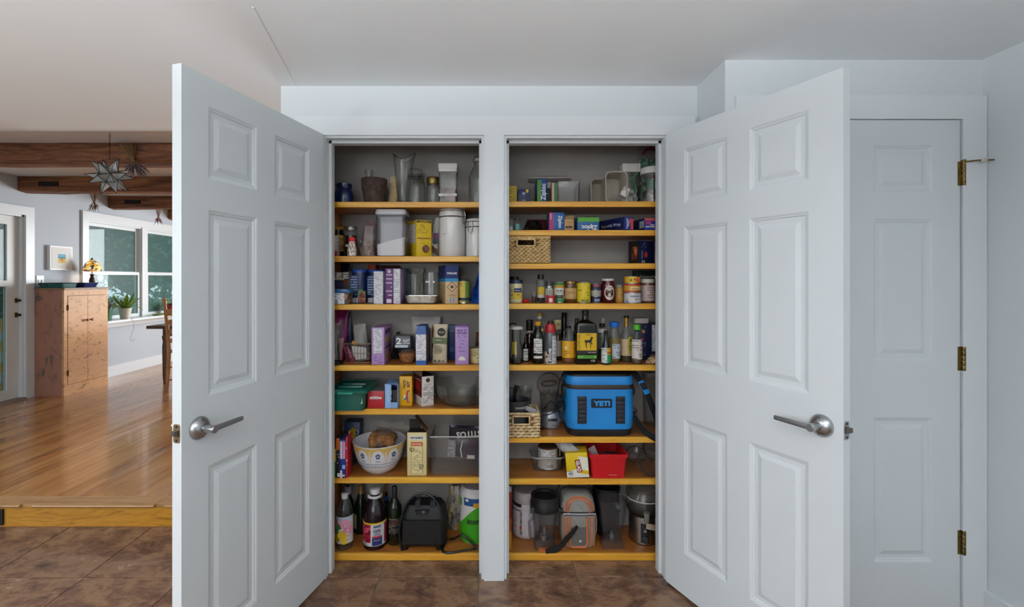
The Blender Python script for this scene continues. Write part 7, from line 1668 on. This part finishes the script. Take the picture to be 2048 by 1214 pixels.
t, w, h, d = box(R5, 'rice_carton', 'navy carton with a white nutrition panel at the far right', 1852, 1985, 300, 2.365, .10, '#171b3a'); nutrition(t, w, h, d, .02, .78, .26, .98)
t, w, h = item(R5, 'nut_bag', 'low clear bag of chopped nuts at the front right', 'bag', 1768, 2030, 670, 2.29)
bag_mesh(w, h * .9, .075, 95, crumple=.07, bulge=.35, topw=.6, shear=.02).build('nuts', blobs([(0, '#8a6238'), (.3, '#c49a66'), (.6, '#d6b88c'), (.85, '#6e4a2a')], 160, .6), t, 50); bag_mesh(w * 1.05, h, .085, 96, crumple=.07, bulge=.35, topw=.7, shear=.02).build('clear_film', film('#f0ece6', .10, 60), t, 50); MB().box(.01, w * .45, -.032, -.030, h * .5, h * .86).build('print', fineprint('#c9b49a', '#2a2420', .012, .6), t, 0)
# --- shelf 6
d = .15
t, w, h = item(R6, 'seagrass_basket', 'braided seagrass basket with a square handle hole', 'basket', -40, 455, 668, 2.238, d)
weave(t, 'braided_strands', w, d, h, noisy([(.3, '#a8865a'), (.5, '#cbb083'), (.7, '#e0caa0')], (40, 40, 40), 3, .7, name='seagrass'), 8, .026, (-w * .16, w * .26, h * .56, h * .90), 8, True, 1.0)
bx0, by0, bz0 = t.location.x, t.location.y, t.location.z
t = thing('cooking_pot', 'grey non-stick pot sitting in the seagrass basket', 'pot', (R6.X(170, 2.31), 2.312, bz0 + .03))
PG = mat('#3c3b3d', .4, .2, 'anodised_grey'); R = (350 - 15) / KS * 2.30 / F / 2; h = R6.Zp(490, 2.30) - bz0 - .03
MB().lathe([(R * .80, 0), (R * .9, .006), (R * .97, h * .9), (R * 1.02, h * .97), (R * 1.02, h), (R * .96, h), (R * .93, h * .9), (R * .86, .008)], 34).build('pot_body', PG, t)
MB().strap([(-R * .1, -R * 1.03, h * .80), (R * .3, -R * 1.0, h * .80), (R * .62, -R * .82, h * .80)], .010, .006, (0, 0, 1)).build('rim_band', mat('#8a8886', .35, .6), t)
t = thing('black_ladle', 'black nylon utensil standing in the pot', 'utensil', (R6.X(150, 2.33), 2.335, bz0 + .055)); MB().tube([(0, 0, 0), (0, 0, .13), (.012, 0, .175)], [.006, .009, .014], 8).build('handle', BLACK, t); MB().rr([(.06, .02, .10), (.065, .022, .16), (.055, .02, .165)], .008, 3, -.035, 0).build('head', BLACK, t)
t = thing('plastic_cups', 'nested clear fluted cups standing behind the pot', 'cups', (R6.X(285, 2.45), 2.45, bz0)); MB().lathe([(.024 * (1 + .02 * (k % 2)) + .0006 * k, .001 + k * .011) for k in range(0, 16)] + [(.036, .178), (.034, .178), (.022, .008)], 20, cap1=False).build('cup', PLASTIC, t)
MB().lathe([(.031, .17), (.038, .198), (.036, .198), (.029, .172)], 20, cap1=False).build('second_cup', PLASTIC, t)
t = thing('spatula', 'grey plastic spatula resting on the rim of the seagrass basket', 'utensil', (R6.X(352, 2.262), 2.262, R6.Zp(620, 2.262)), 0, None, 0, .42)
MB().rr([(.020, .004, -.03), (.026, .005, 0), (.026, .005, .02), (.018, .005, .035)], .002, 2).xf(Matrix.Rotation(PI / 2, 4, 'Y')).build('blade', mat('#8d8b90', .4), t)
# food processor
t, w, h = item(R6, 'food_processor', 'silver food processor with a clear bowl and round lid', 'appliance', 474, 722, 205, 2.41)
R = w / 2; hb = R6.Zp(625, 2.41) - R6.z
SIL = mat('#9b9fa6', .3, .6, 'silver_plastic')
MB().rr([(w * .98, w * .80, .004), (w, w * .82, .02), (w * .99, w * .82, hb * .45), (w * .90, w * .76, hb * .8), (w * .72, w * .66, hb), (w * .6, w * .6, hb * 1.04)], .045, 6).build('base', SIL, t)
MB().rr([(w * .9, w * .72, 0), (w * .9, w * .72, .006)], .04, 5).build('foot_ring', BLACK, t)
MB().loft([[(w * .16 + w * .26 * cos(2 * PI * j / 18), -w * .41 - k * .001, hb * .55 + hb * .09 * sin(2 * PI * j / 18)) for j in range(18)] for k in (-4, 1)]).build('control_oval', mat('#141518', .3), t)
for q in (-.03, .02): disc(t, w * .16 + q, hb * .55, .008, -w * .41 - .0015, '#4c5058', 'button', 12)
text('Cuisinart', w * .32, INK, t, w * .20, -w * .412, hb * .22, bold=.02)
bz = hb * 1.02; bh = R6.Zp(400, 2.41) - R6.z - bz
xo = -w * .10
b = MB().lathe([(R * .66, bz), (R * .86, bz + .006), (R * .92, bz + bh), (R * .89, bz + bh), (R * .83, bz + .01)], 28, xo, 0, cap1=False); b.build('bowl', clear('#d8d6d2', .03, .08, 'smoked_bowl', 1.6), t, 60)
MB().tube([(xo + R * .9, 0, bz + bh * .9), (xo + R * 1.2, -.004, bz + bh * .8), (xo + R * 1.2, -.004, bz + bh * .25), (xo + R * .88, 0, bz + bh * .1)], .008, 8).build('bowl_handle', BLACK, t)
MB().tube([(xo, 0, bz), (xo, 0, bz + bh * 1.15)], .007, 10).build('spindle', DARKGREY, t)
b = MB(); zc_ = R6.Zp(300, 2.41) - R6.z; rr0 = (695 - 408) / KS * 2.385 / F / 2
b.tube([(xo + rr0 * cos(2 * PI * j / 28), .012 * cos(2 * PI * j / 28), zc_ + rr0 * .98 * sin(2 * PI * j / 28)) for j in range(29)], .0035, 6, False); b.build('lid_rim', mat('#4a3f3a', .3), t)
MB().lathe([(rr0 * .97, -.001), (rr0 * .97, .001)], 28).xf(Matrix.Translation((xo, .004, zc_)) @ Matrix.Rotation(PI / 2, 4, 'X')).build('lid_disc', clear('#d6d0cc', .04, .12, 'lid_plastic', 1.0), t)
MB().tube([(xo + rr0 * .68 * cos(2 * PI * j / 20), -.008, zc_ + rr0 * .10 + rr0 * .22 * sin(2 * PI * j / 20 + .25)) for j in range(21)], .004, 6, False).build('blade_ring', mat('#2c2624', .35), t)
MB().tube([(xo - R * .75, -R * .7, bz + .004), (xo - R * .4, -R * .93, bz + .035), (xo + R * .1, -R * .97, bz + .06), (xo + R * .5, -R * .9, bz + .045), (xo + R * .55, -R * .85, bz + .004), (xo - R * .1, -R * .90, bz - .01), (xo - R * .9, -R * .8, bz - .014), (xo - R * .95, -R * .7, .02), (xo - R * .5, -R * 1.0, .006), (xo - R * .72, -R * 1.15, .006), (xo - R * 1.0, -R * 1.1, .005)], .0032, 6).build('cord', BLACK, t)
# cooler
d = .215
t, w, h = item(R6, 'soft_cooler', 'bright blue soft cooler with black base and shoulder strap', 'cooler', 805, 1655, 195, 2.248, d)
BLUE = noisy([(.4, '#147cc4'), (.6, '#1e88d2')], (3, 3, 3), 2, .5, bump=.05, name='blue_cooler_fabric'); CBK = mat('#15161c', .55, name='black_rubber')
zb = .052
MB().rr([(w * .92, d * .9, 0), (w * .96, d * .94, .006), (w * .975, d * .96, .03), (w * .985, d * .97, .036)], .055, 7).build('rubber_base', CBK, t)
MB().rr([(w * .965, d * .95, .034), (w * .985, d * .975, .05), (w, d, h * .4), (w * .99, d * .985, h * .78)], .05, 7).build('cooler_body', BLUE, t)
MB().rr([(w * .995, d * .99, h * .775), (w * 1.005, d, h * .79), (w * 1.005, d, h * .835), (w * .99, d * .985, h * .85)], .05, 7).build('zipper_band', mat('#2a2524', .5), t)
b = MB()
for k in range(60):
    x = -w * .40 + w * .80 * k / 59; b.box(x - .0012, x + .0012, -d / 2 - .0015, -d / 2 + .001, h * .798, h * .828)
b.build('zipper_teeth', mat('#6a5648', .4, .6), t, 0)
MB().rr([(w * .99, d * .985, h * .845), (w * 1.0, d * .99, h * .86), (w * .975, d * .96, h * .96), (w * .93, d * .9, h)], .05, 7).build('lid', BLUE, t)
MB().rr([(w * .955, d * .93, h * .975), (w * .95, d * .925, h * 1.012), (w * .90, d * .86, h * 1.03)], .05, 7).build('lid_top', mat('#0e1014', .5), t)
for sx in (-.285, .275):
    xs_ = sx * w; b = MB().box(xs_ - .022, xs_ + .022, -d / 2 - .0025, -d / 2 + .006, h * .22, h * .66)
    s = b.build('webbing_strip', CBK, t, 0)
    for k in range(6):
        z = h * (.245 + k * .071)
        MB().rr([(.034, .006, z), (.038, .008, z + .005), (.038, .008, z + .014), (.034, .006, z + .018)], .002, 2, xs_, -d / 2 - .004).build('webbing_loop', mat('#23242b', .6), s)
MB().rr([(.001, .001, 0)], .001) if False else None
zl = h * .55
o = MB().rr([(w * .305, h * .145, 0), (w * .305, h * .145, .003)], .006, 4).xf(Matrix.Translation((-w * .0, -d / 2 + .001, zl)) @ Matrix.Rotation(PI / 2, 4, 'X')).build('logo_patch', mat('#101319', .5), t)
text('YETI', w * .245, mat('#2a93dc', .5), t, 0, -d / 2 - .0022, zl, bold=.055, h=h * .085)
for sx in (-1, 1): MB().rr([(.02, .05, h * .62), (.026, .06, h * .66), (.026, .06, h * .74), (.02, .05, h * .78)], .006, 3, sx * w * .505, -.02).build('side_anchor', CBK, t)
def smooth(P, k=6):
    out = []
    for i in range(len(P) - 1):
        p0, p1, p2, p3 = (Vector(P[max(i - 1, 0)]), Vector(P[i]), Vector(P[i + 1]), Vector(P[min(i + 2, len(P) - 1)]))
        for q in range(k):
            u = q / k; out.append(.5 * ((2 * p1) + (p2 - p0) * u + (2 * p0 - 5 * p1 + 4 * p2 - p3) * u * u + (3 * p1 - 3 * p2 + p3 - p0) * u ** 3))
    return out + [Vector(P[-1])]
wx = lambda cx: R6.X(cx, 2.25) - t.location.x
wz = lambda cy: R6.Zp(cy, 2.25) - R6.z
SP = [(wx(1600), .02, h * 1.02), (wx(1660), -.02, wz(165)), (wx(1740), -.07, wz(280)), (wx(1810), -.09, wz(430)), (wx(1870), -.10, wz(600)), (wx(1915), -.105, wz(740)), (wx(1925), -.112, wz(880)), (wx(1935), -.125, wz(975)), (wx(1860), -.115, wz(950)), (wx(1760), -.10, wz(880)), (wx(1700), -.06, wz(790)), (wx(1665), -.03, wz(690))]
pts = smooth(SP); MB().strap(pts, .030, .004, (1, .25, .15)).build('shoulder_strap', CBK, t)
MB().strap([p + Vector((0, -.0028, 0)) for p in smooth(SP[2:4])], .030, .003, (1, .25, .15)).build('strap_blue_panel', BLUE, t)
MB().rr([(.04, .012, 0), (.04, .012, .035)], .003, 2).xf(Matrix.Translation((wx(1925), -.124, wz(965)))).build('strap_buckle', mat('#1c1f2a', .4), t)
LP_ = [(-w * .47, -.02, h * 1.0), (-w * .54, -.05, h * .96), (-w * .60, -.06, h * .80), (-w * .605, -.06, h * .62), (-w * .575, -.05, h * .52), (-w * .555, -.045, h * .45)]
MB().strap(smooth(LP_), .028, .004, (0, 1, .0)).build('strap_end', CBK, t)
MB().tube([(-w * .565 + .016 * cos(a), -.05, h * .46 + .034 * sin(a)) for a in [i * PI / 6 for i in range(13)]], .0045, 6, False).build('snap_hook', mat('#15171c', .35, .5), t)
MB().tube([(w * .53 + .012 * cos(a), -.05, h * .36 + .018 * sin(a)) for a in [i * PI / 6 for i in range(13)]], .0035, 6, False).build('ring_hook', mat('#3a3430', .35, .7), t)
# tall clear container at the right
t, w, h, d = (*item(R6, 'tall_container', 'tall clear plastic container behind the cooler strap', 'container', 1780, 1985, 195, 2.40, .09), .09)
tub(t, 'container_body', w * .8, d * .8, w * .93, d * .93, h, PLASTIC, .02, .002); MB().rr([(w * .97, d * .97, h * .96), (w, d, h * .98), (w, d, h * 1.03), (w * .94, d * .94, h * 1.045)], .022, 4).build('lid', clear('#d8d6d2', .1, .3, 'milky_lid2', .8), t)

# --- shelf 7
d = .13
t, w, h = item(R7, 'clear_tub', 'shallow clear plastic tub holding a white can', 'container', 350, 782, 345, 2.325, d)
tub(t, 'tub_body', w * .80, d * .8, w * .94, d * .94, h, clear('#e8e6e2', .1, .14, 'tub_plastic', 1.0), .03, .002); MB().rr([(w * .95, d * .95, h * .86), (w, d, h * .92), (w, d, h), (w * .96, d * .96, h), (w * .93, d * .93, h * .9)], .032, 5, cap0=False, cap1=False).build('rim', clear('#f0eeea', .1, .3, 'tub_rim', 1.2), t)
tx_, ty_ = t.location.x, t.location.y
t, w, h = item(R7, 'white_can', 'white labelled can standing in the clear tub', 'can', 440, 682, 190, 2.385, None, 0, None, RZ[6] + .005)
R = w / 2; lat(t, 'tin', CAN, R, h, mat('#6a4a34', .4, .3), 28); MB().lathe([(R * .995, .002), (R * .995, h * .93)], 28, cap0=False, cap1=False).build('paper_label', mat('#c3c0bf', .5), t, 40); band(t, R, -.6, 1.2, h * .5, h * .86, fineprint('#c3c0bf', '#44444a', .008, .5)); band(t, R, -.3, .4, h * .1, h * .26, stripes('#b9b6b4', '#222222', .003), k=1); band(t, R, -1.3, -.9, h * .3, h * .85, fineprint('#c3c0bf', '#44444a', .012), k=1)
t = thing('black_brush', 'black handled brush standing in the clear tub', 'utensil', (R7.X(712, 2.36), 2.36, RZ[6] + .005)); MB().rr([(.022, .016, 0), (.026, .02, .04), (.014, .014, .065)], .006, 3).build('head', BLACK, t); MB().tube([(0, 0, .06), (.0, 0, .115)], [.004, .003], 8).build('handle', mat('#8a6a3c', .5), t)
d = .09
x_, w, h = R7.dims(808, 1078, 300, 2.25)
t = thing('freezer_bag_carton', 'tilted yellow and white bag carton with a torn top', 'box', (x_ + .004, 2.25 + d / 2, RZ[6] + .007), -.12, None, 0, -.085)
MB().rr([(w - .001, d - .001, 0), (w, d, .001), (w, d, h - .002), (w - .001, d - .001, h)], .0015, 2).build('carton', mat('#d6b616', .45), t)
MB().prism([(-w * .5, 0), (w * .5, 0), (w * .5, h * .10), (w * .1, h * .16), (-w * .05, h * .34), (-w * .5, h * .22)], -d / 2 - .0008, -d / 2).build('white_lower_flash', mat('#d9d6c8', .45), t, 0); MB().prism([(w * .06, h * .86), (w * .5, h * .8), (w * .5, h * .25), (w * .22, h * .3)], -d / 2 - .0008, -d / 2).build('white_upper_flash', mat('#dedbc8', .45), t, 0)
MB().box(-w * .115, w * .115, -d / 2 - .0018, -d / 2, -h * .26, h * .26).xf(Matrix.Translation((w * .06, 0, h * .46)) @ Matrix.Rotation(-.14, 4, 'Y')).build('red_banner', mat('#8a1a1e', .45), t, 0); text('GLAD', h * .46, PAPERW, t, w * .06, -d / 2 - .0026, h * .46, rot=-PI / 2 + .14, bold=.04, h=w * .17)
MB().box(-w * .42, -w * .22, -d / 2 - .0012, -d / 2, h * .06, h * .26).build('bar_code', stripes('#c6ccd4', '#1a2a3a', .003, 2), t, 0)
b = MB(); rings = [[(-w * .2 + .05 * cos(2 * PI * j / 14), .02 * sin(2 * PI * j / 14), h * .97) for j in range(14)], [(-w * .42 + .036 * (1 + .2 * (j % 2)) * cos(2 * PI * j / 14), .02 * sin(2 * PI * j / 14), h * 1.16) for j in range(14)], [(-w * .62 + .03 * (1 + .3 * (j % 2)) * cos(2 * PI * j / 14), .016 * sin(2 * PI * j / 14), h * 1.33 + .006 * (j % 3)) for j in range(14)]]
b.loft(rings, False, True).build('plastic_film', film('#e8eaf0', .4, 60), t, 30)
# red bin
d = .20
t, w, h = item(R7, 'red_bin', 'red plastic bin with a wide rim', 'bin', 1078, 1572, 312, 2.243, d)
REDP = mat('#c0141c', .35, name='red_plastic')
tub(t, 'bin_body', w * .83, d * .88, w * .93, d * .95, h, REDP, .014, .003)
MB().rr([(w * .93, d * .95, h - .016), (w, d * 1.02, h - .014), (w, d * 1.02, h), (w * .96, d * .98, h + .003), (w * .90, d * .92, h)], .014, 4, cap0=False, cap1=False).build('rim', REDP, t)
for sx in (-.30, .34): MB().box(sx * w - .0012, sx * w + .0012, -d * .472, -d * .462, h * .62, h * .86).build('side_rib', mat('#8f0f16', .4), t, 0)
MB().box(w * .0, w * .2, -d * .466, -d * .455, h * .14, h * .155).build('scratch', mat('#e0a0a0', .6), t, 0)
cxx, cyy, czz = t.location.x, t.location.y, t.location.z
t = thing('plastic_tray', 'clear square plastic tray standing in the red bin', 'tray', (cxx - .045, cyy - .01, czz + .03), .3, None, 0, -.45); MB().rr([(.075, .004, 0), (.075, .004, .095), (.07, .003, .1)], .001, 2).build('panel', clear('#e6d6d8', .1, .4, 'lid_sheet', 1), t); MB().box(-.03, .03, -.004, -.002, .02, .075).build('ridge', clear('#f0e6e6', .1, .4, 'lid_ridge', 1), t, 0)
t = thing('dark_pouch', 'dark maroon pouch lying inside the red bin', 'bag', (cxx + .035, cyy + .03, czz + .012)); bag_mesh(.085, .075, .07, 97, crumple=.06).build('pouch', mat('#3a0c10', .5), t, 50)
for k, (xl, xr, yt, yb, yc, tilt, lab) in enumerate(((1535, 1775, 185, 470, 2.40, .55, 'clear glass bowl leaning behind the other glass bowls'), (1670, 1985, 300, 635, 2.29, 1.25, 'clear glass bowl standing on edge at the front right'), (1730, 2000, 150, 420, 2.46, 1.1, 'third clear glass bowl at the back right corner'))):
    R = (xr - xl) / KS * yc / F / 2
    zc_ = (R7.Zp(yt, yc) + R7.Zp(yb, yc)) / 2
    if k == 1: zc_ = RZ[6] + R * 1.0
    if k != 1: zc_ = RZ[6] + R * .98 + .012
    t = thing('glass_bowl', lab, 'bowl', ((R7.X(xl, yc) + R7.X(xr, yc)) / 2, yc, zc_), .2 * (k - 1), 'nested glass bowls', tilt)
    MB().lathe([(R * .5, -R * .0 - R * .42), (R * .6, -R * .40), (R * .9, -R * .1), (R, 0), (R * .97, .002), (R * .87, -R * .1), (R * .56, -R * .36)], 30, cap1=False).build('bowl_glass', clear('#e2dfdb', .02, .06, 'pyrex', 1.0), t, 60)
    MB().tube([(R * .99 * cos(2 * PI * j / 30), R * .99 * sin(2 * PI * j / 30), .001) for j in range(31)], .0022, 6, False).build('rim', clear('#8a8480', .05, .5, 'glass_rim', 1.5, '#4a4442'), t)

# --- shelf 8
t, w, h, d = box(R8, 'orange_carton', 'tall orange and red carton beside the white post', 10, 112, 140, 2.27, .10, '#b0521a'); fp(t, w, h, d, '#8a2a1c', .3, 1, .5, .9); fp(t, w, h, d, '#c98a20', .3, 1, .02, .3); fp(t, w, h, d, '#a8b0b8', .5, 1, .92, 1)
t, w, h = item(R8, 'protein_tub', 'white supplement tub with black and red lettering', 'tub', 122, 452, 170, 2.432)
R = w / 2; lat(t, 'tub_body', [(.86, 0), (.97, .03), (1, .08), (1, .66), (.86, .76), (.84, .78)], R, h, mat('#c4bcbf', .35), 30); lat(t, 'lid', [(.9, .76), (.92, .78), (.92, .97), (.86, 1), (.3, 1)], R, h, '#b8aeac', 30)
band(t, R, -1.5, -.42, h * .62, h * .80, '#16181f', R2=R * .84); band(t, R, -.75, .1, h * .08, h * .62, '#cfc8ca', k=1); text('GET', h * .13, INK, t, -R * .42, 0, h * .17, rot=PI / 2, bend=R + .0028, bold=.04); text('DYMATIZED', h * .32, INK, t, -R * .42, 0, h * .46, rot=PI / 2, bend=R + .0028, bold=.04); disc(t, -R * .40, h * .265, .008, -R * .94, '#b02028', 'red_emblem', 14); band(t, R, -1.4, -.8, h * .1, h * .6, fineprint('#c4b4b8', '#a86a6a', .014, .5), k=1)
# blender jar
t, w, h = item(R8, 'blender_jar', 'tall clear blender jar with a black lid', 'blender jar', 335, 740, 235, 2.325)
R = (695 - 340) / KS * 2.325 / F / 2
t.location.x = R8.X(520, 2.325)
SMK = clear('#f0f0f3', .03, .02, 'smoky_tritan', .8)
MB().rr([(R * 1.25, R * 1.25, .012, .01), (R * 1.3, R * 1.3, .02, .01), (R * 1.62, R * 1.62, h * .55, R * .5), (R * 1.86, R * 1.86, h * .72, R * .85), (R * 1.80, R * 1.80, h * .72, R * .8), (R * 1.56, R * 1.56, h * .55, R * .45), (R * 1.2, R * 1.2, .03, .01)], .02, 6).build('jar_body', SMK, t, 50)
MB().rr([(R * 1.5, R * 1.4, 0), (R * 1.3, R * 1.25, .045)], .008, 3).build('clear_skirt', clear('#e6e4e4', .05, .06, 'skirt_plastic', .8), t)
MB().lathe([(R * .3, .03), (R * .3, .05), (R * .12, .06), (R * .1, .09)], 14).build('blade_hub', NICKEL, t)
lat(t, 'lid', [(.98, .72), (1.0, .74), (1.0, .86), (.94, .90), (.94, .985), (.88, 1.0), (.80, .985), (.78, .95)], R, h, mat('#1a1a1c', .45), 32)
MB().strap([(R * .9, -.01, h * .74), (R * 1.25, -.02, h * .70), (R * 1.2, -.02, h * .76)], .012, .008, (0, 1, 0)).build('lid_tab', DARKGREY, t); MB().box(-R * 1.05, -R * .78, -R * .7, -R * .55, h * .72, h * .82).build('lid_latch', DARKGREY, t, 0)
MB().tube([(-R * .85, -R * .5, h * .60), (-R * 1.12, -R * .7, h * .55), (-R * 1.05, -R * .68, h * .25), (-R * .75, -R * .45, h * .15)], .007, 8).build('handle', clear('#b9b6b8', .05, .25, 'handle_plastic', 1.2), t)
# lunch bag
d = .15
t, w, h = item(R8, 'lunch_bag', 'grey lunch bag with orange trim and a black strap', 'bag', 735, 1170, 270, 2.29, d)
GF = noisy([(.4, '#838079'), (.6, '#8d8a86')], (60, 60, 60), 2, .8, bump=.15, name='grey_nylon'); ORG = mat('#c9682e', .6, name='orange_piping'); GD = noisy([(.4, '#5a5753'), (.6, '#625f5b')], (60, 60, 60), 2, .8, name='dark_grey_nylon')
MB().rr([(w * .86, d * .9, 0), (w * .96, d * .98, .015), (w, d, h * .3), (w, d, h * .64)], .025, 5).build('bag_body', GF, t)
MB().rr([(w * 1.0, d, h * .635), (w * 1.01, d * 1.01, h * .65), (w * 1.01, d * 1.01, h * .685), (w * .99, d * .99, h * .70)], .025, 5).build('zipper_band', BLACKSOFT, t)
MB().rr([(w * .98, d * .98, h * .70), (w * .97, d * .97, h * .78), (w * .86, d * .84, h * .93), (w * .6, d * .6, h)], .03, 5).build('lid', GF, t)
MB().tube([(-w * .46, -d * .51, h * .67), (0, -d * .515, h * .665), (w * .46, -d * .51, h * .67)], .003, 6).build('zipper_teeth', mat('#9aa0a4', .3, .8), t)
arch = [(-w * .36, -d * .49, h * .71), (-w * .34, -d * .46, h * .82), (-w * .24, -d * .42, h * .91), (0, -d * .40, h * .95), (w * .24, -d * .42, h * .91), (w * .34, -d * .46, h * .82), (w * .36, -d * .49, h * .71)]
MB().strap(smooth(arch, 3), .022, .004, (0, .6, .8)).build('lid_arch', mat('#a8745a', .7), t); MB().tube(smooth([(x * 1.12, y - .003, z + .004) for x, y, z in arch], 3), .0028, 6).build('arch_piping', ORG, t); MB().tube(smooth([(x * .82, y - .003, z - .006) for x, y, z in arch], 3), .0028, 6).build('arch_piping', ORG, t)
P0 = [(-w * .27, .62), (-w * .27, .10), (-w * .22, .04), (w * .16, .04), (w * .22, .10), (w * .22, .62)]
MB().prism([(x, z * h) for x, z in P0], -d / 2 - .006, -d / 2 + .004).build('front_pocket', GF, t, 0); MB().prism([(-w * .24, h * .07), (w * .19, h * .07), (w * .19, h * .42), (-w * .24, h * .42)], -d / 2 - .008, -d / 2).build('mesh_pocket', GD, t, 0)
MB().tube([(x, -d / 2 - .007, z * h) for x, z in P0], .005, 6).build('pocket_piping', ORG, t)
for x in (-.44, -.36, .32, .42): MB().tube([(x * w, -d / 2 - .001, h * .04), (x * w, -d / 2 - .001, h * .62)], .0028, 6).build('piping', ORG, t)
disc(t, w * .02, h * .16, .006, -d / 2 - .0085, '#d6d2ce', 'drop_emblem', 8)
MB().box(w * .45, w * .512, -d * .30, d * .3, h * .25, h * .6).build('side_pocket', mat('#16181c', .6), t, 0); MB().tube([(w * .50, -d * .32, h * .62), (w * .535, -d * .3, h * .5), (w * .53, -d * .3, h * .3), (w * .50, -d * .3, h * .2)], .0022, 6).build('side_piping', mat('#b5b2ae', .5), t)
lx = lambda cx, Y: R8.X(cx, Y) - t.location.x
MB().strap(smooth([(lx(930, 2.28), -d / 2 - .014, h * .46), (lx(870, 2.27), -d / 2 - .022, h * .36), (lx(780, 2.26), -d / 2 - .03, h * .22), (lx(690, 2.25), -d / 2 - .036, h * .09), (lx(590, 2.245), -d / 2 - .040, .012), (lx(540, 2.245), -d / 2 - .044, .005)]), .036, .004, (.5, 0, .85)).build('shoulder_strap', BLACKSOFT, t)
MB().strap([(lx(610, 2.25), -d / 2 - .030, .014), (lx(520, 2.255), -d / 2 - .026, .007), (lx(455, 2.26), -d / 2 - .02, .008)], .022, .004, (0, 1, .1)).build('orange_strap', ORG, t); MB().strap([(lx(560, 2.27), -d / 2 - .012, .004), (lx(800, 2.27), -d / 2 - .006, .006)], .014, .003, (0, 1, 0)).build('orange_strap', ORG, t)
MB().tube(smooth([(-w * .60, .0, h * .80), (-w * .45, .02, h * 1.12), (0, .03, h * 1.20), (w * .36, .02, h * 1.12), (w * .46, 0, h * .85)]), .006, 7).build('carry_handle', BLACKSOFT, t)
t, w, h = item(R8, 'black_canister', 'large black canister in the dark behind the pitcher', 'canister', 1090, 1480, 150, 2.43); lat(t, 'canister_body', [(.9, 0), (.94, .02), (1, .9), (1, 1), (.95, 1), (.9, .8)], .06, h, mat('#101113', .4), 28).scale = (1.2, 1, 1); t.location.x = R8.X(1290, 2.44); t.location.y = 2.443
# clear pitcher
d = .10
t, w, h = item(R8, 'blender_pitcher', 'square clear blender pitcher upside down on its clear skirt', 'pitcher', 1212, 1560, 345, 2.275, d)
MB().rr([(w * .62, d * .62, .02), (w * .66, d * .66, .03), (w * .94, d * .9, h * .72), (w, d, h * .97), (w * .97, d * .97, h), (w * .93, d * .92, h * .96), (w * .88, d * .84, h * .72), (w * .6, d * .6, .035)], .02, 5).build('pitcher_body', SMK, t, 50)
MB().rr([(w * .80, d * .82, 0), (w * .62, d * .66, .042)], .004, 3).build('clear_skirt', clear('#e6e4e4', .05, .06, 'skirt_plastic', .8), t); MB().lathe([(.018, .03), (.018, .045), (.008, .055), (.006, .07)], 12).build('blade_hub', mat('#8a8886', .3, .9), t)
MB().lathe([(.014, 0), (.016, .006), (.012, .022)], 14).xf(Matrix.Translation((w * .1, -d * .52, h * .96)) @ Matrix.Rotation(PI / 2, 4, 'X')).build('spout_knob', mat('#4a4e54', .3), t); MB().box(-w * .02, w * .22, -d * .53, -d * .47, h * .80, h * .93).build('spout_plate', SMK, t, 0)
# juicer
t, w, h = item(R8, 'juicer', 'stainless steel juicer with a clear top and wide handle', 'appliance', 1575, 1930, 150, 2.385)
R = w / 2; hb = (R8.Zp(440, 2.385) - R8.z)
lat(t, 'steel_body', [(.92, 0), (1, .01), (1, .985), (.97, 1.0), (.3, 1)], R, hb, STEEL, 36); lat(t, 'black_base', [(.96, -.0), (1.01, .012), (1.01, .03), (.98, .035)], R, hb, '#101010', 36)
lat(t, 'black_collar', [(1.0, .96), (1.10, 1.05), (1.14, 1.10), (.9, 1.12)], R, hb, '#161616', 36)
zt = hb * 1.10; ht = h - zt
MB().lathe([(R * 1.12, zt), (R * 1.24, zt + ht * .2), (R * 1.24, zt + ht * .62), (R * 1.2, zt + ht * .66), (R * 1.16, zt + ht * .95), (R * .9, zt + ht), (R * .85, zt + ht), (R * 1.1, zt + ht * .6), (R * 1.2, zt + ht * .25)], 36, cap1=False).build('clear_bowl', clear('#e6e3de', .04, .08, 'juicer_bowl', 1.0), t, 60)
MB().lathe([(R * 1.25, zt + ht * .58), (R * 1.265, zt + ht * .60), (R * 1.25, zt + ht * .64)], 36, cap0=False, cap1=False).build('bowl_rim', clear('#e6e4e0', .1, .5, 'bowl_rim', 1.2), t)
b = MB(); b.patch(R + .003, -.5, .02, hb * .10, hb * .78, 10, .0025); b.build('control_panel', mat('#1c1c1e', .35), t, 40)
for z, r in ((.22, .017), (.56, .009)):
    a = -.24; MB().lathe([(r, 0), (r, .006), (r * .8, .009), (r * .3, .009)], 20).xf(Matrix.Translation(((R + .005) * sin(a), -(R + .005) * cos(a), hb * z)) @ Matrix.Rotation(a, 4, 'Z') @ Matrix.Rotation(PI / 2, 4, 'X')).build('knob', mat('#2c2c2f', .3) if r > .01 else NICKEL, t)
MB().strap(smooth([(-R * .22, -R - .012, hb * .76), (R * .3, -R - .022, hb * .74), (R * 1.0, -R - .02, hb * .70), (R * 1.55, -R * .7, hb * .68)]), .026, .010, (0, .25, 1)).build('locking_arm', mat('#8f7d6a', .4, .3), t)
MB().rr([(.022, .018, hb * .86), (.024, .02, hb * 1.02), (.03, .022, hb * 1.2)], .005, 3, -R * .15, -R * 1.02).build('spout', mat('#8a8680', .3, .2), t); text('juicer', R * .5, mat('#4a4642'), t, R * .55, 0, hb * .25, bend=R + .001)
